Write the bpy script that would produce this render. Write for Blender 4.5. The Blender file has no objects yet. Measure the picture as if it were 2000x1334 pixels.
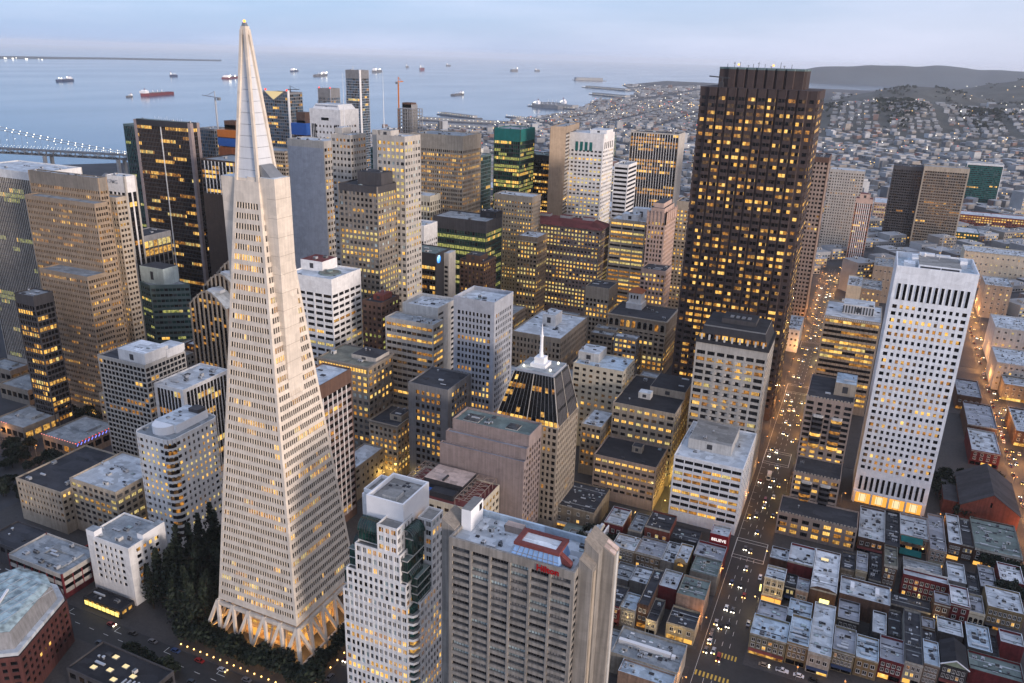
import bpy, math, random
from math import sin, cos, pi, radians, hypot
from mathutils import Vector, Matrix

sc = bpy.context.scene
HAZE_D = 0.24e-4
VB = ((0.21, 0.35, 0.62), (0.43, 0.47, 0.62), (0.52, 0.48, 0.52))   # veil of thin cloud: east, south-south-west, west
VEIL_GAIN = 6.0
COL = sc.collection
rnd = random.Random(7)

# ---------------------------------------------------------------- camera
# axes: +x = west, +y = south, +z = up (metres, street level of the financial district = 0)
CAM_H = 250.77
PITCH, ROLL, YAW, FPX = 3.43767364e-01, 2.95629168e-02, -4.13005255e-01, 1559.13
fw = Vector((sin(YAW)*cos(PITCH), cos(YAW)*cos(PITCH), -sin(PITCH)))
r0 = fw.cross(Vector((0, 0, 1))).normalized()
u0 = r0.cross(fw)
rr = cos(ROLL)*r0 + sin(ROLL)*u0
uu = -sin(ROLL)*r0 + cos(ROLL)*u0
cam_d = bpy.data.cameras.new('camera')
cam_d.sensor_width = 36.0
cam_d.lens = FPX/2000*36.0
cam_d.clip_start = 1.0
cam_d.clip_end = 120000.0
cam = bpy.data.objects.new('camera', cam_d)
COL.objects.link(cam)
cam.matrix_world = Matrix(((rr.x, uu.x, -fw.x, 0), (rr.y, uu.y, -fw.y, 0), (rr.z, uu.z, -fw.z, CAM_H), (0, 0, 0, 1)))
sc.camera = cam

# ---------------------------------------------------------------- sky, sun, exposure
SUN_EL = radians(5.5)
SUN_DIR = Vector((cos(SUN_EL)*0.93, -cos(SUN_EL)*0.36, sin(SUN_EL))).normalized()   # dusk sun low in the west
world = bpy.data.worlds.new('World')
sc.world = world
world.use_nodes = True
nt = world.node_tree
nt.nodes.clear()
N = nt.nodes.new
out = N('ShaderNodeOutputWorld'); bg = N('ShaderNodeBackground')
sky = N('ShaderNodeTexSky'); sky.sky_type = 'NISHITA'; sky.sun_disc = False
sky.sun_elevation = SUN_EL
sky.sun_rotation = math.atan2(SUN_DIR.x, SUN_DIR.y)
sky.altitude = 200; sky.air_density = 1.0; sky.dust_density = 0.6; sky.ozone_density = 2.0
# thin high overcast: an even lavender veil with long soft streaks of cloud
tc = N('ShaderNodeTexCoord'); mp = N('ShaderNodeMapping'); mp.inputs['Scale'].default_value = (1.6, 1.6, 11.0)
mp.inputs['Rotation'].default_value = (0.06, -0.05, 0.3)
nz = N('ShaderNodeTexNoise'); nz.inputs['Scale'].default_value = 1.7; nz.inputs['Detail'].default_value = 5; nz.inputs['Roughness'].default_value = 0.52
rmp = N('ShaderNodeValToRGB')
rmp.color_ramp.elements[0].position = 0.40; rmp.color_ramp.elements[0].color = (0, 0, 0, 1)
rmp.color_ramp.elements[1].position = 0.72; rmp.color_ramp.elements[1].color = (1, 1, 1, 1)
tint = N('ShaderNodeMix'); tint.data_type = 'RGBA'; tint.blend_type = 'MULTIPLY'; tint.inputs['Factor'].default_value = 1.0
tint.inputs['B'].default_value = (1.0, 0.98, 1.12, 1)
# the veil is bluer away from the sunset (east) and turns lavender, then faintly pink towards the west
dotw = N('ShaderNodeVectorMath'); dotw.operation = 'DOT_PRODUCT'; dotw.inputs[1].default_value = (1.0, -0.1, 0.0)
vr = N('ShaderNodeValToRGB'); vmap = N('ShaderNodeMapRange'); vmap.inputs['From Min'].default_value = -1.0; vmap.inputs['From Max'].default_value = 1.0
els = vr.color_ramp.elements
els[0].position = 0.06; els[0].color = (VB[0][0], VB[0][1], VB[0][2], 1)
els[1].position = 0.60; els[1].color = (VB[1][0], VB[1][1], VB[1][2], 1)
e3 = els.new(0.95); e3.color = (VB[2][0], VB[2][1], VB[2][2], 1)
vsc = N('ShaderNodeVectorMath'); vsc.operation = 'SCALE'; vsc.inputs['Scale'].default_value = VEIL_GAIN
veil = N('ShaderNodeMix'); veil.data_type = 'RGBA'; veil.inputs['Factor'].default_value = 0.8
cl = N('ShaderNodeMix'); cl.data_type = 'RGBA'
cl.inputs['B'].default_value = (0.66*VEIL_GAIN, 0.66*VEIL_GAIN, 0.80*VEIL_GAIN, 1)
clf = N('ShaderNodeMath'); clf.operation = 'MULTIPLY'; clf.inputs[1].default_value = 0.28
L = nt.links.new
L(tc.outputs['Generated'], mp.inputs['Vector']); L(mp.outputs['Vector'], nz.inputs['Vector']); L(nz.outputs['Fac'], rmp.inputs['Fac'])
L(sky.outputs['Color'], tint.inputs['A']); L(tint.outputs['Result'], veil.inputs['A'])
L(tc.outputs['Generated'], dotw.inputs[0]); L(dotw.outputs['Value'], vmap.inputs['Value']); L(vmap.outputs['Result'], vr.inputs['Fac'])
L(vr.outputs['Color'], vsc.inputs[0]); L(vsc.outputs['Vector'], veil.inputs['B'])
L(veil.outputs['Result'], cl.inputs['A']); L(rmp.outputs['Color'], clf.inputs[0]); L(clf.outputs[0], cl.inputs['Factor'])
L(cl.outputs['Result'], bg.inputs['Color']); L(bg.outputs['Background'], out.inputs['Surface'])
bg.inputs['Strength'].default_value = 0.12

sun_d = bpy.data.lights.new('sun', 'SUN')
sun_d.energy = 1.65; sun_d.angle = radians(13.0); sun_d.color = (1.0, 0.85, 0.77)
sun = bpy.data.objects.new('sun', sun_d); COL.objects.link(sun)
sun.rotation_euler = (-SUN_DIR).to_track_quat('-Z', 'Y').to_euler()

vs = sc.view_settings
vs.view_transform = 'Standard'; vs.look = 'None'; vs.gamma = 1.0; vs.use_curve_mapping = False
vs.exposure = 1.15
sc.render.engine = 'CYCLES'
cy = sc.cycles
cy.use_denoising = True
cy.max_bounces = 5; cy.diffuse_bounces = 2; cy.glossy_bounces = 2; cy.transmission_bounces = 2
cy.volume_bounces = 2; cy.transparent_max_bounces = 8
cy.caustics_reflective = False; cy.caustics_refractive = False
cy.sample_clamp_indirect = 4.0

# ---------------------------------------------------------------- materials
MATS = {}
def _new(name):
    m = bpy.data.materials.new(name); m.use_nodes = True
    t = m.node_tree; t.nodes.clear()
    return m, t, t.nodes.new, t.links.new

def surf(name, col, rough=0.85, var=0.18, scale=0.25, streak=0.0, metal=0.0, spec=0.3, bump=0.0, dirt=0.0, dirtcol=(0.05, 0.05, 0.055), patch=0.0, pscale=(.16, .26, .02), dscale=.16):
    """Matt surface: base colour broken by two noises, optional vertical streaks and blotchy dirt."""
    m, t, n, l = _new(name)
    o = n('ShaderNodeOutputMaterial'); b = n('ShaderNodeBsdfPrincipled')
    g = n('ShaderNodeNewGeometry')
    nz = n('ShaderNodeTexNoise'); nz.inputs['Scale'].default_value = scale; nz.inputs['Detail'].default_value = 6; nz.inputs['Roughness'].default_value = 0.65
    l(g.outputs['Position'], nz.inputs['Vector'])
    mr = n('ShaderNodeMapRange'); mr.inputs['From Min'].default_value = 0.3; mr.inputs['From Max'].default_value = 0.7
    mr.inputs['To Min'].default_value = 1-var; mr.inputs['To Max'].default_value = 1+var
    l(nz.outputs['Fac'], mr.inputs['Value'])
    fac = mr.outputs['Result']
    if streak:
        mp = n('ShaderNodeMapping'); mp.inputs['Scale'].default_value = (1.1, 1.1, 0.05)
        n2 = n('ShaderNodeTexNoise'); n2.inputs['Scale'].default_value = 1.0; n2.inputs['Detail'].default_value = 3
        l(g.outputs['Position'], mp.inputs['Vector']); l(mp.outputs['Vector'], n2.inputs['Vector'])
        m2 = n('ShaderNodeMapRange'); m2.inputs['From Min'].default_value = 0.35; m2.inputs['From Max'].default_value = 0.65
        m2.inputs['To Min'].default_value = 1-streak; m2.inputs['To Max'].default_value = 1+streak*0.4
        l(n2.outputs['Fac'], m2.inputs['Value'])
        mm = n('ShaderNodeMath'); mm.operation = 'MULTIPLY'; l(fac, mm.inputs[0]); l(m2.outputs['Result'], mm.inputs[1]); fac = mm.outputs[0]
    if patch:      # squarish tar and membrane patches of differing age
        mp = n('ShaderNodeMapping'); mp.inputs['Scale'].default_value = pscale
        vo = n('ShaderNodeTexVoronoi'); vo.distance = 'CHEBYCHEV'; vo.inputs['Scale'].default_value = 1.0; vo.inputs['Randomness'].default_value = .8
        l(g.outputs['Position'], mp.inputs['Vector']); l(mp.outputs['Vector'], vo.inputs['Vector'])
        sp_ = n('ShaderNodeSeparateColor'); l(vo.outputs['Color'], sp_.inputs['Color'])
        m4 = n('ShaderNodeMapRange'); m4.inputs['To Min'].default_value = 1-patch; m4.inputs['To Max'].default_value = 1+patch*.6; l(sp_.outputs['Red'], m4.inputs['Value'])
        m5 = n('ShaderNodeMath'); m5.operation = 'MULTIPLY'; l(fac, m5.inputs[0]); l(m4.outputs['Result'], m5.inputs[1]); fac = m5.outputs[0]
    vm = n('ShaderNodeVectorMath'); vm.operation = 'SCALE'; vm.inputs[0].default_value = col
    l(fac, vm.inputs['Scale'])
    cout = vm.outputs['Vector']
    if dirt:
        n3 = n('ShaderNodeTexNoise'); n3.inputs['Scale'].default_value = dscale; n3.inputs['Detail'].default_value = 8; n3.inputs['Roughness'].default_value = 0.75
        l(g.outputs['Position'], n3.inputs['Vector'])
        r = n('ShaderNodeMapRange'); r.inputs['From Min'].default_value = 0.5; r.inputs['From Max'].default_value = 0.66
        r.inputs['To Min'].default_value = 0; r.inputs['To Max'].default_value = dirt
        l(n3.outputs['Fac'], r.inputs['Value'])
        mx = n('ShaderNodeMix'); mx.data_type = 'RGBA'; mx.inputs['B'].default_value = (*dirtcol, 1)
        l(r.outputs['Result'], mx.inputs['Factor']); l(cout, mx.inputs['A']); cout = mx.outputs['Result']
    l(cout, b.inputs['Base Color'])
    b.inputs['Roughness'].default_value = rough; b.inputs['Metallic'].default_value = metal
    b.inputs['Specular IOR Level'].default_value = spec
    if bump:
        bp = n('ShaderNodeBump'); bp.inputs['Strength'].default_value = bump; bp.inputs['Distance'].default_value = 0.3
        l(nz.outputs['Fac'], bp.inputs['Height']); l(bp.outputs['Normal'], b.inputs['Normal'])
    l(b.outputs['BSDF'], o.inputs['Surface'])
    MATS[name] = m
    return m

def emit(name, col, s):
    m, t, n, l = _new(name)
    o = n('ShaderNodeOutputMaterial'); e = n('ShaderNodeEmission')
    e.inputs['Color'].default_value = (*col, 1); e.inputs['Strength'].default_value = s*.55
    l(e.outputs['Emission'], o.inputs['Surface'])
    m.cycles.emission_sampling = 'NONE'
    MATS[name] = m
    return m

def room(name, c_dim, c_bri, s, lo=0.35, hi=0.68, sc_=0.55):
    """A lit room behind glass: patchy interior light (lamps, blinds, furniture) plus a faint glass reflection."""
    m, t, n, l = _new(name)
    o = n('ShaderNodeOutputMaterial'); b = n('ShaderNodeBsdfPrincipled')
    g = n('ShaderNodeNewGeometry')
    nz = n('ShaderNodeTexNoise'); nz.inputs['Scale'].default_value = sc_; nz.inputs['Detail'].default_value = 3; nz.inputs['Roughness'].default_value = 0.6
    l(g.outputs['Position'], nz.inputs['Vector'])
    r = n('ShaderNodeValToRGB')
    r.color_ramp.elements[0].position = lo; r.color_ramp.elements[0].color = (*c_dim, 1)
    r.color_ramp.elements[1].position = hi; r.color_ramp.elements[1].color = (*c_bri, 1)
    l(nz.outputs['Fac'], r.inputs['Fac'])
    b.inputs['Base Color'].default_value = (0.02, 0.018, 0.015, 1)
    b.inputs['Roughness'].default_value = 0.15; b.inputs['Specular IOR Level'].default_value = 0.4
    l(r.outputs['Color'], b.inputs['Emission Color']); b.inputs['Emission Strength'].default_value = s*.42
    l(b.outputs['BSDF'], o.inputs['Surface'])
    m.cycles.emission_sampling = 'NONE'
    MATS[name] = m
    return m

def glass(name, col, rough=0.08, spec=0.5, var=0.5):
    m, t, n, l = _new(name)
    o = n('ShaderNodeOutputMaterial'); b = n('ShaderNodeBsdfPrincipled')
    g = n('ShaderNodeNewGeometry')
    nz = n('ShaderNodeTexNoise'); nz.inputs['Scale'].default_value = 0.3; nz.inputs['Detail'].default_value = 2
    l(g.outputs['Position'], nz.inputs['Vector'])
    mr = n('ShaderNodeMapRange'); mr.inputs['From Min'].default_value = 0.35; mr.inputs['From Max'].default_value = 0.65
    mr.inputs['To Min'].default_value = 1-var; mr.inputs['To Max'].default_value = 1+var
    l(nz.outputs['Fac'], mr.inputs['Value'])
    vm = n('ShaderNodeVectorMath'); vm.operation = 'SCALE'; vm.inputs[0].default_value = col
    l(mr.outputs['Result'], vm.inputs['Scale']); l(vm.outputs['Vector'], b.inputs['Base Color'])
    b.inputs['Roughness'].default_value = rough; b.inputs['Specular IOR Level'].default_value = spec
    l(b.outputs['BSDF'], o.inputs['Surface'])
    MATS[name] = m
    return m

# walls
WALLC = {}
for nm, c, st in (
    ('quartz', (0.68, 0.60, 0.50), .06), ('white', (0.74, 0.73, 0.71), .06), ('bluewhite', (0.80, 0.82, 0.84), .05), ('offwhite', (0.58, 0.565, 0.53), .12),
    ('pale', (0.46, 0.43, 0.385), .12), ('tan', (0.34, 0.26, 0.185), .12), ('beige', (0.42, 0.355, 0.275), .14), ('cream', (0.60, 0.54, 0.42), .10),
    ('pinktan', (0.33, 0.255, 0.21), .12), ('pinkgrey', (0.31, 0.25, 0.235), .12), ('brown', (0.12, 0.07, 0.052), .15), ('granite', (0.060, 0.043, 0.041), .10),
    ('redbrick', (0.20, 0.06, 0.045), .2), ('darkred', (0.16, 0.025, 0.03), .15), ('grey', (0.27, 0.27, 0.275), .14), ('midgrey', (0.20, 0.20, 0.205), .12),
    ('concrete', (0.28, 0.258, 0.23), .2), ('silver', (0.36, 0.38, 0.42), .06), ('dark', (0.035, 0.035, 0.04), .1), ('teal', (0.13, 0.19, 0.19), .08),
    ('green', (0.03, 0.075, 0.06), .1), ('charcoal', (0.065, 0.062, 0.066), .15), ('ochre', (0.36, 0.27, 0.15), .15), ('peach', (0.55, 0.40, 0.33), .1),
    ('bronze', (0.07, 0.05, 0.04), .1), ('stone', (0.37, 0.315, 0.25), .15), ('orange', (0.36, 0.12, 0.05), .15), ('lightblue', (0.24, 0.40, 0.66), .08),
    ('mint', (0.52, 0.60, 0.58), .08), ('warmgrey', (0.24, 0.21, 0.175), .14), ('olive', (0.23, 0.21, 0.15), .15), ('blue', (0.03, 0.05, 0.11), .05),
    ('bayteal', (0.01, 0.13, 0.12), .05), ('palegreen', (0.30, 0.36, 0.25), .1), ('mauve', (0.27, 0.24, 0.28), .1), ('maroon', (0.095, 0.034, 0.03), .2)):
    WALLC[nm] = c
    surf('wall_'+nm, c, rough=0.8, var=0.10, scale=0.35, streak=st*1.3, patch=.09, pscale=(.22, .22, .27))
for nm in ('olive', 'ochre', 'offwhite', 'cream', 'peach', 'stone', 'grey', 'midgrey', 'silver', 'tan', 'pinktan', 'brown', 'darkred', 'redbrick', 'charcoal', 'dark'):
    c = WALLC[nm]; k = .62 if sum(c) > .6 else .85
    surf('low_'+nm, (c[0]*k, c[1]*k*.97, c[2]*k*.9), rough=.85, var=.22, scale=.6, streak=.25, dirt=.55, dirtcol=(c[0]*.3, c[1]*.28, c[2]*.26))
# roofs
for nm, c, d in (('white', (0.70, 0.73, 0.75), .35), ('light', (0.55, 0.59, 0.62), .55), ('grey', (0.30, 0.325, 0.34), .6), ('gravel', (0.27, 0.265, 0.25), .45),
                 ('dark', (0.05, 0.052, 0.06), .5), ('tar', (0.028, 0.028, 0.032), .3), ('green', (0.17, 0.215, 0.20), .5), ('blue', (0.46, 0.55, 0.62), .4),
                 ('mauve', (0.33, 0.345, 0.38), .5), ('red', (0.18, 0.05, 0.045), .2), ('peach', (0.52, 0.40, 0.34), .3), ('olive', (0.20, 0.20, 0.16), .4)):
    surf('roof_'+nm, c, rough=0.9, var=0.16, scale=0.5, patch=.30, dirt=d*.7, dscale=.07+.45*((len(nm)*7+int(c[0]*90)) % 10)/10, pscale=(.10+.16*(int(c[1]*70) % 3)/2, .2+.1*(int(c[2]*50) % 2), .02), dirtcol=(c[0]*0.35, c[1]*0.36, c[2]*0.38))
surf('metal_light', (0.50, 0.52, 0.54), rough=0.45, var=0.1, metal=0.3)
surf('metal_grey', (0.22, 0.23, 0.24), rough=0.5, var=0.15, metal=0.3)
surf('metal_dark', (0.05, 0.05, 0.055), rough=0.5, var=0.15)
surf('spire_panel', (0.62, 0.64, 0.66), rough=0.55, var=0.05, scale=0.15, streak=.05)
surf('paint_white', (0.8, 0.8, 0.8), rough=0.6, var=0.05)
surf('paint_red', (0.22, 0.010, 0.018), rough=0.6, var=0.08)
surf('paint_blue', (0.03, 0.12, 0.42), rough=0.6, var=0.08)
surf('paint_orange', (0.55, 0.17, 0.03), rough=0.6, var=0.08)
surf('asphalt', (0.026, 0.024, 0.023), rough=0.62, var=0.25, scale=0.4, spec=0.45, dirt=.5, dirtcol=(0.018, 0.017, 0.017))
surf('sidewalk', (0.065, 0.06, 0.058), rough=0.85, var=0.2, scale=0.8, dirt=.4, dirtcol=(0.03, 0.03, 0.03))
surf('lane_white', (0.62, 0.62, 0.58), rough=0.7, var=0.2, scale=2.0)
surf('lane_yellow', (0.62, 0.40, 0.07), rough=0.7, var=0.2, scale=2.0)
surf('city_floor', (0.055, 0.055, 0.06), rough=0.9, var=0.4, scale=0.02, dirt=.5, dirtcol=(0.03, 0.035, 0.03))
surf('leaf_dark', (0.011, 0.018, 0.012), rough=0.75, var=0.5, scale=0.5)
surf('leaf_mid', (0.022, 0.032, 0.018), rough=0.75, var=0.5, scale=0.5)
surf('bark', (0.05, 0.035, 0.025), rough=0.9, var=0.3, scale=1.0)
surf('tyre', (0.012, 0.012, 0.012), rough=0.9)
# glass and rooms
glass('pane_dark', (0.010, 0.010, 0.011), rough=.16, spec=.28); glass('pane_brown', (0.026, 0.016, 0.010), rough=.2, spec=.25); glass('pane_blind', (0.19, 0.18, 0.17), rough=.35)
glass('pane_blue', (0.04, 0.085, 0.13)); glass('pane_teal', (0.02, 0.06, 0.055)); glass('pane_grey', (0.07, 0.075, 0.08), rough=.2)
glass('pane_green', (0.012, 0.045, 0.035)); glass('pane_black', (0.005, 0.005, 0.006), rough=.12, spec=.22); glass('pane_mint', (0.33, 0.40, 0.40), rough=.3)
glass('skylight', (0.30, 0.38, 0.38), rough=.25)
room('lit_bright', (0.75, 0.33, 0.03), (1.0, 0.68, 0.21), 1.5)
room('lit_warm', (0.14, 0.05, 0.006), (1.0, 0.55, 0.12), 1.15)
room('lit_amber', (0.045, 0.015, 0.003), (0.9, 0.38, 0.06), 0.9)
room('lit_dim', (0.018, 0.011, 0.006), (0.22, 0.11, 0.035), 0.8)
room('lit_pale', (0.35, 0.24, 0.06), (1.0, 0.80, 0.32), 1.1)
room('lit_lime', (0.10, 0.12, 0.03), (0.75, 0.72, 0.20), 0.9)
room('lit_orange', (0.4, 0.12, 0.02), (1.0, 0.42, 0.10), 1.1)
emit('lamp_white', (1.0, 0.90, 0.70), 8.0); emit('lamp_warm', (1.0, 0.55, 0.15), 5.0); emit('lamp_orange', (1.0, 0.36, 0.06), 3.0)
emit('lamp_red', (1.0, 0.06, 0.03), 2.0); emit('lamp_green', (0.1, 1.0, 0.35), 4.0); emit('lamp_yellow', (1.0, 0.8, 0.1), 4.0)
emit('glow_sign', (1.0, 0.9, 0.25), 2.2); emit('glow_shop', (1.0, 0.50, 0.10), 1.0); emit('glow_pink', (1.0, 0.30, 0.28), 1.6); emit('glow_blue', (0.22, 0.25, 1.0), 1.4)
emit('glow_yellow', (1.0, 0.75, 0.2), 1.4); emit('glow_lobby', (1.0, 0.42, 0.07), 1.0)
emit('sign_red', (0.34, 0.01, 0.015), 0.6); emit('glow_white', (1.0, 0.80, 0.45), 0.9)
PANES = ['pane_dark', 'pane_brown', 'pane_blind', 'pane_blue', 'pane_teal', 'pane_grey', 'pane_green', 'pane_black', 'pane_mint',
         'lit_bright', 'lit_warm', 'lit_amber', 'lit_dim', 'lit_pale', 'lit_lime', 'lit_orange']
PI_ = {k: i for i, k in enumerate(PANES)}

# ---------------------------------------------------------------- mesh helpers
class MB:
    """Collects polygons with a material each; build() links them as ONE mesh object."""
    def __init__(s):
        s.v = []; s.f = []; s.m = []; s.mats = []
    def mi(s, mat):
        if mat not in s.mats: s.mats.append(mat)
        return s.mats.index(mat)
    def poly(s, pts, mat):
        b = len(s.v); s.v.extend(pts); s.f.append(tuple(range(b, b+len(pts)))); s.m.append(s.mi(mat))
    def hexa(s, p, mat, top=None, bottom=False, sides=True):
        """p: 4 bottom + 4 top points, counter-clockwise from above."""
        b = len(s.v); s.v.extend(p); i = s.mi(mat); it = s.mi(top) if top else i
        if sides:
            for k in range(4):
                k2 = (k+1) % 4
                s.f.append((b+k, b+k2, b+4+k2, b+4+k)); s.m.append(i)
        s.f.append((b+4, b+5, b+6, b+7)); s.m.append(it)
        if bottom: s.f.append((b+3, b+2, b+1, b)); s.m.append(i)
    def box(s, x0, x1, y0, y1, z0, z1, mat, top=None, bottom=True):
        s.hexa([(x0, y0, z0), (x1, y0, z0), (x1, y1, z0), (x0, y1, z0), (x0, y0, z1), (x1, y0, z1), (x1, y1, z1), (x0, y1, z1)], mat, top, bottom)
    def prism(s, P, z0, z1, mat, top=None, bottom=False, lid=True):
        n = len(P); b = len(s.v); i = s.mi(mat); it = s.mi(top) if top else i
        s.v.extend([(x, y, z0) for x, y in P]); s.v.extend([(x, y, z1) for x, y in P])
        for k in range(n):
            k2 = (k+1) % n
            s.f.append((b+k, b+k2, b+n+k2, b+n+k)); s.m.append(i)
        if lid: s.f.append(tuple(range(b+n, b+2*n))); s.m.append(it)
        if bottom: s.f.append(tuple(range(b+n-1, b-1, -1))); s.m.append(i)
    def obox(s, o, d, s0, s1, z0, z1, a, b_, mat, bottom=True):
        """Box on a wall face: o origin, d direction along the wall, a..b_ depth (+ = outward)."""
        nx, ny = d[1], -d[0]
        def q(t, n_, z): return (o[0]+d[0]*t+nx*n_, o[1]+d[1]*t+ny*n_, z)
        s.hexa([q(s0, b_, z0), q(s1, b_, z0), q(s1, a, z0), q(s0, a, z0), q(s0, b_, z1), q(s1, b_, z1), q(s1, a, z1), q(s0, a, z1)], mat, None, bottom)
    def tube(s, p, q, r, mat, n=6, r2=None):
        p = Vector(p); q = Vector(q); d = (q-p)
        if d.length < 1e-6: return
        d.normalize(); a = d.orthogonal().normalized(); c = d.cross(a)
        r2 = r if r2 is None else r2; b = len(s.v); i = s.mi(mat)
        for (o, R) in ((p, r), (q, r2)):
            for k in range(n):
                t = 2*pi*k/n; s.v.append(tuple(o+a*(R*cos(t))+c*(R*sin(t))))
        for k in range(n):
            k2 = (k+1) % n; s.f.append((b+k, b+k2, b+n+k2, b+n+k)); s.m.append(i)
        s.f.append(tuple(range(b+n, b+2*n))); s.m.append(i); s.f.append(tuple(range(b+n-1, b-1, -1))); s.m.append(i)
    def bar(s, p, q, w, mat, up=(0, 0, 1)):
        """Square bar from p to q."""
        p = Vector(p); q = Vector(q); d = (q-p).normalized(); u = Vector(up)
        a = d.cross(u)
        if a.length < 1e-4: a = d.orthogonal()
        a.normalize(); c = a.cross(d); h = w/2; b = len(s.v); i = s.mi(mat)
        for o in (p, q):
            for (e, g) in ((-h, -h), (h, -h), (h, h), (-h, h)): s.v.append(tuple(o+a*e+c*g))
        for k in range(4):
            k2 = (k+1) % 4; s.f.append((b+k, b+k2, b+4+k2, b+4+k)); s.m.append(i)
        s.f.append((b+4, b+5, b+6, b+7)); s.m.append(i); s.f.append((b+3, b+2, b+1, b)); s.m.append(i)
    def ball(s, c, r, mat, n=6, m=4, sz=1.0):
        b = len(s.v); i = s.mi(mat)
        for j in range(m+1):
            t = pi*j/m
            for k in range(n):
                p = 2*pi*k/n; s.v.append((c[0]+r*sin(t)*cos(p), c[1]+r*sin(t)*sin(p), c[2]+r*cos(t)*sz))
        for j in range(m):
            for k in range(n):
                k2 = (k+1) % n; s.f.append((b+j*n+k, b+(j+1)*n+k, b+(j+1)*n+k2, b+j*n+k2)); s.m.append(i)
    def mesh(s, name):
        me = bpy.data.meshes.new(name)
        me.from_pydata(s.v, [], s.f)
        for k in s.mats: me.materials.append(MATS[k])
        me.polygons.foreach_set('material_index', s.m)
        return me
    def build(s, name, parent=None, loc=(0, 0, 0), smooth=False, **kw):
        if not s.f: return None
        me = s.mesh(name)
        if smooth: me.polygons.foreach_set('use_smooth', [True]*len(me.polygons))
        me.update()
        return link(name, me, parent, loc, **kw)

def link(name, data, parent=None, loc=(0, 0, 0), rz=0.0, scale=None, **kw):
    o = bpy.data.objects.new(name, data); COL.objects.link(o)
    if parent is not None: o.parent = parent
    o.location = loc
    if rz: o.rotation_euler = (0, 0, rz)
    if scale: o.scale = scale
    for k, v in kw.items(): o[k] = v
    return o

def tag(o, label, cat, group=None):
    o['label'] = label; o['category'] = cat
    if group: o['group'] = group
    return o

def root(name, label, cat, x, y, z=0.0, group=None, rz=0.0):
    return tag(link(name, None, None, (x, y, z), rz), label, cat, group)

def inset(P, d):
    """Offset a counter-clockwise polygon inwards by d."""
    n = len(P); R = []
    for k in range(n):
        a, b, c = P[k-1], P[k], P[(k+1) % n]
        d1 = (b[0]-a[0], b[1]-a[1]); d2 = (c[0]-b[0], c[1]-b[1])
        l1 = hypot(*d1) or 1; l2 = hypot(*d2) or 1
        d1 = (d1[0]/l1, d1[1]/l1); d2 = (d2[0]/l2, d2[1]/l2)
        n1 = (-d1[1], d1[0]); n2 = (-d2[1], d2[0])
        den = 1+n1[0]*n2[0]+n1[1]*n2[1]
        den = max(den, .3)
        R.append((b[0]+d*(n1[0]+n2[0])/den, b[1]+d*(n1[1]+n2[1])/den))
    return R

def rect(x0, x1, y0, y1): return [(x0, y0), (x1, y0), (x1, y1), (x0, y1)]

CAM = Vector((0, 0, CAM_H))
def pxscale(x, y, z):
    """pixels per metre in the 2000-pixel photograph at a point"""
    q = Vector((x, y, z))-CAM
    return FPX/max(1.0, q.dot(fw))

# ---------------------------------------------------------------- windows
TONES = {   # weights of lit panes, of dark panes
    'y': (('lit_bright', 3), ('lit_warm', 4), ('lit_amber', 3), ('lit_pale', 1)),
    'a': (('lit_bright', 1), ('lit_warm', 3), ('lit_amber', 5), ('lit_dim', 3)),
    'p': (('lit_pale', 4), ('lit_bright', 2), ('lit_warm', 2)),
    'l': (('lit_lime', 5), ('lit_pale', 1), ('lit_bright', 1)),
    'd': (('lit_dim', 5), ('lit_amber', 2), ('lit_warm', 1)),
}
DARKS = {
    'n': (('pane_dark', 6), ('pane_brown', 4), ('pane_grey', 2), ('pane_blind', 1), ('lit_dim', 1)),
    'k': (('pane_black', 8), ('pane_dark', 3), ('pane_brown', 1)),
    'b': (('pane_brown', 5), ('pane_dark', 4), ('lit_dim', 2)),
    't': (('pane_teal', 5), ('pane_dark', 3), ('pane_grey', 1)),
    'u': (('pane_blue', 6), ('pane_grey', 2), ('pane_dark', 3)),
    'g': (('pane_green', 6), ('pane_dark', 3)),
    'm': (('pane_dark', 4), ('pane_mint', 2), ('pane_grey', 3), ('pane_blind', 2)),
}
def pick(w, R):
    t = R.random()*sum(a[1] for a in w)
    for k, a in w:
        t -= a
        if t <= 0: return k
    return w[-1][0]

def lit_grid(nb, nf, p, tone, dark, R, run=3.0):
    """Rows of panes: whole floors and runs of rooms share their light, as in an office block at dusk."""
    G = []
    for f in range(nf):
        u = R.random()
        pf = p*(0.25 if u < .4 else (1.0 if u < .75 else 2.3))
        pf = min(.95, pf)
        row = []; cur = None; left = 0
        for b in range(nb):
            if left <= 0:
                cur = R.random() < pf; left = max(1, int(R.expovariate(1.0/run))+1); base = pick(TONES[tone], R)
            left -= 1
            if cur: row.append(base if R.random() < .6 else pick(TONES[tone], R))
            else: row.append(pick(DARKS[dark], R))
        G.append(row)
    return G

PANE_MESH = {}
def pane_mesh(w, h, mat, frame, mull):
    key = (round(w, 2), round(h, 2), mat, frame, mull)
    if key not in PANE_MESH:
        m = MB()
        m.poly([(-w/2, 0, -h/2), (w/2, 0, -h/2), (w/2, 0, h/2), (-w/2, 0, h/2)], mat)
        t = .07
        for k in range(mull):
            x = -w/2+w*(k+1)/(mull+1)
            m.box(x-t, x+t, -.12, -.01, -h/2, h/2, frame)
        m.box(-w/2, w/2, -.10, -.02, -h/2, -h/2+.12, frame)
        PANE_MESH[key] = m.mesh('window')
    return PANE_MESH[key]

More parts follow.
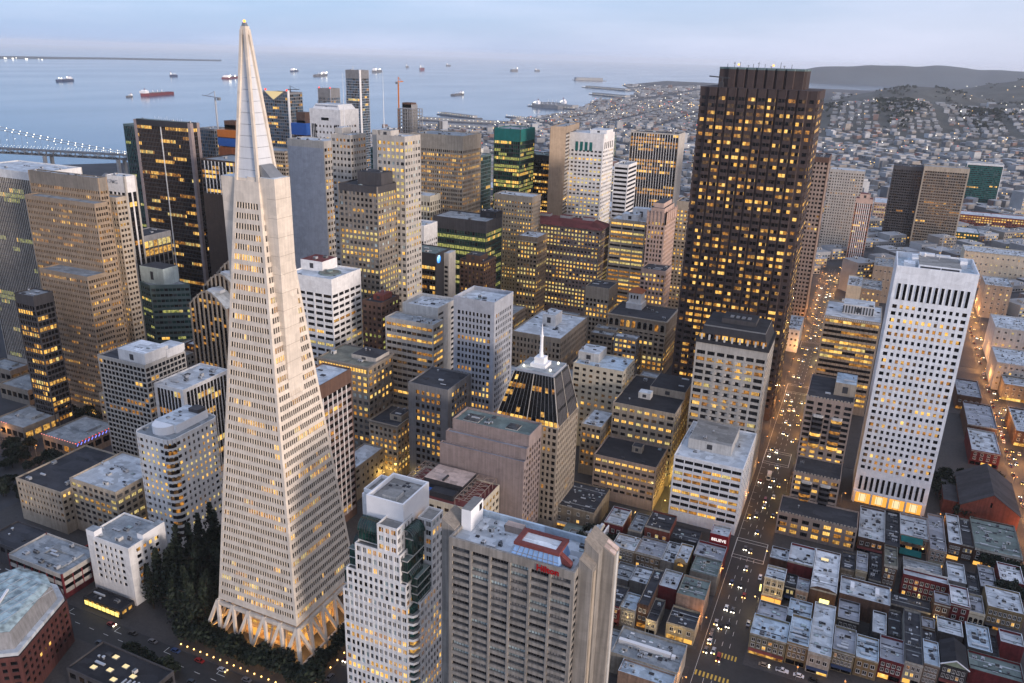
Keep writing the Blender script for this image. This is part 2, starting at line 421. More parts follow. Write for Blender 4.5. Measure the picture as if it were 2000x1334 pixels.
class Wins:
    """All the windows of one building: those large enough to tell apart become objects, the rest one joined part."""
    def __init__(s): s.items = []
    def add(s, c, d, w, h, mat, ang, vis=True, frame='metal_dark', mull=0):
        s.items.append((c, d, w, h, mat, ang, vis, frame, mull))
    def build(s, rt, ox, oy, name='window', minpx=9.0, cap=300):
        its = []
        for it in s.items:
            c, d, w, h, mat, ang, vis = it[:7]
            sc_ = pxscale(c[0]+ox, c[1]+oy, c[2])
            its.append((max(w, h)*sc_ if vis else 0, it))
        its.sort(key=lambda a: -a[0])
        rest = MB(); n = 0
        for px, (c, d, w, h, mat, ang, vis, frame, mull) in its:
            if px >= minpx and n < cap:
                link(name, pane_mesh(w, h, mat, frame, mull), rt, c, ang); n += 1
            else:
                a = (d[0]*w/2, d[1]*w/2)
                rest.poly([(c[0]-a[0], c[1]-a[1], c[2]-h/2), (c[0]+a[0], c[1]+a[1], c[2]-h/2), (c[0]+a[0], c[1]+a[1], c[2]+h/2), (c[0]-a[0], c[1]-a[1], c[2]+h/2)], mat)
        rest.build('window_rows', rt, kind='stuff')
        return n

# ---------------------------------------------------------------- buildings
DEF = dict(wall='tan', pier=None, fl=3.8, bay=3.2, pw=.4, sh=.45, rec=.4, crown=2.2, base=5.0, lit=.3, tone='y', dark='n', run=3.0,
           roof='grey', faces='nwes', plain='', plainmat=None, big=0, bigw=1.2, mull=0, clutter=5, par=.9, frame='metal_dark', cc=.8, core='pane_dark', lobby=None, minpx=9.0, crownmat=None, slab=None)

def facade(W, wins, P, z0, z1, st, R, ox=0, oy=0, visible='nw'):
    """Grid of piers and spandrels standing proud of a glass core, on a convex polygon P (local, CCW)."""
    rec = st['rec']; wall = 'wall_'+st['wall']; pier = 'wall_'+(st['pier'] or st['wall'])
    slabm = 'wall_'+(st['slab'] or st['wall'])
    core = inset(P, rec); sl = inset(P, .06)
    zr = z1-st['par']
    W.prism(core, z0, zr, st['core'], top='roof_'+st['roof'])
    zb = z0+st['base']; zt = z1-st['crown']
    nf = max(1, int(round((zt-zb)/st['fl']))); fl = (zt-zb)/nf
    # floors
    for f in range(nf):
        W.prism(sl, zb+f*fl, zb+f*fl+fl*st['sh'], slabm)
    n = len(P)
    cm = 'wall_'+(st['crownmat'] or st['wall'])
    cc = max(st['cc'], rec+.03)
    for k in range(n):
        a, b = P[k], P[(k+1) % n]
        Ln = hypot(b[0]-a[0], b[1]-a[1]); d = ((b[0]-a[0])/Ln, (b[1]-a[1])/Ln); nrm = (d[1], -d[0])
        ang = math.atan2(d[1], d[0])
        side = 'n' if nrm[1] < -.7 else 's' if nrm[1] > .7 else 'w' if nrm[0] > 0 else 'e'
        if Ln < 2*cc+.6:
            W.obox(a, d, 0, Ln, z0, z1, -rec-.02, -.02, wall); continue
        # crown, base, corner piers
        W.obox(a, d, cc-.01, Ln-cc+.01, zt, z1, -rec-.02, -.03, cm)
        if st['base'] > 0 and not st['lobby']:
            W.obox(a, d, cc-.01, Ln-cc+.01, z0, zb, -rec-.02, -.03, wall)
        W.obox(a, d, rec+.01, cc, z0, z1, -rec-.02, -.0, wall)
        W.obox(a, d, Ln-cc, Ln-.0, z0, z1, -rec-.02, -.0, wall)
        if side in st['plain']:
            W.obox(a, d, cc, Ln-cc, zb-.01, zt+.01, -rec-.02, -.045, 'wall_'+(st['plainmat'] or st['wall'])); continue
        L2 = Ln-2*cc
        if st['lobby']:
            nlob = max(2, int(L2/9)); lw = L2/nlob
            for q in range(nlob):
                if q: W.obox(a, d, cc+q*lw-.45, cc+q*lw+.45, z0, zb, -rec-.02, -.03, wall)
                cxx = cc+(q+.5)*lw
                wins.add((a[0]+d[0]*cxx+nrm[0]*(-rec+.03), a[1]+d[1]*cxx+nrm[1]*(-rec+.03), z0+st['base']/2), d, lw-1.0, st['base']-.1, st['lobby'], ang, side in visible, 'metal_dark', 2)
        nb = max(1, int(round(L2/st['bay']))); bw = L2/nb; pw = bw*st['pw']
        for q in range(1, nb):
            isbig = st['big'] and q % st['big'] == 0
            w_ = max(pw, st['bigw']) if isbig else pw
            W.obox(a, d, cc+q*bw-w_/2, cc+q*bw+w_/2, zb-.02, zt+.02, -rec-.02, .12 if isbig else -.0, pier)
        if side in 'es' and side not in visible:
            G = lit_grid(nb, nf, st['lit']*.6, st['tone'], st['dark'], R, st['run'])
        else:
            G = lit_grid(nb, nf, st['lit'], st['tone'], st['dark'], R, st['run'])
        ww = bw-pw; hh = fl*(1-st['sh'])
        if ww < .1: continue
        for f in range(nf):
            zc = zb+f*fl+fl*st['sh']+hh/2
            for q in range(nb):
                t = cc+(q+.5)*bw; e = -rec+.03
                wins.add((a[0]+d[0]*t+nrm[0]*e, a[1]+d[1]*t+nrm[1]*e, zc), d, ww, hh, G[f][q], ang, side in visible, st['frame'], st['mull'])
    return zr

UNIT = {}
def unit_mesh(kind):
    """Roof plant, one mesh per kind, unit size about 1 m, scaled where it stands."""
    if kind in UNIT: return UNIT[kind]
    m = MB()
    if kind == 'air_handler':
        m.box(-.5, .5, -.5, .5, .12, 1, 'metal_light'); m.box(-.45, -.1, -.45, -.2, 0, .12, 'metal_dark'); m.box(.1, .45, .2, .45, 0, .12, 'metal_dark')
        m.box(-.4, -.06, -.52, -.5, .25, .85, 'metal_dark'); m.box(.06, .4, -.52, -.5, .25, .85, 'metal_dark'); m.box(-.3, .3, -.3, .3, 1, 1.12, 'metal_grey')
    elif kind == 'vent':
        m.tube((0, 0, 0), (0, 0, .8), .25, 'metal_grey', 8); m.tube((0, 0, .8), (0, 0, 1), .45, 'metal_light', 8)
    elif kind == 'duct':
        m.box(-.5, .5, -.5, .5, .3, 1, 'metal_light'); m.box(-.45, -.4, -.4, .4, 0, .3, 'metal_dark'); m.box(.4, .45, -.4, .4, 0, .3, 'metal_dark')
    elif kind == 'roof_hatch':
        m.box(-.5, .5, -.5, .5, 0, 1, 'wall_offwhite', 'roof_grey'); m.box(-.2, .2, -.515, -.5, 0, .8, 'metal_dark')
    elif kind == 'skylight':
        m.box(-.5, .5, -.5, .5, 0, .5, 'metal_grey'); m.hexa([(-.45, -.45, .5), (.45, -.45, .5), (.45, .45, .5), (-.45, .45, .5), (-.3, -.3, .9), (.3, -.3, .9), (.3, .3, .9), (-.3, .3, .9)], 'skylight')
    elif kind == 'cooling_tower':
        m.box(-.5, .5, -.5, .5, .0, .8, 'metal_grey')
        for k in (-.25, .25): m.tube((k, 0, .8), (k, 0, 1), .2, 'metal_dark', 10)
        m.box(-.52, -.5, -.4, .4, .1, .7, 'metal_dark'); m.box(-.4, .4, -.52, -.5, .1, .7, 'metal_dark')
    elif kind == 'roof_curb':
        m.box(-.5, .5, -.5, .5, 0, 1, 'roof_dark')
    elif kind == 'pipe_run':
        for k in (-.3, 0, .3): m.tube((-.5, k, .6), (.5, k, .6), .12, 'metal_light', 6)
        for k in (-.4, 0, .4): m.box(k-.02, k+.02, -.45, .45, 0, .5, 'metal_dark')
    elif kind == 'mast':
        m.tube((0, 0, 0), (0, 0, 1), .03, 'metal_light', 5)
    UNIT[kind] = m.mesh(kind)
    return UNIT[kind]

def clutter(rt, x0, x1, y0, y1, z, n, R, big=1.0):
    kinds = ['air_handler', 'vent', 'duct', 'roof_hatch', 'skylight', 'cooling_tower', 'roof_curb', 'pipe_run', 'air_handler', 'vent', 'roof_curb', 'duct']
    w, d = x1-x0, y1-y0
    if w < 3 or d < 3: return
    done = []
    for _ in range(n*4):
        if len(done) >= n: break
        k = R.choice(kinds)
        sx = R.uniform(1.2, 3.2)*big; sy = R.uniform(1.0, 2.6)*big; sz = R.uniform(.9, 2.0)*big
        if k in ('duct', 'pipe_run'): sx *= 2.4; sy *= .6; sz *= .6
        if k == 'vent': sx = sy = R.uniform(.9, 1.6)
        if k == 'skylight': sz *= .5
        if k == 'roof_curb': sz *= .35
        if sx > w*.8 or sy > d*.8: continue
        x = R.uniform(x0+sx/2+.5, x1-sx/2-.5) if w > sx+1.2 else (x0+x1)/2
        y = R.uniform(y0+sy/2+.5, y1-sy/2-.5) if d > sy+1.2 else (y0+y1)/2
        if any(abs(x-a) < (sx+b)/2+.2 and abs(y-c) < (sy+e)/2+.2 for a, b, c, e in done): continue
        done.append((x, sx, y, sy))
        link(k, unit_mesh(k), rt, (x, y, z), 0, (sx, sy, sz))
    return done

def building(name, label, cat, x, y, w, d, H, st=None, group=None, seed=None, penthouse=(), extra=None, P=None, visible='nw', z0=0.0):
    """x,y = north-west corner (nearest to the camera); the block runs w to the east (-x) and d to the south (+y)."""
    s = dict(DEF); s.update(st or {})
    R = random.Random(seed if seed is not None else hash((round(x), round(y), round(H))) & 0xffff)
    cx, cy = x-w/2, y+d/2
    rt = root(name, label, cat, cx, cy, 0, group)
    if P is None: P = rect(-w/2, w/2, -d/2, d/2)
    else: P = [(px-cx, py-cy) for px, py in P]
    W = MB(); wins = Wins()
    zr = facade(W, wins, P, z0, H, s, R, cx, cy, visible)
    W.build('wall', rt)
    wins.build(rt, cx, cy, minpx=s['minpx'])
    # penthouses: fractions of the plan (0..1 from east to west, 0..1 from north to south), height, wall, roof
    done = []
    for (u0, u1, v0, v1, h, wm, rm) in penthouse:
        m = MB(); a, b, c, e = -w/2+u0*w, -w/2+u1*w, -d/2+v0*d, -d/2+v1*d
        m.box(a, b, c, e, zr+.01, zr+h, 'wall_'+wm, 'wall_'+wm, bottom=False)
        m.box(a+.3, b-.3, c+.3, e-.3, zr+h, zr+h+.12, 'roof_'+rm)
        o = m.build('penthouse', rt)
        lw = min(3.0, (b-a)*.3)
        lm = MB(); lm.box((a+b)/2-lw/2, (a+b)/2+lw/2, c-.06, c-.01, zr+h*.25, zr+h*.75, 'metal_dark'); lm.build('louvre', o)
        done.append((a, b, c, e, zr+h))
    if s['clutter']:
        if P and len(P) == 4 and not penthouse:
            clutter(rt, -w/2+1.2, w/2-1.2, -d/2+1.2, d/2-1.2, zr, s['clutter'], R)
        elif penthouse:
            a, b, c, e, zz = max(done, key=lambda q: (q[1]-q[0])*(q[3]-q[2]))
            clutter(rt, a+.4, b-.4, c+.4, e-.4, zz+.12, max(2, s['clutter']//2), R)
            for (X0, X1, Y0, Y1) in ((-w/2+1, min(q[0] for q in done)-.5, -d/2+1, d/2-1), (max(q[1] for q in done)+.5, w/2-1, -d/2+1, d/2-1), (-w/2+1, w/2-1, -d/2+1, min(q[2] for q in done)-.6)):
                if X1-X0 > 3 and Y1-Y0 > 3: clutter(rt, X0, X1, Y0, Y1, zr, max(1, s['clutter']//3), R)
    if extra: extra(rt, w, d, zr, R)
    return rt

# ---------------------------------------------------------------- the buildings of the financial district
# name, label, category, north-west corner x, y, width, depth, height, style, penthouses
BLD = [
 ('office_tower', 'dark glass tower between pale stone corners with a bowed top and one thin white fin', 'tower', -587.4, 578.5, 72.3, 11.5, 183, dict(wall='pinkgrey',pier='bronze',slab='dark',bay=1.9,pw=.14,sh=.22,fl=3.9,cc=3.5,lit=.18,tone='y',dark='k',run=7,crown=5,crownmat='dark',mull=0,clutter=9), [], None),
 ('office_tower', 'teal glass tower edge showing just behind the dark tower with pale stone corners', 'tower', -704.9, 624.8, 23.4, 30.0, 172, dict(wall='teal',slab='green',bay=2.5,pw=.1,sh=.3,lit=.1,tone='l',dark='t',core='pane_teal'), [], None),
 ('office_tower', 'tall ribbed tan tower, topmost slab of the stepped pair at the far left', 'tower', -477.1, 383.2, 69.5, 7.0, 165, dict(wall='tan',bay=1.7,pw=.3,sh=.48,fl=3.9,crown=9,lit=.38,tone='a',dark='b',run=4,crownmat='warmgrey',cc=.9,clutter=10), [], None),
 ('office_tower', 'broad ribbed tan slab in front of the taller tan slab at the far left', 'tower', -470.2, 372.1, 68.2, 10.5, 150, dict(wall='tan',bay=1.7,pw=.3,sh=.48,fl=3.9,crown=3,lit=.38,tone='a',dark='b',run=4,clutter=0), [], None),
 ('office_tower', 'lowest ribbed tan slab of the stepped tan group, standing foremost', 'tower', -466.3, 355.4, 46.7, 15.5, 104, dict(wall='tan',bay=1.7,pw=.3,sh=.48,fl=3.9,crown=3,lit=.32,tone='a',dark='b',run=4,clutter=0), [], None),
 ('office_tower', 'narrow ribbed tan slab stepping down on the west side of the stepped tan group', 'tower', -473.2, 392.0, 52.0, 9.0, 151, dict(wall='beige',bay=2.4,pw=.32,sh=.5,fl=3.9,crown=3,lit=.25,tone='a',dark='b',clutter=0), [], None),
 ('office_tower', 'tower of thin pale fins under a plain white crown, cut by the left edge', 'tower', -560.7, 397.4, 72.3, 40.0, 160, dict(wall='pale',slab='charcoal',bay=2.0,pw=.34,sh=.14,crown=6,crownmat='white',lit=.16,tone='l',dark='k',run=5,roof='light',clutter=8), [], None),
 ('office_tower', 'small black office block wedged at the foot of the ribbed tan slabs', 'building', -481.0, 325.8, 18.0, 14.0, 96, dict(wall='charcoal',bay=2.4,pw=.12,sh=.3,crown=7,lit=.35,tone='y',dark='k',run=5,roof='grey'), [], None),
 ('office_tower', 'blue-green banded office block with a boxy plant storey on its roof', 'tower', -466.5, 425.1, 39.0, 21.3, 78, dict(wall='teal',bay=3.2,pw=.1,sh=.5,fl=4.3,crown=3,lit=.18,tone='l',dark='t',roof='grey',clutter=0), [(.0,.62,.3,1.0,13,'mint','dark')], [(-505.5, 429.6), (-489.9, 425.1), (-466.5, 441.9), (-482.1, 446.4)]),
 ('office_tower', 'dark gridded block behind the stepped tan group, yellow lit near its foot', 'tower', -543.8, 471.0, 24.5, 30.0, 101, dict(wall='grey',slab='charcoal',bay=5,pw=.12,sh=.2,fl=7,crown=5,lit=.2,dark='k',roof='dark'), [], None),
 ('office_tower', 'slim tower with tall white fins and a plain white sign band at its crown', 'tower', -540.3, 457.9, 20.8, 11.5, 152, dict(wall='pale',pier='white',slab='charcoal',bay=4.6,pw=.32,sh=.06,fl=4,crown=13,crownmat='white',lit=.05,dark='k',cc=1.6,roof='light'), [], None),
 ('office_tower', 'black tower with widely spaced white fins, half hidden behind the pyramid', 'tower', -512.8, 559.1, 47.6, 40.0, 155, dict(wall='bronze',pier='white',slab='dark',bay=4.3,pw=.2,sh=.35,fl=4.2,crown=1.5,lit=.5,dark='k',tone='y',run=3,base=124), [], None),
 ('office_tower', 'tan banded slab with rows of windows just right of the pyramid spire', 'tower', -618.8, 746.9, 64.5, 30.0, 140, dict(wall='beige',bay=3,pw=.2,sh=.5,fl=4.5,lit=.15,dark='b'), [], None),
 ('office_tower', 'dark blue-grey glass tower behind the stone-cornered tower', 'tower', -673.7, 697.4, 24.5, 25.0, 165, dict(wall='midgrey',bay=2.5,pw=.15,sh=.25,lit=.08,dark='u',core='pane_blue'), [], None),
 ('office_tower', 'white tower with chamfered shoulders and dark vertical slots at its corners', 'tower', -537.8, 744.3, 40.9, 35.0, 190, dict(wall='white',bay=4.8,pw=.55,sh=.62,fl=6.5,crown=17,lit=.05,dark='n',cc=6,roof='light',clutter=0), [(.14,.86,.1,.9,5,'silver','light'),], None),
 ('residential_tower', 'short blue glass tower rising behind the white chamfered tower', 'tower', -785.8, 1064.8, 24.1, 25.0, 195, dict(wall='silver',slab='midgrey',bay=2.4,pw=.12,sh=.3,fl=4.5,crown=14,crownmat='midgrey',lit=.06,dark='u',core='pane_blue'), [], None),
 ('residential_tower', 'slender blue glass tower standing alone against the bay', 'tower', -832.4, 1211.3, 28.5, 30.0, 220, dict(wall='silver',pier='midgrey',slab='silver',bay=3.5,pw=.10,sh=.17,fl=4.2,crown=14,crownmat='midgrey',lit=.07,dark='u',core='pane_blue',cc=1.0), [], None),
 ('office_tower', 'slab with a blank grey flank and a narrow strip of windows', 'tower', -422.7, 560.2, 38.3, 24.0, 179, dict(wall='pale',plain='n',plainmat='silver',bay=3.6,pw=.35,sh=.5,fl=5.2,lit=.25,tone='a',dark='b',crown=6,roof='light'), [], None),
 ('office_tower', 'eastern of the two pale twin shafts bridged by dark glass', 'tower', -357.3, 505.9, 17.5, 20.0, 192, dict(wall='pale',bay=3.2,pw=.42,sh=.55,fl=4.6,crown=3,lit=.15,dark='n',tone='a',mull=1,roof='light'), [], None),
 ('office_tower', 'western of the two pale twin shafts bridged by dark glass', 'tower', -304.4, 495.8, 23.3, 22.0, 195, dict(wall='pale',bay=3.6,pw=.42,sh=.52,fl=4.7,crown=4,lit=.28,dark='m',tone='p',mull=1,roof='light'), [(.05,.45,.1,.6,4,'pale','grey'),], None),
 ('office_building', 'dark grey older block of square windows under a blank parapet, left of the twin shafts', 'building', -310.0, 468.2, 32.8, 25.0, 163, dict(wall='warmgrey',bay=3.4,pw=.36,sh=.46,fl=3.9,crown=5,crownmat='charcoal',lit=.45,tone='p',dark='m',mull=1,roof='dark'), [(.35,.95,.3,.9,9,'charcoal','dark'),], None),
 ('office_tower', 'broad tan tower with a blank top band over closely ribbed lit windows', 'tower', -362.9, 696.7, 57.8, 40.0, 177, dict(wall='beige',bay=2.2,pw=.34,sh=.42,fl=4.2,crown=14,lit=.55,tone='a',dark='b',run=6,big=4,bigw=1.0,roof='grey',clutter=12), [], None),
 ('office_tower', 'narrow dark teal glass tower right of the broad tan tower', 'tower', -370.5, 746.7, 17.6, 30.0, 153, dict(wall='teal',bay=2.2,pw=.1,sh=.2,lit=.06,dark='t',core='pane_teal'), [], None),
 ('office_tower', 'dark green glass tower with scattered yellow lit rooms', 'tower', -349.1, 803.2, 31.4, 40.0, 177, dict(wall='green',slab='dark',bay=2.4,pw=.1,sh=.3,fl=4.2,crown=13,crownmat='bayteal',lit=.5,tone='l',dark='g',run=4,core='pane_green'), [], None),
 ('office_tower', 'low black tower with bright yellow rows beside the dark green one', 'tower', -337.3, 862.9, 31.7, 30.0, 145, dict(wall='dark',bay=2.6,pw=.1,sh=.4,crown=6,lit=.55,tone='y',dark='k',run=4,roof='green'), [], None),
 ('office_tower', 'thin slab with a striped grey flank and a tan end wall', 'tower', -303.0, 804.9, 21.1, 76.5, 182, dict(wall='tan',slab='pale',bay=14,pw=.05,sh=.5,fl=3.9,crown=7,lit=.05,dark='n',plain='n',plainmat='tan'), [], [(-303.0, 817.7), (-311.0, 881.5), (-324.1, 868.7), (-316.1, 804.9)]),
 ('office_tower', 'white tower with four tall green panes under a tapered crown', 'tower', -266.9, 836.6, 43.0, 38.2, 175, dict(wall='white',bay=4.4,pw=.4,sh=.55,fl=4.2,crown=18,lit=.62,tone='p',dark='n',mull=1,roof='light',cc=1.5,clutter=0,run=2), [(.55,.98,.3,.9,4,'white','light'),], None),
 ('office_tower', 'slim white striped slab beside the tower with the tapered crown', 'tower', -215.4, 758.6, 14.4, 30.0, 155, dict(wall='white',bay=30,pw=.02,sh=.5,fl=4.2,lit=.0,dark='k',crown=3), [], None),
 ('office_tower', 'black tower with thin white fins and a blank pale west end', 'tower', -199.9, 895.7, 55.0, 30.0, 175, dict(wall='pale',pier='white',slab='dark',bay=3.0,pw=.2,sh=.35,fl=4.0,crown=1.5,lit=.35,tone='a',dark='k',run=4,plain='w',plainmat='pale',roof='dark',clutter=12,cc=.7), [], None),
 ('office_tower', 'red-brown stone tower of square windows right behind the tallest dark tower', 'tower', -40.5, 838.5, 21.0, 42.0, 167, dict(wall='brown',bay=3.0,pw=.45,sh=.48,fl=4.2,crown=5,lit=.12,tone='a',dark='k',slab='pinktan',pier='pinktan',roof='dark'), [], None),
 ('residential_tower', 'pale grey slab dotted with small dark windows behind the red-brown tower', 'tower', -10.0, 1226.8, 45.5, 30.0, 113, dict(wall='pale',bay=3.4,pw=.56,sh=.5,fl=4.0,lit=.06,tone='a',dark='n',crown=4,roof='light'), [], None),
 ('hotel_tower', 'pinkish stepped tower with light vertical stripes', 'tower', 6.4, 1160.6, 21.4, 20.0, 85, dict(wall='peach',pier='white',slab='redbrick',bay=2.6,pw=.42,sh=.45,fl=4,lit=.1,dark='b',crown=6,roof='red'), [(.2,.8,.1,.8,7,'peach','red'),], None),
 ('hotel_tower', 'tan gridded half of the tall two-tone hotel slab with a white edge strip', 'tower', 126.3, 1331.1, 59.1, 22.0, 116, dict(wall='beige',slab='warmgrey',pier='warmgrey',bay=3.2,pw=.2,sh=.45,fl=4.0,crown=7,lit=.12,tone='a',dark='b',roof='grey',cc=2.0), [], None),
 ('residential_tower', 'teal glass tower with a broad white central strip', 'tower', 227.4, 1807.0, 62.7, 30.0, 80, dict(wall='white',slab='bayteal',pier='bayteal',bay=2.6,pw=.12,sh=.3,crown=4,lit=.04,dark='t',core='pane_teal',cc=1.2,plain='n' if 0 else ''), [], None),
 ('office_building', 'pale tower with bowed window columns under a black mansard roof', 'building', -38.5, 457.4, 41.6, 35.4, 93, dict(wall='pale',bay=5.6,pw=.24,sh=.42,fl=4.2,crown=5,lit=.36,tone='y',dark='k',mull=4,roof='tar',clutter=0,cc=1.0,minpx=8), [], None),
 ('office_building', 'white banded office block with a boxy penthouse beside the long avenue', 'building', -38.1, 406.2, 38.1, 49.8, 42, dict(wall='bluewhite',bay=5.4,pw=.10,sh=.47,fl=4.0,crown=2.2,lit=.62,tone='y',dark='k',mull=3,roof='light',base=5,clutter=5,run=2), [(.12,.76,.28,.85,6,'offwhite','gravel'),], None),
 ('office_building', 'tan block with a black flat roof carrying one small hut', 'building', -86.3, 410.1, 38.0, 28.1, 29, dict(wall='pinktan',bay=4.2,pw=.26,sh=.5,fl=3.7,crown=2.2,lit=.55,tone='y',dark='b',mull=2,roof='tar',clutter=4), [(.5,.66,.52,.72,4,'stone','dark'),], None),
 ('office_building', 'pinkish block with stepped dark roofs and a long yellow-lit flank', 'building', -85.0, 442.5, 39.3, 51.9, 50, dict(wall='stone',bay=5.0,pw=.38,sh=.52,fl=4.1,crown=2.5,lit=.55,tone='p',dark='n',mull=2,roof='tar',clutter=5), [(.42,1.0,.5,1.0,5,'stone','tar'),(.3,.5,.3,.42,4,'offwhite','light'),], None),
 ('office_building', 'cream block with small paired windows and a blue-grey roof', 'building', -126.4, 470.0, 34.6, 26.3, 60, dict(wall='cream',bay=4.6,pw=.52,sh=.52,fl=4.0,crown=2.6,lit=.06,tone='y',dark='b',mull=1,roof='blue',clutter=9), [(.0,.42,.35,1.0,6,'offwhite','light'),], None),
 ('office_building', 'narrow tan block squeezed between the spired tower and the cream block', 'building', -127.9, 434.4, 13.5, 26.0, 35, dict(wall='beige',bay=3,pw=.4,sh=.45,fl=3.8,lit=.4,dark='b',mull=1,roof='light',clutter=6), [], None),
 ('office_tower', 'silver-blue tower of narrow fins with a blank top and a shallow roof basin', 'tower', -188.8, 403.8, 27.0, 27.0, 115, dict(wall='silver',bay=2.3,pw=.42,sh=.40,fl=4.0,crown=8,lit=.30,tone='y',dark='k',run=4,roof='light',clutter=7,par=2.5,cc=2.6), [], None),
 ('office_tower', 'blank grey upper block above a terraced office building', 'building', -243.4, 433.8, 26.7, 26.0, 95, dict(wall='offwhite',plain='n',bay=14,pw=.86,sh=.5,lit=0,dark='n',crown=4,roof='light',clutter=9,par=2), [], None),
 ('office_building', 'terraced grey building of dark window bands below a blank upper block', 'building', -237.9, 417.9, 35.7, 13.8, 89, dict(wall='pale',bay=3.6,pw=.08,sh=.52,fl=4.2,lit=.4,tone='y',dark='n',crown=3,roof='grey',clutter=6), [], None),
 ('office_tower', 'white banded tower with a round green pad on its roof', 'tower', -310.8, 412.7, 36.1, 33.2, 110, dict(wall='white',bay=6.4,pw=.16,sh=.5,fl=4.3,crown=11,lit=.18,tone='y',dark='k',mull=3,roof='light',clutter=3,big=3,bigw=1.4), [(.0,.5,.45,.95,7,'white','red'),], None),
 ('office_building', 'grey-tan older building with a deep cornice over a lit top floor', 'building', -260.8, 378.2, 37.6, 28.0, 70, dict(wall='warmgrey',bay=4.2,pw=.42,sh=.45,fl=4.2,crown=3,lit=.45,tone='y',dark='m',mull=1,roof='olive',clutter=4), [(.5,.98,.35,.9,3,'pale','dark'),], None),
 ('office_building', 'low tan wing with lit windows in front of the older building with a deep cornice', 'building', -237.0, 372.2, 20.5, 26.0, 38, dict(wall='beige',bay=3.4,pw=.42,sh=.45,fl=4.0,crown=3,lit=.75,tone='y',dark='b',mull=1,roof='dark'), [(.5,.9,.3,.7,4,'beige','dark'),], None),
 ('office_building', 'blank grey block with one column group of lit windows', 'building', -203.3, 373.9, 26.7, 29.0, 68, dict(wall='midgrey',bay=3.3,pw=.42,sh=.42,fl=4.1,crown=4,lit=.6,tone='y',dark='n',roof='dark',cc=5.0,clutter=5), [], None),
 ('office_building', 'brown building with white vertical fins just right of the pyramid', 'building', -239.0, 300.7, 18.6, 30.0, 90, dict(wall='brown',pier='white',slab='pinkgrey',bay=4.2,pw=.14,sh=.42,fl=4.2,crown=8,lit=.15,tone='y',dark='k',roof='light',clutter=6), [], None),
 ('office_building', 'long low building with a pale ribbed roof between the pyramid and the condominium tower', 'building', -246.8, 341.4, 14.0, 30.0, 22, dict(wall='stone',bay=5,pw=.6,sh=.6,fl=5,lit=.05,dark='n',roof='light',clutter=3), [], None),
 ('office_tower', 'dark chequered tower with white roof plant at the left', 'building', -357.9, 300.0, 37.3, 30.0, 80, dict(wall='pale',bay=2.9,pw=.17,sh=.30,fl=3.2,crown=2.2,lit=.07,tone='a',dark='k',roof='dark',clutter=4,cc=.6,minpx=9), [(.42,.98,.05,.62,7,'white','white'),(.7,1.0,.55,1.0,5,'white','light')], None),
 ('office_building', 'lower block with white fins, blank white end and cluttered roof', 'building', -335.0, 304.0, 22.5, 36.0, 68, dict(wall='white',pier='white',slab='dark',bay=2.7,pw=.2,sh=.10,fl=4,crown=2.2,lit=.18,tone='y',dark='k',roof='light',clutter=12,cc=2.4), [], None),
 ('office_building', 'older cream block with bright lit top floor and dark roof machinery', 'building', -331.0, 249.1, 34.0, 34.0, 32, dict(wall='beige',bay=4.2,pw=.3,sh=.42,fl=3.8,crown=2.2,lit=.5,tone='p',dark='n',mull=2,roof='light',clutter=14), [], None),
 ('office_building', 'older cream block with light wells on the far left', 'building', -365.3, 243.1, 35.3, 44.0, 26, dict(wall='beige',bay=2.6,pw=.45,sh=.5,fl=3.6,crown=2,lit=.08,tone='p',dark='n',roof='dark',clutter=8), [], None),
 ('office_building', 'large stone building with a dark red hipped roof', 'building', -234.6, 742.2, 86.0, 33.0, 92, dict(wall='pinkgrey',bay=3.6,pw=.45,sh=.48,fl=4.0,crown=2.5,lit=.7,tone='p',dark='m',mull=1,roof='red',clutter=0), [], None),
 ('office_building', 'narrow orange-tan building with a flagpole before the red-roofed building', 'building', -278.3, 688.0, 21.1, 26.0, 90, dict(wall='tan',bay=3.4,pw=.48,sh=.45,fl=4.2,crown=6,lit=.35,tone='p',dark='b',mull=1,roof='light'), [], None),
 ('office_building', 'beige block of brightly lit window bands with white roof plant', 'building', -178.9, 701.1, 33.7, 23.2, 113, dict(wall='beige',bay=9.5,pw=.1,sh=.5,fl=4.0,crown=3,lit=.75,tone='y',dark='b',mull=3,roof='light',clutter=5), [(.3,.75,.1,.6,6,'white','light'),(.5,.98,.6,1.0,10,'white','light')], None),
 ('office_building', 'lower tan wing at the foot of the ribbed tan tower', 'building', -148.7, 663.5, 21.7, 24.0, 80, dict(wall='peach',bay=3.4,pw=.45,sh=.42,fl=4,crown=4,lit=.35,tone='y',dark='b',mull=1,roof='dark'), [], None),
 ('office_building', 'tan building showing between the ribbed tan tower and the tallest dark tower', 'building', -155.7, 767.4, 11.9, 26.0, 124, dict(wall='beige',bay=3,pw=.5,sh=.5,lit=.4,dark='b',roof='dark',crown=9), [], None),
 ('office_building', 'black glass building with a blue globe emblem near its roof', 'building', -316.0, 560.0, 29.7, 26.4, 96, dict(wall='dark',slab='dark',pier='dark',bay=2.6,pw=.08,sh=.34,fl=4.2,crown=11,lit=.45,tone='y',dark='k',run=4,roof='green',clutter=6,plain='w',plainmat='dark'), [], None),
 ('office_building', 'dark green block with long yellow-green lit floors', 'building', -308.8, 639.6, 54.6, 34.0, 110, dict(wall='charcoal',slab='green',bay=2.6,pw=.1,sh=.34,fl=4.6,crown=11,crownmat='charcoal',lit=.8,tone='l',dark='g',run=8,roof='grey',clutter=9), [(.7,1.0,.6,1.0,6,'dark','dark'),], None),
 ('office_building', 'cream tower of tall arched bays behind a white rounded one', 'building', -377.0, 657.9, 27.5, 20.0, 124, dict(wall='cream',bay=3.4,pw=.5,sh=.3,fl=5,crown=6,lit=.3,dark='b',tone='y',roof='light'), [], None),
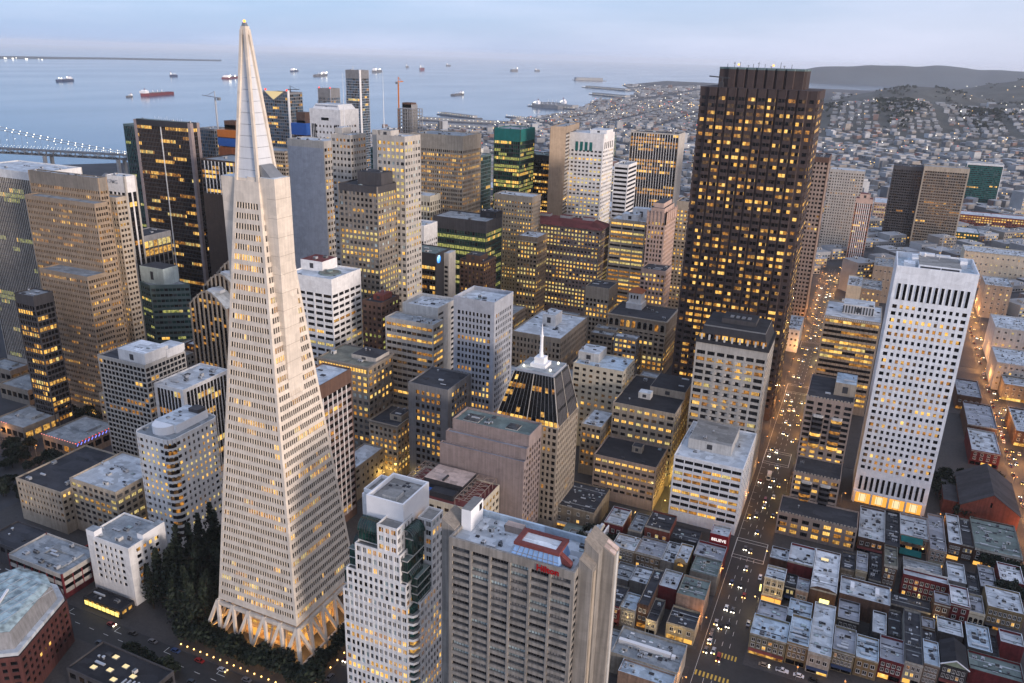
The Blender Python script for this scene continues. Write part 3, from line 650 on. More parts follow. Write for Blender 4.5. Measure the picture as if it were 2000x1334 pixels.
 ('office_building', 'white building with a rounded blank upper storey beside the twin shafts', 'building', -349.4, 598.6, 19.7, 24.0, 109, dict(wall='white',bay=3.2,pw=.5,sh=.5,fl=4.2,crown=14,lit=.1,dark='n',roof='light'), [], None),
 ('office_building', 'tan tower with small lit windows left of the red-roofed building', 'building', -297.6, 718.3, 41.3, 22.0, 122, dict(wall='beige',bay=3.0,pw=.55,sh=.55,fl=4.0,crown=6,lit=.5,tone='y',dark='b',roof='light',clutter=6), [], None),
 ('office_building', 'old brown building with a stepped roof below the dark green block', 'building', -290.7, 598.5, 23.2, 25.0, 84, dict(wall='brown',bay=3.4,pw=.5,sh=.45,lit=.25,dark='b',roof='dark'), [(.2,.8,.1,.7,5,'brown','dark'),], None),
 ('office_building', 'dark red-brown building with yellow windows below the twin shafts', 'building', -284.7, 431.0, 15.5, 22.4, 93, dict(wall='brown',bay=3.8,pw=.5,sh=.5,fl=4.0,crown=3,lit=.35,tone='l',dark='b',mull=1,roof='dark'), [(.3,.8,.3,.8,4,'redbrick','red'),], None),
 ('office_building', 'long grey stone building with a pale roof and a white roof tower', 'building', -190.2, 523.3, 39.4, 60.0, 55, dict(wall='stone',bay=3.0,pw=.5,sh=.4,fl=4.4,crown=4,lit=.12,tone='a',dark='n',roof='light',clutter=10), [(.35,.62,.45,.7,9,'white','light'),], None),
 ('office_building', 'tan stone building with a row of tall arched windows near its top', 'building', -133.5, 617.2, 49.7, 41.6, 50, dict(wall='stone',bay=4.4,pw=.4,sh=.42,fl=4.2,crown=11,lit=.5,tone='y',dark='k',mull=1,roof='dark',clutter=8), [], None),
 ('office_building', 'tan tower with a dark louvred top and lit rows', 'building', -190.9, 641.2, 21.4, 25.3, 64, dict(wall='stone',bay=3.2,pw=.42,sh=.42,fl=4.2,crown=11,lit=.4,tone='y',dark='k',mull=1,roof='dark'), [], None),
 ('hotel_building', 'middle stage of the stepped pink hotel beside the avenue, with bay windows', 'building', 11.6, 440.9, 25.4, 23.3, 30, dict(wall='pinktan',bay=5.0,pw=.42,sh=.40,fl=3.4,crown=2,lit=.55,tone='y',dark='k',mull=3,roof='dark',clutter=1,base=0,run=2), [], None),
 ('hotel_building', 'tallest stage of the stepped pink hotel beside the avenue', 'building', 11.7, 464.4, 26.0, 40.0, 68, dict(wall='pinktan',bay=4.8,pw=.45,sh=.40,fl=3.4,crown=2.5,lit=.65,tone='y',dark='k',mull=3,roof='dark',clutter=2,base=0,run=2), [(.55,1.0,.3,.75,8,'stone','blue'),], None),
 ('hotel_building', 'lowest stage of the stepped pink hotel with a lit ground floor', 'building', 23.8, 419.8, 41.5, 20.5, 14, dict(wall='pinktan',bay=6.0,pw=.38,sh=.36,fl=4.2,crown=2,lit=.85,tone='y',dark='k',mull=3,roof='dark',clutter=1,base=.5,run=2), [], None),
 ('office_building', 'dark and tan banded office block with a white louvred roof house', 'building', 23.5, 615.6, 39.4, 46.0, 75, dict(wall='stone',slab='stone',pier='dark',bay=3.0,pw=.06,sh=.45,fl=4.0,crown=2.5,lit=.6,tone='y',dark='k',run=5,roof='light',cc=1.2,clutter=4), [(.3,.85,.35,.75,7,'white','light'),], None),
]

# ---------------------------------------------------------------- the white pyramid
PX, PY = -212.5, 239.5
def pyr_half(z): return 21.3-(z-22.0)*0.0858
def build_pyramid():
    rt = root('pyramid_skyscraper', 'tall white pyramid tower with a pale spire and two side wings', 'skyscraper', PX, PY)
    R = random.Random(5)
    W = MB(); wins = MB()
    z0, z1, nf = 22.0, 196.0, 44
    fl = (z1-z0)/nf
    def ring(h, z): return [(-h, -h, z), (h, -h, z), (h, h, z), (-h, h, z)]
    # glass core with lit or dark panes, spandrels, mullion piers
    for k in range(nf):
        za = z0+k*fl; zs = za+fl*.42; zb = za+fl
        ha, hs, hb = pyr_half(za), pyr_half(zs), pyr_half(zb)
        W.hexa(ring(ha, za)+ring(hs, zs), 'wall_quartz')                      # spandrel ring
        W.hexa(ring(hs-.5, zs)+ring(hb-.5, zb), 'pane_black')                # core
        nb = max(4, int(round((2*hs-2.4)/1.28)))
        rows = {i: lit_grid(nb, 1, .20, 'y', 'k', R, 4)[0] for i in range(4)}
        for i, (d, nrm) in enumerate((((1, 0), (0, -1)), ((0, 1), (1, 0)), ((-1, 0), (0, 1)), ((0, -1), (-1, 0)))):
            def q(t, dep, h, z): return (d[0]*t+nrm[0]*(h+dep), d[1]*t+nrm[1]*(h+dep), z)
            m = 1.3
            bw = (2*hs-2*m)/nb; bt = (2*hb-2*m)/nb
            for c_ in (0, 1):     # corner blocks
                s0, s1 = (-hs, -hs+m) if c_ == 0 else (hs-m, hs)
                t0, t1 = (-hb, -hb+m) if c_ == 0 else (hb-m, hb)
                W.hexa([q(s0, -.01, hs, zs), q(s1, -.01, hs, zs), q(s1, -.55, hs, zs), q(s0, -.55, hs, zs), q(t0, -.01, hb, zb), q(t1, -.01, hb, zb), q(t1, -.55, hb, zb), q(t0, -.55, hb, zb)], 'wall_quartz')
            for b in range(nb):
                a0 = -hs+m+b*bw; a1 = -hb+m+b*bt
                wins.poly([q(a0+bw*.13, -.45, hs, zs), q(a0+bw*.87, -.45, hs, zs), q(a1+bt*.87, -.45, hb, zb), q(a1+bt*.13, -.45, hb, zb)], rows[i][b])
                s0, s1, t0, t1 = a0+bw*.87, a0+bw*1.13, a1+bt*.87, a1+bt*1.13
                if b < nb-1:
                    W.hexa([q(s0, -.06, hs, zs), q(s1, -.06, hs, zs), q(s1, -.55, hs, zs), q(s0, -.55, hs, zs), q(t0, -.06, hb, zb), q(t1, -.06, hb, zb), q(t1, -.55, hb, zb), q(t0, -.55, hb, zb)], 'wall_quartz')
    W.hexa(ring(pyr_half(z1), z1)+ring(pyr_half(204), 204), 'wall_quartz')
    W.build('wall', rt); wins.build('window_rows', rt, kind='stuff')
    # floor slab over the trusses
    b = MB(); b.hexa(ring(21.45, 20.9)+ring(21.3, 22), 'wall_quartz', bottom=True); b.hexa(ring(20.6, 19.9)+ring(20.6, 20.9), 'metal_dark', bottom=True)
    b.build('base_ledge', rt)
    # isosceles trusses round the base: six apexes per side on top, seven nodes below
    zt, zn = 19.0, 5.2; ht, hn = 21.6, 26.0
    for i, (d, nrm) in enumerate((((1, 0), (0, -1)), ((0, 1), (1, 0)), ((-1, 0), (0, 1)), ((0, -1), (-1, 0)))):
        def P(t, h, z): return (d[0]*t+nrm[0]*h, d[1]*t+nrm[1]*h, z)
        tops = [P(-ht+2*ht*k/5, ht, zt+1.0) for k in range(6)]
        nodes = [P(-hn+2*hn*k/6, hn, zn) for k in range(7)]
        for k in range(6):
            for e in (k, k+1):
                m = MB(); m.bar(tops[k], nodes[e], 1.35 if e in (0, 6) or k in (0, 5) else 1.2, 'wall_quartz', nrm+(0,)); m.build('truss_strut', rt)
        m = MB(); m.bar(P(-ht, ht, zt), P(ht, ht, zt), 1.5, 'wall_quartz'); m.build('truss_beam', rt)
        m = MB(); m.bar(P(-hn, hn, zn), P(hn, hn, zn), .9, 'wall_quartz'); m.build('truss_tie', rt)
        for k in range(6):
            m = MB(); m.bar(nodes[k], (nodes[k][0], nodes[k][1], 0), 1.3, 'wall_quartz', (1, 0, 0)); m.build('truss_foot', rt)
        for k in range(1, 6):
            m = MB(); m.bar(nodes[k], (nodes[k][0]*.62, nodes[k][1]*.62, zt), .8, 'wall_quartz'); m.build('inner_brace', rt)
    # recessed lobby lit from inside
    m = MB(); m.box(-15, 15, -15, 15, 0, 19.9, 'wall_stone', bottom=False)
    for i in range(7):
        for (x, y, dx, dy) in ((-13.5+i*4, -15.05, 3, 0), (15.05, -13.5+i*4, 0, 3)):
            m.poly([(x, y, .8), (x+dx, y+dy, .8), (x+dx, y+dy, 5.2), (x, y, 5.2)], 'glow_lobby' if i % 2 else 'lit_orange')
            m.poly([(x, y, 8), (x+dx, y+dy, 8), (x+dx, y+dy, 9.4), (x, y, 9.4)], 'lit_warm')
    m.build('lobby', rt)
    # spire: louvred panels with seams, corner ribs, cap
    S = MB(); zs0, zs1, n = 204.0, 257.0, 13
    for k in range(n):
        za = zs0+(zs1-zs0)*k/n; zb = zs0+(zs1-zs0)*(k+1)/n
        S.hexa(ring(pyr_half(za)-.75, za)+ring(pyr_half(zb)-.75, zb-.12), 'spire_panel')
    S.build('spire', rt)
    S = MB()
    for sx in (-1, 1):
        for sy in (-1, 1):
            p = (sx*(pyr_half(zs0)-.5), sy*(pyr_half(zs0)-.5), zs0); q_ = (sx*(pyr_half(zs1)-.35), sy*(pyr_half(zs1)-.35), zs1)
            S.bar(p, q_, 1.05, 'wall_quartz', (1, 0, 0))
    S.build('corner_rib', rt)
    S = MB(); h = pyr_half(257); S.hexa(ring(h, 255.2)+ring(h-.05, 258), 'wall_quartz'); S.hexa(ring(h-.3, 258)+ring(h*.5, 259.2), 'metal_grey'); S.build('spire_cap', rt)
    S = MB(); S.ball((0, 0, 259.7), .5, 'lamp_orange', 8, 6); S.build('beacon', rt)
    # wings
    S = MB(); S.box(0, 12.7, -5.2, 3.6, 118, 205.6, 'wall_quartz', 'roof_light'); S.box(0.5, 12.2, -4.7, 3.1, 205.6, 205.8, 'roof_light')
    for k in range(11): S.box(12.7, 12.73, -5.2, 3.6, 126+k*7.2, 126.12+k*7.2, 'wall_stone'); S.box(8.6, 12.7, -5.23, -5.2, 126+k*7.2, 126.12+k*7.2, 'wall_stone')
    S.build('wing', rt)
    S = MB(); S.hexa([(6, -4.4, 205.8), (10.5, -4.4, 205.8), (10.5, 2.8, 205.8), (6, 2.8, 205.8), (5, -4.0, 210), (6, -4.0, 210), (6, 2.4, 210), (5, 2.4, 210)], 'metal_grey'); S.build('skylight', rt)
    S = MB(); S.box(-12.9, 0, -5.0, 3.6, 118, 205.0, 'wall_quartz', 'roof_light'); S.build('wing', rt)
    # the glow of the lobby ceiling lamps
    for (x, y) in ((-18.5, -21), (-6, -21), (6, -21), (18.5, -19), (20.5, -7), (20.5, 7), (20.5, 19)):
        l = bpy.data.lights.new('lobby_lamp', 'POINT'); l.energy = 900; l.color = (1.0, .50, .14); l.shadow_soft_size = .6
        link('lobby_lamp', l, rt, (x, y, 4.4))
build_pyramid()

# ---------------------------------------------------------------- the dark bay-windowed giant
def build_giant():
    x1, y0, w, d, H = -41.1, 573.1, 75.0, 58.0, 235.0
    cx, cy = x1-w/2, y0+d/2
    rt = root('skyscraper', 'tallest dark granite tower of saw-tooth bays full of yellow lit windows', 'skyscraper', cx, cy)
    R = random.Random(11)
    def saw(w, d, out, dep):
        """Outline with trapezoid bays on all sides; returns polygon and the bays (start point, direction)."""
        P = []; bays = []
        for (o, dr, L) in (((-w/2, -d/2), (1, 0), w), ((w/2, -d/2), (0, 1), d), ((w/2, d/2), (-1, 0), w), ((-w/2, d/2), (0, -1), d)):
            n = (dr[1], -dr[0]); m = 5.2; nb = int(round((L-2*m)/6.4)); p = (L-2*m)/nb
            P.append(o)
            for k in range(nb):
                for (t, e) in ((m+k*p+.42, 0), (m+k*p+1.0, dep), (m+(k+1)*p-1.0, dep), (m+(k+1)*p-.42, 0)):
                    P.append((o[0]+dr[0]*t+n[0]*(e+out), o[1]+dr[1]*t+n[1]*(e+out)))
                bays.append((o, dr, n, m+k*p, p))
        return P, bays
    W = MB()
    nf = 46; zb0, zt0 = 8.0, H-6.0; fl = (zt0-zb0)/nf
    core, bays = saw(w, d, 0, 1.2)
    slab = inset(core, -.28)
    W.prism(core, 0, H-1.0, 'wall_granite', 'roof_dark')
    mech = {28, 29}
    for f in range(nf+1):
        z = zb0+f*fl
        W.prism(slab, z, z+(fl*.5 if f < nf else 5.6), 'wall_granite', lid=True)
    W.prism(slab, 0, 5, 'wall_granite')
    for (o, dr, n, t, p) in bays:      # the pier between two bays
        W.obox(o, dr, t-.48, t+.48, 0, H-.4, .45, -.5, 'wall_granite')
    W.build('wall', rt)
    # one object per bay window: three panes and two mullions
    mesh = {}
    def bay_mesh(key, p, mats):
        if key in mesh: return mesh[key]
        m = MB(); hh = fl*.47; dep = 1.2+.06
        pts = [(.48, .05), (1.0, dep), (p-1.0, dep), (p-.48, .05)]
        for i in range(3):
            a, b = pts[i], pts[i+1]
            if i == 1:
                mid = (p/2, dep)
                m.poly([(a[0], -a[1], 0), (mid[0], -mid[1], 0), (mid[0], -mid[1], hh), (a[0], -a[1], hh)], mats[1])
                m.poly([(mid[0], -mid[1], 0), (b[0], -b[1], 0), (b[0], -b[1], hh), (mid[0], -mid[1], hh)], mats[2])
            else:
                m.poly([(a[0], -a[1], 0), (b[0], -b[1], 0), (b[0], -b[1], hh), (a[0], -a[1], hh)], mats[0 if i == 0 else 3])
        m.box(p/2-.12, p/2+.12, -dep-.12, -dep-.01, 0, hh, 'wall_bronze')
        for q in (1.0, p-1.0): m.box(q-.13, q+.13, -dep-.14, -dep+.1, 0, hh, 'wall_bronze')
        mesh[key] = m.mesh('bay_window'); return mesh[key]
    rest = MB(); items = []
    D = lambda: R.choice(['pane_black', 'pane_black', 'pane_black', 'pane_dark', 'pane_brown', 'lit_dim'])
    Lt = lambda: R.choice(['lit_bright', 'lit_warm', 'lit_warm', 'lit_amber', 'lit_amber', 'lit_bright'])
    sets = []
    for k in range(14): sets.append((Lt(), Lt(), Lt(), Lt()))
    for k in range(9): sets.append((D(), Lt(), D(), Lt()))
    for k in range(9): sets.append((D(), D(), Lt(), Lt()))
    darks = [(D(), D(), D(), D()) for k in range(14)]
    for f in range(nf):
        u = R.random(); pf = .30 if u < .3 else .62 if u < .75 else .9
        for bi, (o, dr, n, t, p) in enumerate(bays):
            i = R.randrange(len(sets)) if (R.random() < pf and f not in mech) else 100+R.randrange(14)
            items.append((f, o, dr, n, t, p, i))
    vis = [it for it in items if (it[2] == (1, 0) or it[2] == (0, 1)) and it[0] > 9]
    vis.sort(key=lambda it: (it[2] != (1, 0), -it[0]))
    chosen = set(id(it) for it in vis[:300])
    for it in items:
        f, o, dr, n, t, p, i = it
        z = zb0+f*fl+fl*.5+.03; mats = sets[i] if i < 100 else darks[i-100]
        me = bay_mesh((i, round(p, 2)), p, mats); ang = math.atan2(dr[1], dr[0])
        loc = (o[0]+dr[0]*t, o[1]+dr[1]*t, z)
        if id(it) in chosen: link('bay_window', me, rt, loc, ang)
        else:
            hh = fl*.47; pts = [(.48, .05), (1.0, 1.26), (p/2, 1.26), (p-1.0, 1.26), (p-.48, .05)]
            for k in range(4):
                q = [(loc[0]+dr[0]*a+n[0]*b, loc[1]+dr[1]*a+n[1]*b) for a, b in pts[k:k+2]]
                rest.poly([(*q[0], z), (*q[1], z), (*q[1], z+hh), (*q[0], z+hh)], mats[k])
    # plain windows in the flat corners
    for dr, o, L in (((1, 0), (-w/2, -d/2), w), ((0, 1), (w/2, -d/2), d)):
        n = (dr[1], -dr[0])
        for f in range(nf):
            for t in (1.3, L-3.9):
                z = zb0+f*fl+fl*.5+.03
                q = [(o[0]+dr[0]*a+n[0]*.06, o[1]+dr[1]*a+n[1]*.06) for a in (t, t+2.6)]
                rest.poly([(*q[0], z), (*q[1], z), (*q[1], z+fl*.47), (*q[0], z+fl*.47)], D() if R.random() < .75 else Lt())
    rest.build('window_rows', rt, kind='stuff')
    # roof house with its own saw-tooth stripes, window-washing crane, aerials
    P2, b2 = saw(55, 38, 0, 1.5)
    m = MB(); m.prism([(a-1, b+4) for a, b in P2], H-1, 247.2, 'wall_granite', 'roof_dark')
    m.build('penthouse', rt)
    m = MB(); m.prism([(a-1, b+4) for a, b in inset(P2, -.15)], 246.3, 247.5, 'wall_teal'); m.build('coping', rt)
    m = MB(); m.box(-26.5, -24, -24, -21, H-1, H+3, 'metal_dark'); m.bar((-25, -22.5, H+3), (-25, -22.5, H+5.5), 1.0, 'metal_dark', (1, 0, 0)); m.bar((-20, -22.5, H+5.5), (-34, -22.5, H+6.4), .8, 'metal_dark'); m.build('roof_crane', rt)
    for k in range(11):
        x = -24+k*4.2+R.uniform(-1, 1); m = MB(); hgt = R.uniform(1.5, 4.5)
        m.tube((x, -10, 247.2), (x, -10, 247.2+hgt), .16, 'metal_dark', 5)
        if k % 2: m.tube((x-.6, -10, 247.2+hgt*.8), (x+.6, -10.3, 247.2+hgt*.8), .55, 'metal_light', 8, .2)
        m.build('aerial', rt)
    for x in (-17, 6):
        m = MB(); m.ball((x, -12, 249.4), .7, 'lamp_orange', 6, 4); m.build('warning_lamp', rt)
build_giant()

# ---------------------------------------------------------------- the white tower with the grid of square windows
def extra650(rt, w, d, zr, R):
    wins = Wins()
    for k in range(12):       # tall openings under the crown and above the lobby
        bw = (w-2*1.6)/12; x = -w/2+1.6+(k+.5)*bw
        for (z, h) in ((133.6, 9.2), (13.4, 9.2)):
            m = MB(); m.box(x-bw*.24, x+bw*.24, -d/2-.06, -d/2-.035, z-h/2, z+h/2, 'pane_black', bottom=False); m.box(x-bw*.31, x-bw*.24, -d/2-.14, -d/2-.03, z-h/2, z+h/2, 'wall_bluewhite'); m.box(x+bw*.24, x+bw*.31, -d/2-.14, -d/2-.03, z-h/2, z+h/2, 'wall_bluewhite')
            m.build('tall_window', rt)
    m = MB()                  # open plant deck inside the parapet
    m.box(-w*.22, w*.30, -d*.30, d*.34, zr, zr+3.4, 'wall_bluewhite', 'roof_gravel')
    m.build('penthouse', rt)
    m = MB(); m.box(-w*.20, w*.05, -d*.30-.05, -d*.30-.01, zr+.8, zr+2.6, 'metal_dark'); m.box(w*.06, w*.28, -d*.30-.05, -d*.30-.01, zr+.8, zr+2.6, 'metal_dark'); m.build('louvre', rt)
    for (a, b, c, e, h) in ((-.40, -.26, -.2, .0, 2.6), (-.30, -.22, .05, .3, 4.2), (.31, .40, .10, .34, 4.5), (-.2, 0, .35, .45, 4.6), (.02, .2, .35, .45, 4.3)):
        m = MB(); m.box(a*w, b*w, c*d, e*d, zr, zr+h, 'paint_white', 'roof_white'); m.build('plant_box', rt)
    m = MB(); m.tube((2, d*.2, zr+3.4), (2, d*.2, zr+17), .18, 'metal_light', 6, .08); m.build('mast', rt)
    m = MB(); m.tube((-6, d*.3, zr+4), (-5.4, d*.25, zr+5.6), 1.4, 'paint_white', 10, .5); m.build('dish', rt)
building('office_tower', 'white tower with a regular grid of square windows and a lit arcade at its foot', 'tower', 60.6, 478.4, 40.3, 40.0, 148.0,
         dict(wall='bluewhite', bay=3.1, pw=.50, sh=.46, fl=4.05, crown=22.0, base=21.0, lit=.42, tone='a', dark='k', par=3.2, rec=.6, cc=1.6, roof='blue', clutter=0, run=3, core='pane_black', minpx=7.0), seed=3, extra=extra650)
def arcade():
    rt = root('arcade', 'orange-lit glass arcade under the white gridded tower', 'arcade', 40.4, 477.6)
    for k in range(4):
        m = MB(); x = -18.4+k*9.4
        m.poly([(x, .55, 0.2), (x+8.4, .55, .2), (x+8.4, .55, 6.8), (x, .55, 6.8)], 'glow_lobby')
        m.poly([(x+2, .5, 1.2), (x+6, .5, 1.2), (x+6, .5, 6.2), (x+2, .5, 6.2)], 'glow_white')
        for q in (0, 2.8, 5.6, 8.4): m.box(x+q-.08, x+q+.08, .35, .5, .2, 6.8, 'metal_dark')
        m.build('window', rt)
    for k in range(5):
        m = MB(); x = -18.9+k*9.4; m.box(x-.5, x+.5, -.3, .6, 0, 7.4, 'wall_bluewhite'); m.build('column', rt)
    m = MB(); m.box(-20, 20, -.2, .62, 7.4, 8.0, 'wall_bluewhite'); m.build('lintel', rt)
arcade()

# ---------------------------------------------------------------- the concrete hotel slab
def text_mesh(txt, size, mat, extrude=.12, offset=0.0):
    c = bpy.data.curves.new('sign_letters', 'FONT'); c.body = txt; c.size = size; c.extrude = extrude; c.offset = offset
    c.align_x = 'CENTER'; c.align_y = 'BOTTOM_BASELINE'
    c.materials.append(MATS[mat])
    tmp = bpy.data.objects.new('sign_letters', c); me = bpy.data.meshes.new_from_object(tmp); bpy.data.objects.remove(tmp); me.name = 'sign_letters'
    return me
def sign(txt, size, mat, parent, loc, rz=0.0, extrude=.12, offset=0.0):
    o = link('sign_letters', text_mesh(txt, size, mat, extrude, offset), parent, loc)
    o.rotation_euler = (pi/2, 0, rz)
    return o

def build_hotel():
    x1, y0, w, d, H = -65.1, 203.2, 45.0, 20.0, 98.0
    R = random.Random(21)
    def extra(rt, w, d, zr, R):
        # shafts at the ends
        def shaft(pts, z0_, H_, cut, name='shaft', m_='wall_concrete', top='wall_warmgrey'):
            m = MB(); P = pts
            m.prism(P, 0, H_-cut, m_, lid=False)
            b = inset(P, .02); xs = [p[0] for p in P]
            # chamfered head: the outer side is lower
            mx, mn = max(xs), min(xs)
            n = len(P)
            hi = [(p[0], p[1], H_ if p[0] < (mx+mn)/2 else H_-cut+.01) for p in P]
            lo = [(p[0], p[1], H_-cut) for p in P]
            for k in range(n):
                k2 = (k+1) % n
                if hi[k][2] > lo[k][2]+.05 or hi[k2][2] > lo[k2][2]+.05: m.poly([lo[k], lo[k2], hi[k2], hi[k]], m_)
            m.poly(hi, top)
            return m.build(name, rt)
        shaft(rect(w/2+.05, w/2+4.6, -d/2+3.5, -d/2+8.0), 0, 101, 3.0)
        shaft(rect(w/2+.05, w/2+5.0, -d/2+8.05, -d/2+12.4), 0, 105.5, 4.0)
        shaft(rect(w/2+.05, w/2+9.0, -d/2+12.45, -d/2+18.5), 0, 105.0, 6.0)
        shaft(rect(-w/2-5.0, -w/2-.05, -d/2+4, -d/2+14), 0, 101.5, 3.0)
        m = MB(); m.box(w/2+9.0, w/2+9.35, -d/2+14.5, -d/2+16.2, 0, 99, 'wall_offwhite'); m.build('pale_rib', rt)
        m = MB(); m.box(w/2+4.6, w/2+4.95, -d/2+4.6, -d/2+6.6, 0, 97, 'wall_beige'); m.build('pale_rib', rt)
        for k in range(2):
            m = MB(); m.hexa([(w/2+5.2, -d/2+13+k*2.7, 100.2), (w/2+8.9, -d/2+13+k*2.7, 99.2), (w/2+8.9, -d/2+15+k*2.7, 99.2), (w/2+5.2, -d/2+15+k*2.7, 100.2), (w/2+5.2, -d/2+13+k*2.7, 101.6), (w/2+8.9, -d/2+13+k*2.7, 99.6), (w/2+8.9, -d/2+15+k*2.7, 99.6), (w/2+5.2, -d/2+15+k*2.7, 101.6)], 'roof_peach'); m.build('roof_hood', rt)
        # white lift house by the east end
        m = MB(); m.box(-w/2+.6, -w/2+4.2, -2, 7.5, zr, zr+8, 'paint_white', 'roof_gravel'); m.build('lift_house', rt)
        m = MB(); m.box(-w/2+4.2, -w/2+4.26, 4.5, 6.5, zr+4.5, zr+7, 'pane_black'); m.build('window', rt)
        # roof lounge: sloping blue glass skirt, brown-red rim, pale cover
        a, b, c, e = -.5, 16.9, -9.4, 1.4
        m = MB(); m.hexa([(a, c, zr), (b, c, zr), (b, e, zr), (a, e, zr), (a+1.6, c+2.0, zr+4.2), (b-1.2, c+2.0, zr+4.2), (b-1.2, e-.8, zr+4.2), (a+1.6, e-.8, zr+4.2)], 'wall_lightblue'); lg = m.build('roof_lounge', rt)
        m = MB()
        for k in range(1, 9):
            x = a+(b-a)*k/9; x2 = a+1.6+(b-a-2.8)*k/9
            m.bar((x, c-.02, zr), (x2, c+1.98, zr+4.2), .16, 'wall_grey')
        m.bar((a+.7, c+.9, zr+2.1), (b-.6, c+.9, zr+2.1), .14, 'wall_grey'); m.build('glazing_bars', lg)
        a2, b2, c2, e2 = a+.9, b-.6, c+1.4, e-.2
        for (X0, X1, Y0, Y1) in ((a2, b2, c2, c2+1.7), (a2, b2, e2-1.5, e2), (a2, a2+1.8, c2+1.7, e2-1.5), (b2-1.8, b2, c2+1.7, e2-1.5)):
            m = MB(); m.box(X0, X1, Y0, Y1, zr+4.2, zr+5.3, 'roof_red'); m.build('rim', lg)
        m = MB(); m.box(a2+1.85, b2-1.85, c2+1.75, e2-1.55, zr+4.2, zr+4.8, 'roof_white'); m.build('cover', lg)
        m = MB(); m.hexa([(b-1.5, c+3.2, zr+1), (b+3.2, c+2.2, zr+.4), (b+3.2, c+4.2, zr+.4), (b-1.5, c+5.2, zr+1), (b-1.5, c+3.2, zr+4.2), (b+3.2, c+2.2, zr+1.8), (b+3.2, c+4.2, zr+1.8), (b-1.5, c+5.2, zr+4.2)], 'roof_red'); m.build('stair_hood', lg)
        # blue-grey screen wall at the back, pink plant house
        m = MB(); m.box(-w/2+1, w/2-2, d/2-1.3, d/2-.5, zr, zr+2.4, 'roof_blue'); m.build('screen_wall', rt)
        m = MB(); m.box(-8, -1.5, 3.5, 6.5, zr, zr+2.6, 'wall_pinktan', 'roof_peach'); m.build('plant_house', rt)
        clutter(rt, -w/2+5, -2, -d/2+1.5, d/2-2, zr, 16, R, .75)
        clutter(rt, w/2-5, w/2-.8, -d/2+1.2, d/2-2, zr, 3, R, .7)
        s = sign('Hilton', 3.1, 'sign_red', rt, (13.4, -d/2-.18, 95.25), 0, .1, .06)
    building('hotel_slab', 'concrete hotel slab with deep window bands, end shafts and red letters on its parapet', 'hotel', x1, y0, w, d, H,
             dict(wall='concrete', bay=7.3, pw=.10, sh=.44, fl=2.95, crown=3.1, lit=.012, tone='y', dark='m', run=1, rec=.85, cc=1.2, mull=5, roof='light', clutter=0, big=1, bigw=.75, par=1.4, minpx=12), seed=8, extra=extra)
build_hotel()

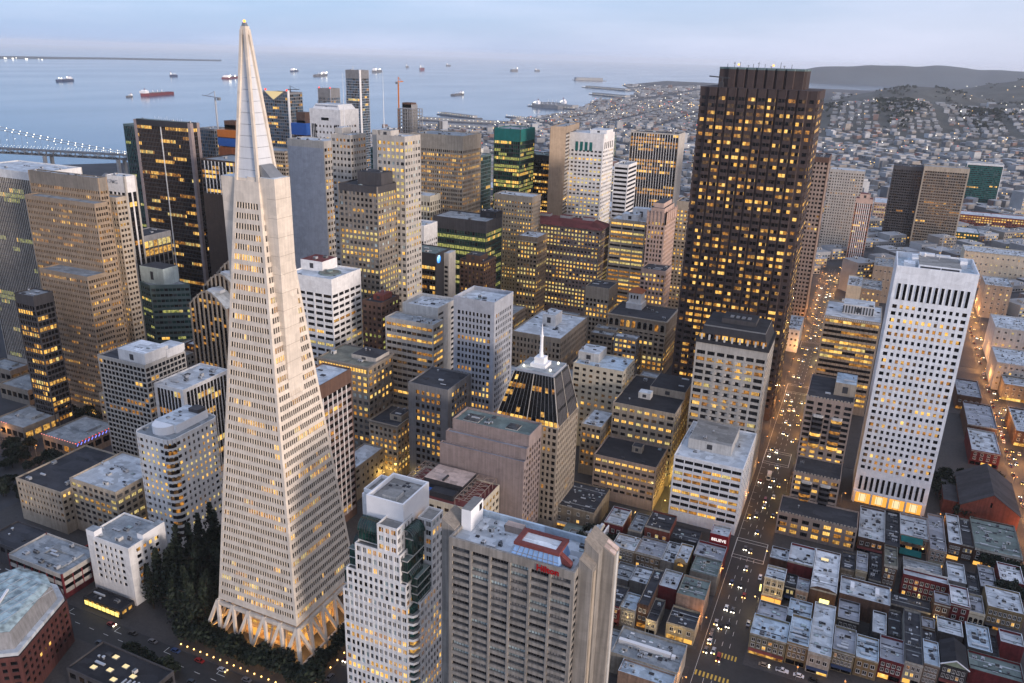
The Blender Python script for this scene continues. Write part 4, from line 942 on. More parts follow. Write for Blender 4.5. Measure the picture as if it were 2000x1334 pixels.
# ---------------------------------------------------------------- the white condominium with green glass terraces
def build_condo():
    cx, cy = -145, 224
    rt = root('apartment_tower', 'white gridded apartment tower with stepped green glass terraces and a white roof box', 'apartment tower', cx, cy)
    R = random.Random(31)
    W = MB(); wins = Wins()
    s = dict(DEF); s.update(wall='white', bay=2.2, pw=.36, sh=.40, fl=3.62, crown=1.0, base=0, lit=.30, tone='y', dark='m', run=1.6, rec=.35, cc=.6, roof='gravel', par=.9, mull=1, core='pane_dark', frame='wall_white')
    def blk(x0, x1, y0, y1, z0, z1, **kw):
        q = dict(s); q.update(kw)
        facade(W, wins, rect(x0-cx, x1-cx, y0-cy, y1-cy), z0, z1, q, R, cx, cy)
    blk(-160, -131.2, 210, 238, 0, 56.5, lit=.36)
    blk(-158, -131.6, 210.05, 238, 55.6, 66.5, lit=.3)
    blk(-153.6, -134, 210.1, 236, 65.6, 78.5, lit=.1)
    blk(-143.6, -135, 210.15, 222, 77.6, 89.5, lit=.15)
    blk(-134.4, -128.2, 223.6, 232, 56.4, 87.5, lit=.1)
    blk(-131.1, -128.2, 214.5, 238, 0, 57.0, lit=.45, dark='b')
    W.build('wall', rt); wins.build(rt, cx, cy)
    # balconies up the north-west corner
    for f in range(15):
        z = 2+f*3.62
        m = MB(); m.prism([(-131.15-cx, 210-cy), (-129.0-cx, 210.3-cy), (-127.9-cx, 212-cy), (-128.2-cx, 214.4-cy), (-131.15-cx, 214.4-cy)], z, z+1.1, 'wall_white', 'roof_gravel'); o = m.build('balcony', rt)
        m = MB(); m.prism([(-131.1-cx, 211.2-cy), (-129.6-cx, 211.4-cy), (-129.2-cx, 214.4-cy), (-131.1-cx, 214.4-cy)], z+1.1, z+3.62, R.choice(['pane_teal', 'pane_dark', 'lit_warm', 'pane_teal'])); m.build('window', o)
    # green glass terraces on both sides of the stepped top
    def terr(x0, x1, y0, y1, z0, z1, nm='glass_terrace'):
        m = MB(); m.box(x0-cx, x1-cx, y0-cy, y1-cy, z0, z1, 'pane_green', 'roof_green'); o = m.build(nm, rt)
        m = MB(); n = max(1, int((z1-z0)/3.62))
        for k in range(n+1):
            z = z0+(z1-z0-.3)*k/n; m.box(x0-.25-cx, x1+.25-cx, y0-.25-cy, y1-cy, z, z+.45, 'wall_offwhite', 'roof_green')
        for k in range(int((x1-x0)/1.5)+1): m.box(x0+k*1.5-.05-cx, x0+k*1.5+.05-cx, y0-.12-cy, y0-.02-cy, z0+.45, z1-.3, 'wall_charcoal')
        for k in range(int((y1-y0)/1.5)+1):
            m.box(x1+.02-cx, x1+.12-cx, y0+k*1.5-.05-cy, y0+k*1.5+.05-cy, z0+.45, z1-.3, 'wall_charcoal')
        m.build('glazing_bars', o)
    terr(-157.5, -153.7, 212, 231, 66.5, 74); terr(-153.3, -143.8, 212.5, 230, 78.5, 83.5)
    terr(-160.9, -158.1, 213, 233, 56.5, 63)
    terr(-133.9, -131.8, 211.5, 223, 66.5, 76); terr(-131.7, -129.2, 214, 223, 57, 68); terr(-134.9, -131.6, 215.5, 223.4, 76, 83)
    def vault(x0, x1, y0, y1, z, r, along):
        m = MB(); n = 7
        for k in range(n):
            a0, a1 = pi/2*k/n, pi/2*(k+1)/n
            if along == 'x':
                p = [(x0-cx, y1-cy-r*cos(a0), z+r*sin(a0)), (x1-cx, y1-cy-r*cos(a0), z+r*sin(a0)), (x1-cx, y1-cy-r*cos(a1), z+r*sin(a1)), (x0-cx, y1-cy-r*cos(a1), z+r*sin(a1))]
            else:
                p = [(x0-cx+r*cos(a0), y0-cy, z+r*sin(a0)), (x0-cx+r*cos(a0), y1-cy, z+r*sin(a0)), (x0-cx+r*cos(a1), y1-cy, z+r*sin(a1)), (x0-cx+r*cos(a1), y0-cy, z+r*sin(a1))]
            m.poly(p, 'pane_green')
        o = m.build('glass_vault', rt); m = MB()
        cnt = 8
        for k in range(cnt+1):
            for j in range(n):
                a0, a1 = pi/2*j/n, pi/2*(j+1)/n; R_ = r+.06
                if along == 'x':
                    x = x0+(x1-x0)*k/cnt; m.bar((x-cx, y1-cy-R_*cos(a0), z+R_*sin(a0)), (x-cx, y1-cy-R_*cos(a1), z+R_*sin(a1)), .12, 'wall_charcoal', (1, 0, 0))
                else:
                    y = y0+(y1-y0)*k/cnt; m.bar((x0-cx+R_*cos(a0), y-cy, z+R_*sin(a0)), (x0-cx+R_*cos(a1), y-cy, z+R_*sin(a1)), .12, 'wall_charcoal', (0, 1, 0))
        m.build('glazing_bars', o)
    vault(-153, -144.5, 211, 215.5, 83.5, 4.3, 'x'); vault(-134.8, -131, 214.5, 222.8, 83, 4.0, 'y'); vault(-133.9, -130.5, 212, 220, 68, 3.6, 'y'); vault(-157.4, -154, 212, 218, 74, 3.6, 'x')
    # white roof box with sunk plant deck
    for (X0, X1, Y0, Y1) in ((-152, -136, 216.3, 217), (-152, -136, 234.3, 235), (-152, -151.3, 217, 234.3), (-136.7, -136, 217, 234.3)):
        m = MB(); m.box(X0-cx, X1-cx, Y0-cy, Y1-cy, 78, 96, 'paint_white'); m.build('roof_box', rt)
    m = MB(); m.box(-151.3-cx, -136.7-cx, 217-cy, 234.3-cy, 78, 94.2, 'wall_white', 'roof_gravel'); m.build('plant_deck', rt)
    m = MB(); m.box(-147-cx, -141-cx, 219.5-cy, 225-cy, 94.2, 95.8, 'wall_offwhite', 'roof_gravel'); m.build('plant_house', rt)
    m = MB(); m.box(-140-cx, -137.5-cx, 224-cy, 231-cy, 94.2, 95.4, 'wall_offwhite', 'roof_gravel'); m.build('plant_house', rt)
    clutter(rt, -151-cx, -137-cx, 226-cy, 234-cy, 94.2, 10, R, .55)
    for (X0, X1, Y0, Y1, z) in ((-157, -152.2, 222, 234, 93), (-160, -157.2, 225, 233, 88.5)):
        m = MB(); m.box(X0-cx, X1-cx, Y0-cy, Y1-cy, 66, z, 'wall_white', 'roof_gravel'); o = m.build('roof_step', rt)
        for (a, b, c, e) in ((X0, X1, Y0, Y0+.4), (X0, X1, Y1-.4, Y1), (X0, X0+.4, Y0+.4, Y1-.4), (X1-.4, X1, Y0+.4, Y1-.4)):
            m = MB(); m.box(a-cx, b-cx, c-cy, e-cy, z, z+1.4, 'paint_white'); m.build('parapet', o)
    for k, (X, Y) in enumerate(((-133, 236), (-130, 234.5))):
        for z in (70, 76):
            m = MB()
            for q in (0, 3.6): m.box(X-cx+q-.2, X-cx+q+.2, Y-cy, Y-cy+.4, z-8, z, 'wall_offwhite')
            m.box(X-cx-.2, X-cx+3.8, Y-cy-.1, Y-cy+.5, z, z+.5, 'wall_offwhite'); m.build('frame', rt)
build_condo()

# ---------------------------------------------------------------- the spired tower with sloping glass shoulders
def build_spired():
    x1, y0, w, d = -131.1, 364.0, 37.0, 32.0
    def extra(rt, w, d, zr, R):
        z0, z1 = 64.0, 90.0
        b = [(-w/2, -d/2), (w/2, -d/2), (w/2, d/2), (-w/2, d/2)]
        t = [(-w/2+8, -d/2+6), (w/2-6, -d/2+6), (w/2-6, d/2-5), (-w/2+8, d/2-5)]
        m = MB(); m.hexa([(x, y, z0-1) for x, y in b]+[(x, y, z1) for x, y in t], 'pane_black', 'roof_grey'); m.build('sloping_glass', rt)
        def sl(k, u, v, e=.0):
            a, c = b[k], b[(k+1) % 4]; p, q = t[k], t[(k+1) % 4]
            lo = Vector((a[0]+(c[0]-a[0])*u, a[1]+(c[1]-a[1])*u, z0-1)); hi = Vector((p[0]+(q[0]-p[0])*u, p[1]+(q[1]-p[1])*u, z1))
            n = Vector((c[1]-a[1], -(c[0]-a[0]), 0)).normalized()
            return tuple(lo.lerp(hi, v)+n*e)
        m = MB()
        for k in range(4):
            for i in range(15):
                u = i/14; m.bar(sl(k, u, 0, .1), sl(k, u, 1, .1), .36 if i in (0, 14, 7) else .13, 'wall_pale' if i in (0, 7, 14) else 'metal_grey', (1, 0, 0) if k % 2 == 0 else (0, 1, 0))
        m.build('glazing_bars', rt)
        g = MB()
        for k in (0, 1):
            for f in range(6):
                for i in range(14):
                    lit = (f in (0, 4) and R.random() < .75) or R.random() < .12
                    if k == 1: lit = f == 0 and R.random() < .5
                    if lit:
                        v0, v1 = .03+f*.16, .03+f*.16+.10
                        g.poly([sl(k, (i+.08)/14, v0, .05), sl(k, (i+.92)/14, v0, .05), sl(k, (i+.92)/14, v1, .05), sl(k, (i+.08)/14, v1, .05)], R.choice(['lit_warm', 'lit_amber', 'lit_bright']))
        g.build('window_rows', rt, kind='stuff')
        m = MB(); k = 1
        for (v0, v1) in ((.04, .3), (.36, .62), (.68, .95)):
            m.poly([sl(1, .05, v0, .12), sl(1, .46, v0, .12), sl(1, .46, v1, .12), sl(1, .05, v1, .12)], 'wall_charcoal'); m.poly([sl(1, .54, v0, .12), sl(1, .95, v0, .12), sl(1, .95, v1, .12), sl(1, .54, v1, .12)], 'wall_charcoal')
        m.build('louvre_panels', rt)
        # lantern steps and white spire
        X, Y = (t[0][0]+t[1][0])/2-.5, (t[0][1]+t[2][1])/2
        m = MB()
        m.box(t[0][0]+.6, t[1][0]-.6, t[0][1]+.6, t[2][1]-.6, z1, z1+1.2, 'wall_silver', 'roof_grey')
        m.build('roof_terrace', rt)
        for (r, za, zb) in ((4.4, z1+1.2, z1+3.2), (2.8, z1+3.2, z1+6.5)):
            m = MB(); m.box(X-r, X+r, Y-r, Y+r, za, zb, 'paint_white'); m.build('lantern_step', rt)
        m = MB(); m.tube((X, Y, z1+6.5), (X, Y, z1+9), 1.4, 'paint_white', 12, 1.1); m.tube((X, Y, z1+9), (X, Y, z1+18), 1.0, 'paint_white', 12, .8); m.tube((X, Y, z1+18), (X, Y, z1+19), 1.15, 'paint_white', 12, .9); m.tube((X, Y, z1+19), (X, Y, z1+25.5), .7, 'paint_white', 10, .06); m.build('spire', rt)
        for (dx, dy) in ((-7.5, -6), (8, -6), (8, 6)):
            m = MB(); m.ball((X+dx, Y+dy, z1+2.0), .55, 'lamp_white', 6, 4); m.build('flood_lamp', rt)
        l = bpy.data.lights.new('spire_lamp', 'POINT'); l.energy = 160; l.color = (1, .9, .65); l.shadow_soft_size = .5; link('spire_lamp', l, rt, (X-7, Y-5, z1+4))
    building('office_tower', 'stone tower with sloping dark glass shoulders and a floodlit white spire', 'tower', x1, y0, w, d, 64.0,
             dict(wall='stone', bay=2.6, pw=.45, sh=.40, fl=3.9, crown=1.0, lit=.16, tone='a', dark='k', cc=1.0, roof='dark', clutter=0, plain=''), seed=12, extra=extra)
build_spired()

# ---------------------------------------------------------------- the brown building stepping down to the north
def extra_brown(rt, w, d, zr, R):
    for k, (dz, dy) in enumerate(((6, 3.9), (12, 7.0))):
        H = 66-dz; y0 = -d/2-dy; y1 = -d/2-(0, 3.9)[k]-.05
        W = MB(); wins = Wins(); s = dict(DEF); s.update(wall='pinkgrey', bay=3, pw=.5, sh=.5, crown=5, base=4, lit=.05, tone='a', dark='b', roof='mauve', plain='nse', cc=.8)
        facade(W, wins, rect(-w/2-k*2-2, w/2+.3+.2*k, y0, y1), 0, H, s, R, rt.location.x, rt.location.y)
        W.build('stepped_wall', rt); wins.build(rt, rt.location.x, rt.location.y)
    for (a, b, c, e) in ((-.40, -.2, -.3, .2), (.15, .3, -.25, .15)):
        m = MB(); m.box(a*w, b*w, c*d, e*d, zr, zr+.5, 'wall_offwhite', 'pane_grey'); m.build('skylight', rt)
building('office_building', 'brown-pink building with a ribbed flat top stepping down in three ledges', 'building', -139.9, 345.3, 45.0, 17.3, 66.0,
         dict(wall='pinkgrey', bay=3.1, pw=.40, sh=.36, fl=3.7, crown=8, lit=.08, tone='a', dark='b', roof='green', clutter=6, plain='n', par=1.3, cc=1.0), seed=4, extra=extra_brown)

# ---------------------------------------------------------------- the low block with the bare roof trusses
def extra_truss(rt, w, d, zr, R):
    m = MB(); m.box(-w*.28, w*.22, -d*.12, d*.42, zr+.01, zr+5.5, 'wall_dark', 'roof_peach'); m.build('penthouse', rt)
    m = MB(); m.box(-w*.05, -w*.03, -d*.1, d*.1, zr+5.5, zr+6.4, 'wall_dark'); m.build('roof_fin', rt)
    m = MB(); m.box(-w*.12, w*.18, -d*.36, -d*.16, zr, zr+3, 'wall_dark'); m.build('plant_house', rt)
    m = MB(); m.box(-w*.22, -w*.14, -d*.34, -d*.2, zr, zr+2, 'paint_blue'); m.build('tank', rt)
    for (x0, x1) in ((-w/2+.6, -w*.3), (w*.24, w/2-1.5)):
        m = MB(); z = zr+4.5
        n = 7
        for k in range(n):
            y = -d/2+1+(d-2)*k/(n-1)
            m.bar((x0, y, z), (x1, y, z), .22, 'wall_pinktan'); m.bar((x0, y, zr), (x0, y, z), .22, 'wall_pinktan', (1, 0, 0)); m.bar((x1, y, zr), (x1, y, z), .22, 'wall_pinktan', (1, 0, 0))
            if k < n-1:
                y2 = -d/2+1+(d-2)*(k+1)/(n-1)
                m.bar((x0, y, z), (x1, y2, z), .16, 'wall_pinktan'); m.bar((x1, y, z), (x0, y2, z), .16, 'wall_pinktan')
        for x in (x0, (x0+x1)/2, x1): m.bar((x, -d/2+1, z), (x, d/2-1, z), .22, 'wall_pinktan')
        m.build('roof_truss', rt)
    m = MB(); m.box(w/2-1.4, w/2-.2, -d/2+.2, d/2-.2, zr, zr+.6, 'roof_red'); m.build('red_gutter', rt)
building('office_building', 'low block with a peach roof house amid bare dark roof trusses', 'building', -152.6, 308.5, 45.0, 29.0, 38.0,
         dict(wall='cream', bay=4.2, pw=.38, sh=.50, fl=4.2, crown=3.0, lit=.25, tone='a', dark='b', roof='red', clutter=0, mull=2), seed=14, extra=extra_truss)

# ---------------------------------------------------------------- the white building with rounded corners
def build_round():
    x0, x1, y0, y1, r = -325, -299.5, 259.5, 294, 4.2
    P = []
    for (cx_, cy_, a0) in ((x0+r, y0+r, pi), (x1-r, y0+r, 1.5*pi), (x1-r, y1-r, 0), (x0+r, y1-r, .5*pi)):
        for k in range(4):
            a = a0+pi/2*k/3; P.append((cx_+r*cos(a), cy_+r*sin(a)))
    def extra(rt, w, d, zr, R):
        m = MB(); m.box(-w*.28, w*.30, -d*.22, d*.42, zr+.01, zr+4.5, 'paint_white', 'roof_light'); o = m.build('penthouse', rt)
        m = MB(); m.tube((0, -d*.22, zr+.01), (0, -d*.22, zr+4.4), w*.24, 'paint_white', 18); m.build('bowed_end', o)
        m = MB(); m.box(w*.02, w*.28, d*.24, d*.40, zr+4.5, zr+6.5, 'wall_charcoal'); m.build('plant_house', rt)
        clutter(rt, -w*.25, w*.25, -d*.15, d*.2, zr+4.5, 5, R, .6)
        clutter(rt, -w/2+1, -w*.3, -d/2+3, d/2-3, zr, 4, R, .7)
        # curved corner windows
        g = MB()
        for f in range(15):
            z = 7+f*3.72
            for k in range(3):
                a = 1.5*pi+pi/2*k/3; b_ = 1.5*pi+pi/2*(k+1)/3
                cx_, cy_ = w/2-r, -d/2+r; q = r+.04
                g.poly([(cx_+q*cos(a), cy_+q*sin(a), z), (cx_+q*cos(b_), cy_+q*sin(b_), z), (cx_+q*cos(b_), cy_+q*sin(b_), z+2.0), (cx_+q*cos(a), cy_+q*sin(a), z+2.0)], R.choice(['pane_dark', 'pane_dark', 'lit_amber', 'lit_dim', 'pane_brown']))
        g.build('curved_windows', rt, kind='stuff')
    building('office_building', 'white building with rounded corners and punched square windows, left of the pyramid', 'building', x1, y0, x1-x0, y1-y0, 64.0,
             dict(wall='white', bay=3.0, pw=.56, sh=.50, fl=3.72, crown=2.4, base=5, lit=.42, tone='p', dark='n', run=1.5, roof='grey', clutter=0, cc=.5, minpx=7), seed=15, P=P, extra=extra)
build_round()

# ---------------------------------------------------------------- small white building with end towers, and its neighbours
def extra_whitesm(rt, w, d, zr, R):
    for (a, b, c, e, h) in ((-.5, -.30, -.5, -.30, 3.6), (.36, .5, -.1, .5, 3.2)):
        m = MB(); m.box(a*w+.02, b*w-.02, c*d+.02, e*d-.02, zr-1, zr+h, 'paint_white', 'roof_grey'); m.build('end_tower', rt)
building('office_building', 'small plain white building with two raised corners beside the dark trees', 'building', -284.7, 216.2, 27.0, 21.6, 32.0,
         dict(wall='white', bay=3.0, pw=.5, sh=.45, fl=3.7, crown=2.6, base=8, lit=.22, tone='a', dark='k', run=3, roof='grey', clutter=8, cc=4.2, mull=1), seed=16, extra=extra_whitesm)
def extra_greyroof(rt, w, d, zr, R):
    for (a, b, c, e) in ((-.1, .32, -.30, -.12), (-.1, .32, .12, .3), (-.14, -.1, -.3, .3), (.32, .36, -.3, .3)):
        m = MB(); m.box(a*w, b*w, c*d, e*d, zr, zr+1.0, 'roof_grey'); m.build('deck_kerb', rt)
building('office_building', 'low wide block with a grey roof, dark sunk deck and deep red walls', 'building', -318.6, 205.1, 38.0, 21.0, 14.0,
         dict(wall='darkred', slab='pale', bay=5, pw=.1, sh=.5, fl=5, crown=2.4, crownmat='pale', base=3, lit=.05, tone='a', dark='k', roof='grey', clutter=12), seed=17, extra=extra_greyroof)
building('office_building', 'dark low building with a row of lit dormers at the left edge', 'building', -357, 211.0, 26.0, 18.0, 12.0,
         dict(wall='charcoal', bay=4.5, pw=.3, sh=.4, fl=4.5, crown=2, lit=.5, tone='a', dark='k', roof='dark', clutter=4), seed=18)

def build_brick():
    P = [(-300, 138), (-276, 155), (-290, 187), (-301, 192), (-320, 190), (-332, 164)]
    cx, cy = -304, 168
    rt = root('office_building', 'red brick building with angled walls and a big glazed roof', 'building', cx, cy)
    L_ = [(x-cx, y-cy) for x, y in P]
    a = sum(L_[i][0]*L_[(i+1) % 6][1]-L_[(i+1) % 6][0]*L_[i][1] for i in range(6))
    if a < 0: L_ = L_[::-1]
    R = random.Random(41); s = dict(DEF); s.update(wall='maroon', bay=3.4, pw=.45, sh=.45, fl=3.6, crown=2, base=3, lit=.10, tone='a', dark='k', roof='dark', cc=1.2)
    W = MB(); wins = Wins(); zr = facade(W, wins, L_, 0, 22, s, R, cx, cy); W.build('wall', rt); wins.build(rt, cx, cy)
    I = inset(L_, 3.2); J = inset(L_, 4.4); T = inset(L_, 7.5)
    m = MB(); m.prism(inset(L_, .9), 22, 23.6, 'roof_light'); m.build('terrace_ledge', rt)
    m = MB(); n = len(I)
    for k in range(n):
        k2 = (k+1) % n; m.poly([(*I[k], 23.6), (*I[k2], 23.6), (*J[k2], 31), (*J[k], 31)], 'wall_grey')
    m.poly([(*p, 31) for p in J], 'roof_dark'); m.build('mansard', rt)
    m = MB()
    for k in range(n):
        k2 = (k+1) % n; m.poly([(*J[k], 31.1), (*J[k2], 31.1), (*T[k2], 32.6), (*T[k], 32.6)], 'skylight')
    m.poly([(*p, 32.6) for p in T], 'skylight'); g = m.build('glass_roof', rt)
    m = MB(); xs = [p[0] for p in T]; ys = [p[1] for p in T]
    for k in range(8):
        x = min(xs)+(max(xs)-min(xs))*(k+.5)/8; m.bar((x, min(ys)+3, 32.7), (x, max(ys)-4, 32.7), .14, 'metal_light')
    for k in range(6):
        y = min(ys)+(max(ys)-min(ys))*(k+.5)/6; m.bar((min(xs)+4, y, 32.7), (max(xs)-4, y, 32.7), .14, 'metal_light')
    m.bar((0, 4, 33), (8, -8, 33), .8, 'paint_white'); m.build('glazing_bars', g)
build_brick()
def extra_black(rt, w, d, zr, R):
    for (u, v) in ((-.22, .2), (-.02, .08), (.16, -.08), (-.12, -.16), (-.3, -.26), (.02, -.34)):
        m = MB(); m.box(u*w, u*w+2.6, v*d, v*d+1.9, zr, zr+.6, 'metal_grey', 'glow_white'); m.build('skylight', rt)
    for k in range(7):
        m = MB(); x = w*.16+k*2.0; m.box(x, x+.6, -d*.3+k*.3, -d*.3+k*.3+2.6, zr, zr+.8, 'metal_light'); m.build('duct', rt)
building('office_building', 'black roofed low building dotted with glowing square skylights', 'building', -226, 166.0, 40, 17.5, 12.0,
         dict(wall='charcoal', bay=5, pw=.3, sh=.4, fl=5, crown=2, lit=.2, tone='a', dark='k', roof='tar', clutter=5), seed=19, extra=extra_black)
def extra_resto(rt, w, d, zr, R):
    m = MB()
    for k in range(8): m.box(-w/2+1+k*2.8, -w/2+3.2+k*2.8, -d/2-.5, -d/2-.3, 1.2, 3.4, 'glow_yellow')
    m.build('lit_window', rt)
building('restaurant', 'little dark restaurant with a glowing front before the small white building', 'building', -283.5, 206.3, 24, 8, 5.0,
         dict(wall='dark', bay=3, pw=.3, sh=.4, fl=3.5, crown=1.2, base=.5, lit=.8, tone='y', dark='k', roof='tar', clutter=4), seed=20, extra=extra_resto)

# ---------------------------------------------------------------- plaza pavilions at the far left
for nm, x, y, w, d, lbl in (('a', -481, 303, 30, 26, 'flat grey pavilion roof with a raised middle, nearest the left edge'), ('b', -432, 303, 31, 32, 'flat grey pavilion roof edged with red and blue fairy lights'),
                            ('c', -534, 345, 31, 26, 'small blue-grey pavilion roof with a dark hump and a string of lamps'), ('d', -580, 364, 30, 16, 'farthest grey pavilion roof cut by the left edge')):
    def ex(rt, w, d, zr, R, nm=nm):
        m = MB(); m.box(-w*.25, w*.25, -d*.05, d*.3, zr, zr+1.8, 'roof_grey'); m.build('raised_roof', rt)
        if nm in 'ab':
            k = 0
            for t in [i/13 for i in range(14)]:
                for (px_, py_, c) in ((-w/2+w*t, -d/2-.15, 'glow_pink'), (w/2+.15, -d/2+d*t, 'glow_pink' if nm == 'a' else 'lamp_red')):
                    if nm == 'a' and px_ > 0: continue
                    m = MB(); m.ball((px_, py_, zr+.9), .32, c, 5, 3); m.build('fairy_light', rt); k += 1
            if nm == 'b':
                for i in range(12):
                    m = MB(); y = -d/2+d*(i+.5)/12; m.tube((w/2+.2, y-.7, zr-1.2), (w/2+.2, y+.5, zr+.3), .25, 'glow_blue', 5); m.build('light_tube', rt)
        if nm == 'c':
            for i in range(16):
                m = MB(); m.ball((-w/2+w*i/15, d/2, zr+1.6), .3, 'lamp_warm', 5, 3); m.build('fairy_light', rt)
    building('pavilion', lbl, 'pavilion', x, y, w, d, 12, dict(wall='warmgrey', bay=6, pw=.2, sh=.3, fl=6, crown=4, lit=.2, tone='a', dark='k', roof='grey', clutter=2, base=2), seed=ord(nm), extra=ex)

# ---------------------------------------------------------------- extras that go with rows of the table
def ex_bronze(rt, w, d, zr, R):
    m = MB(); m.box(-w*.02-.45, -w*.02+.45, -d/2-.5, -d/2-.02, 4, zr+1, 'wall_white'); m.build('white_fin', rt)
    m = MB(); n = 10                      # bowed dark crown
    for k in range(n):
        t0, t1 = -1+2*k/n, -1+2*(k+1)/n
        f = lambda t: -d/2-2.6*(1-t*t)
        x0, x1 = t0*(w/2-3.5), t1*(w/2-3.5)
        m.hexa([(x0, f(t0), zr-4), (x1, f(t1), zr-4), (x1, -d/2+4, zr-4), (x0, -d/2+4, zr-4), (x0, f(t0), zr+1.6), (x1, f(t1), zr+1.6), (x1, -d/2+4, zr+1.6), (x0, -d/2+4, zr+1.6)], 'wall_dark', 'roof_green', True)
    m.build('bowed_crown', rt)
    for k in range(14):
        m = MB(); x = -w*.22+k*2.6; m.tube((x, 2, zr), (x, 2, zr+R.uniform(2, 5)), .15, 'metal_light', 4); m.build('aerial', rt)
def ex_kpmg(rt, w, d, zr, R):
    sign('KPMG', 4.4, 'wall_silver', rt, (-3.2, -d/2-.14, zr-5.5), 0, .08, .05)
def ex_345(rt, w, d, zr, R):
    m = MB(); m.tube((-w*.3, 3, zr), (-w*.3, 3, zr+44), .35, 'metal_light', 6, .08); m.build('flagpole', rt)
    m = MB(); m.box(-w/2-2, -w/2+4.5, -2, d/2-.2, 0, zr+5, 'wall_pale', 'roof_light'); m.build('shaft', rt)
def ex_345r(rt, w, d, zr, R):
    m = MB(); m.tube((-w/2-2.5, 3, zr), (-w/2-2.5, 3, zr+44), .35, 'metal_light', 6, .08); m.build('flagpole', rt)
    m = MB(); m.box(-w/2-5.2, -w/2-.02, -d/2+2.5, d/2-.2, 0, zr+4, 'wall_pale', 'roof_light'); m.build('shaft', rt)
    m = MB(); m.box(-w/2-14, -w/2-5.25, 2, d/2-.2, 0, zr-10, 'pane_teal', 'roof_dark')
    for k in range(48): m.box(-w/2-14, -w/2-5.25, 1.7, 1.98, 4+k*3.8, 5.3+k*3.8, 'wall_teal')
    m.build('glass_bridge', rt)
def ex_circ(rt, w, d, zr, R):
    m = MB(); m.tube((w*.15, -1, zr+.02), (w*.15, -1, zr+.7), 7.6, 'roof_green', 28); m.tube((w*.15, -1, zr+.7), (w*.15, -1, zr+1.1), 6.4, 'roof_olive', 28, 2.0); m.build('round_pad', rt)
    m = MB(); m.tube((w*.15, -1, zr+1.1), (w*.15, -1, zr+1.9), 2.2, 'roof_green', 16); m.build('pad_hub', rt)
def ex_whitecrown(rt, w, d, zr, R):
    for k in range(4):
        x = -w*.20+k*w*.125; m = MB(); m.box(x-1.6, x+1.6, -d/2-.12, -d/2-.04, zr-18, zr-8.5, 'wall_bayteal'); m.build('tall_pane', rt)
    for k in range(5):
        y = -d*.36+k*d*.17; m = MB(); m.box(w/2+.04, w/2+.12, y-1.1, y+1.1, zr-15, zr-8, 'pane_dark'); m.build('tall_pane', rt)
def ex_whitepm(rt, w, d, zr, R):
    m = MB()
    for sx in (-1, 1):
        for k in range(3):
            x = sx*(w*.32+k*2.2); m.box(x-.7, x+.7, -d/2-.1, -d/2-.04, 30, zr-15, 'pane_black')
    m.build('dark_slot', rt)
    m = MB(); a = w*.36; m.hexa([(-w*.45, -d*.45, zr), (w*.45, -d*.45, zr), (w*.45, d*.45, zr), (-w*.45, d*.45, zr), (-a, -d*.36, zr+6), (a, -d*.36, zr+6), (a, d*.36, zr+6), (-a, d*.36, zr+6)], 'wall_white', 'roof_light'); m.build('sloped_crown', rt)
    m = MB(); m.box(-5, 5, -d/2-.1, -d/2-.04, zr-11, zr-8, 'pane_black'); m.build('dark_slot', rt)
def ex_glassb(rt, w, d, zr, R):
    for x in (-w*.45, w*.4):
        m = MB(); m.ball((x, -d*.4, zr+1.5), 1.3, 'lamp_red', 6, 4); m.build('warning_lamp', rt)
    m = MB(); m.box(-w/2-4, -w/2-.05, -d/2+4, d/2, 0, zr-18, 'pane_blue', 'roof_grey'); m.build('side_bay', rt)
def ex_rincon(rt, w, d, zr, R):
    m = MB(); m.box(-w/2-5, -w/2-.05, -d/2+6, d/2, 0, zr-42, 'pane_blue', 'roof_grey')
    for k in range(40): m.box(-w/2-5.1, -w/2-.05, -d/2+5.8, -d/2+5.98, 8+k*4.2, 9.4+k*4.2, 'wall_silver')
    m.build('side_bay', rt)
    m = MB(); m.box(w/2+.02, w/2+1.2, -d/2-.4, -d/2+4, 0, zr+1.5, 'wall_white'); m.build('white_edge', rt)
    m = MB(); m.tube((-w*.3, 0, zr), (-w*.3, 0, zr+7), .5, 'metal_light', 6); m.build('aerial', rt)
def ex_hip(rt, w, d, zr, R):
    m = MB(); e = 1.6; z = zr+.9
    b = [(-w/2-e, -d/2-e), (w/2+e, -d/2-e), (w/2+e, d/2+e), (-w/2-e, d/2+e)]; t = [(-w/2+11, -d/2+10), (w/2-11, -d/2+10), (w/2-11, d/2-10), (-w/2+11, d/2-10)]
    m.hexa([(x, y, z) for x, y in b]+[(x, y, z+5.5) for x, y in t], 'roof_red', 'roof_red', True); m.build('hipped_roof', rt)
    for x in (-w*.25, w*.02, w*.3):
        m = MB(); m.box(x-6, x+6, -3, 4, z+3, z+8, 'wall_offwhite', 'roof_red'); m.build('roof_house', rt)
    m = MB(); m.box(-w/2-.9, w/2+.9, -d/2-.9, -d/2-.02, zr*.78, zr*.78+1.2, 'wall_warmgrey'); m.build('cornice', rt)
def ex_tanfront(rt, w, d, zr, R):
    m = MB(); m.tube((w*.2, 0, zr), (w*.2, 0, zr+16), .3, 'metal_light', 6, .1); m.build('flagpole', rt)
    m = MB(); m.box(-w/2-.5, w/2+.5, -d/2-.6, -d/2-.02, zr-4.5, zr-3.8, 'wall_cream'); m.build('cornice', rt)
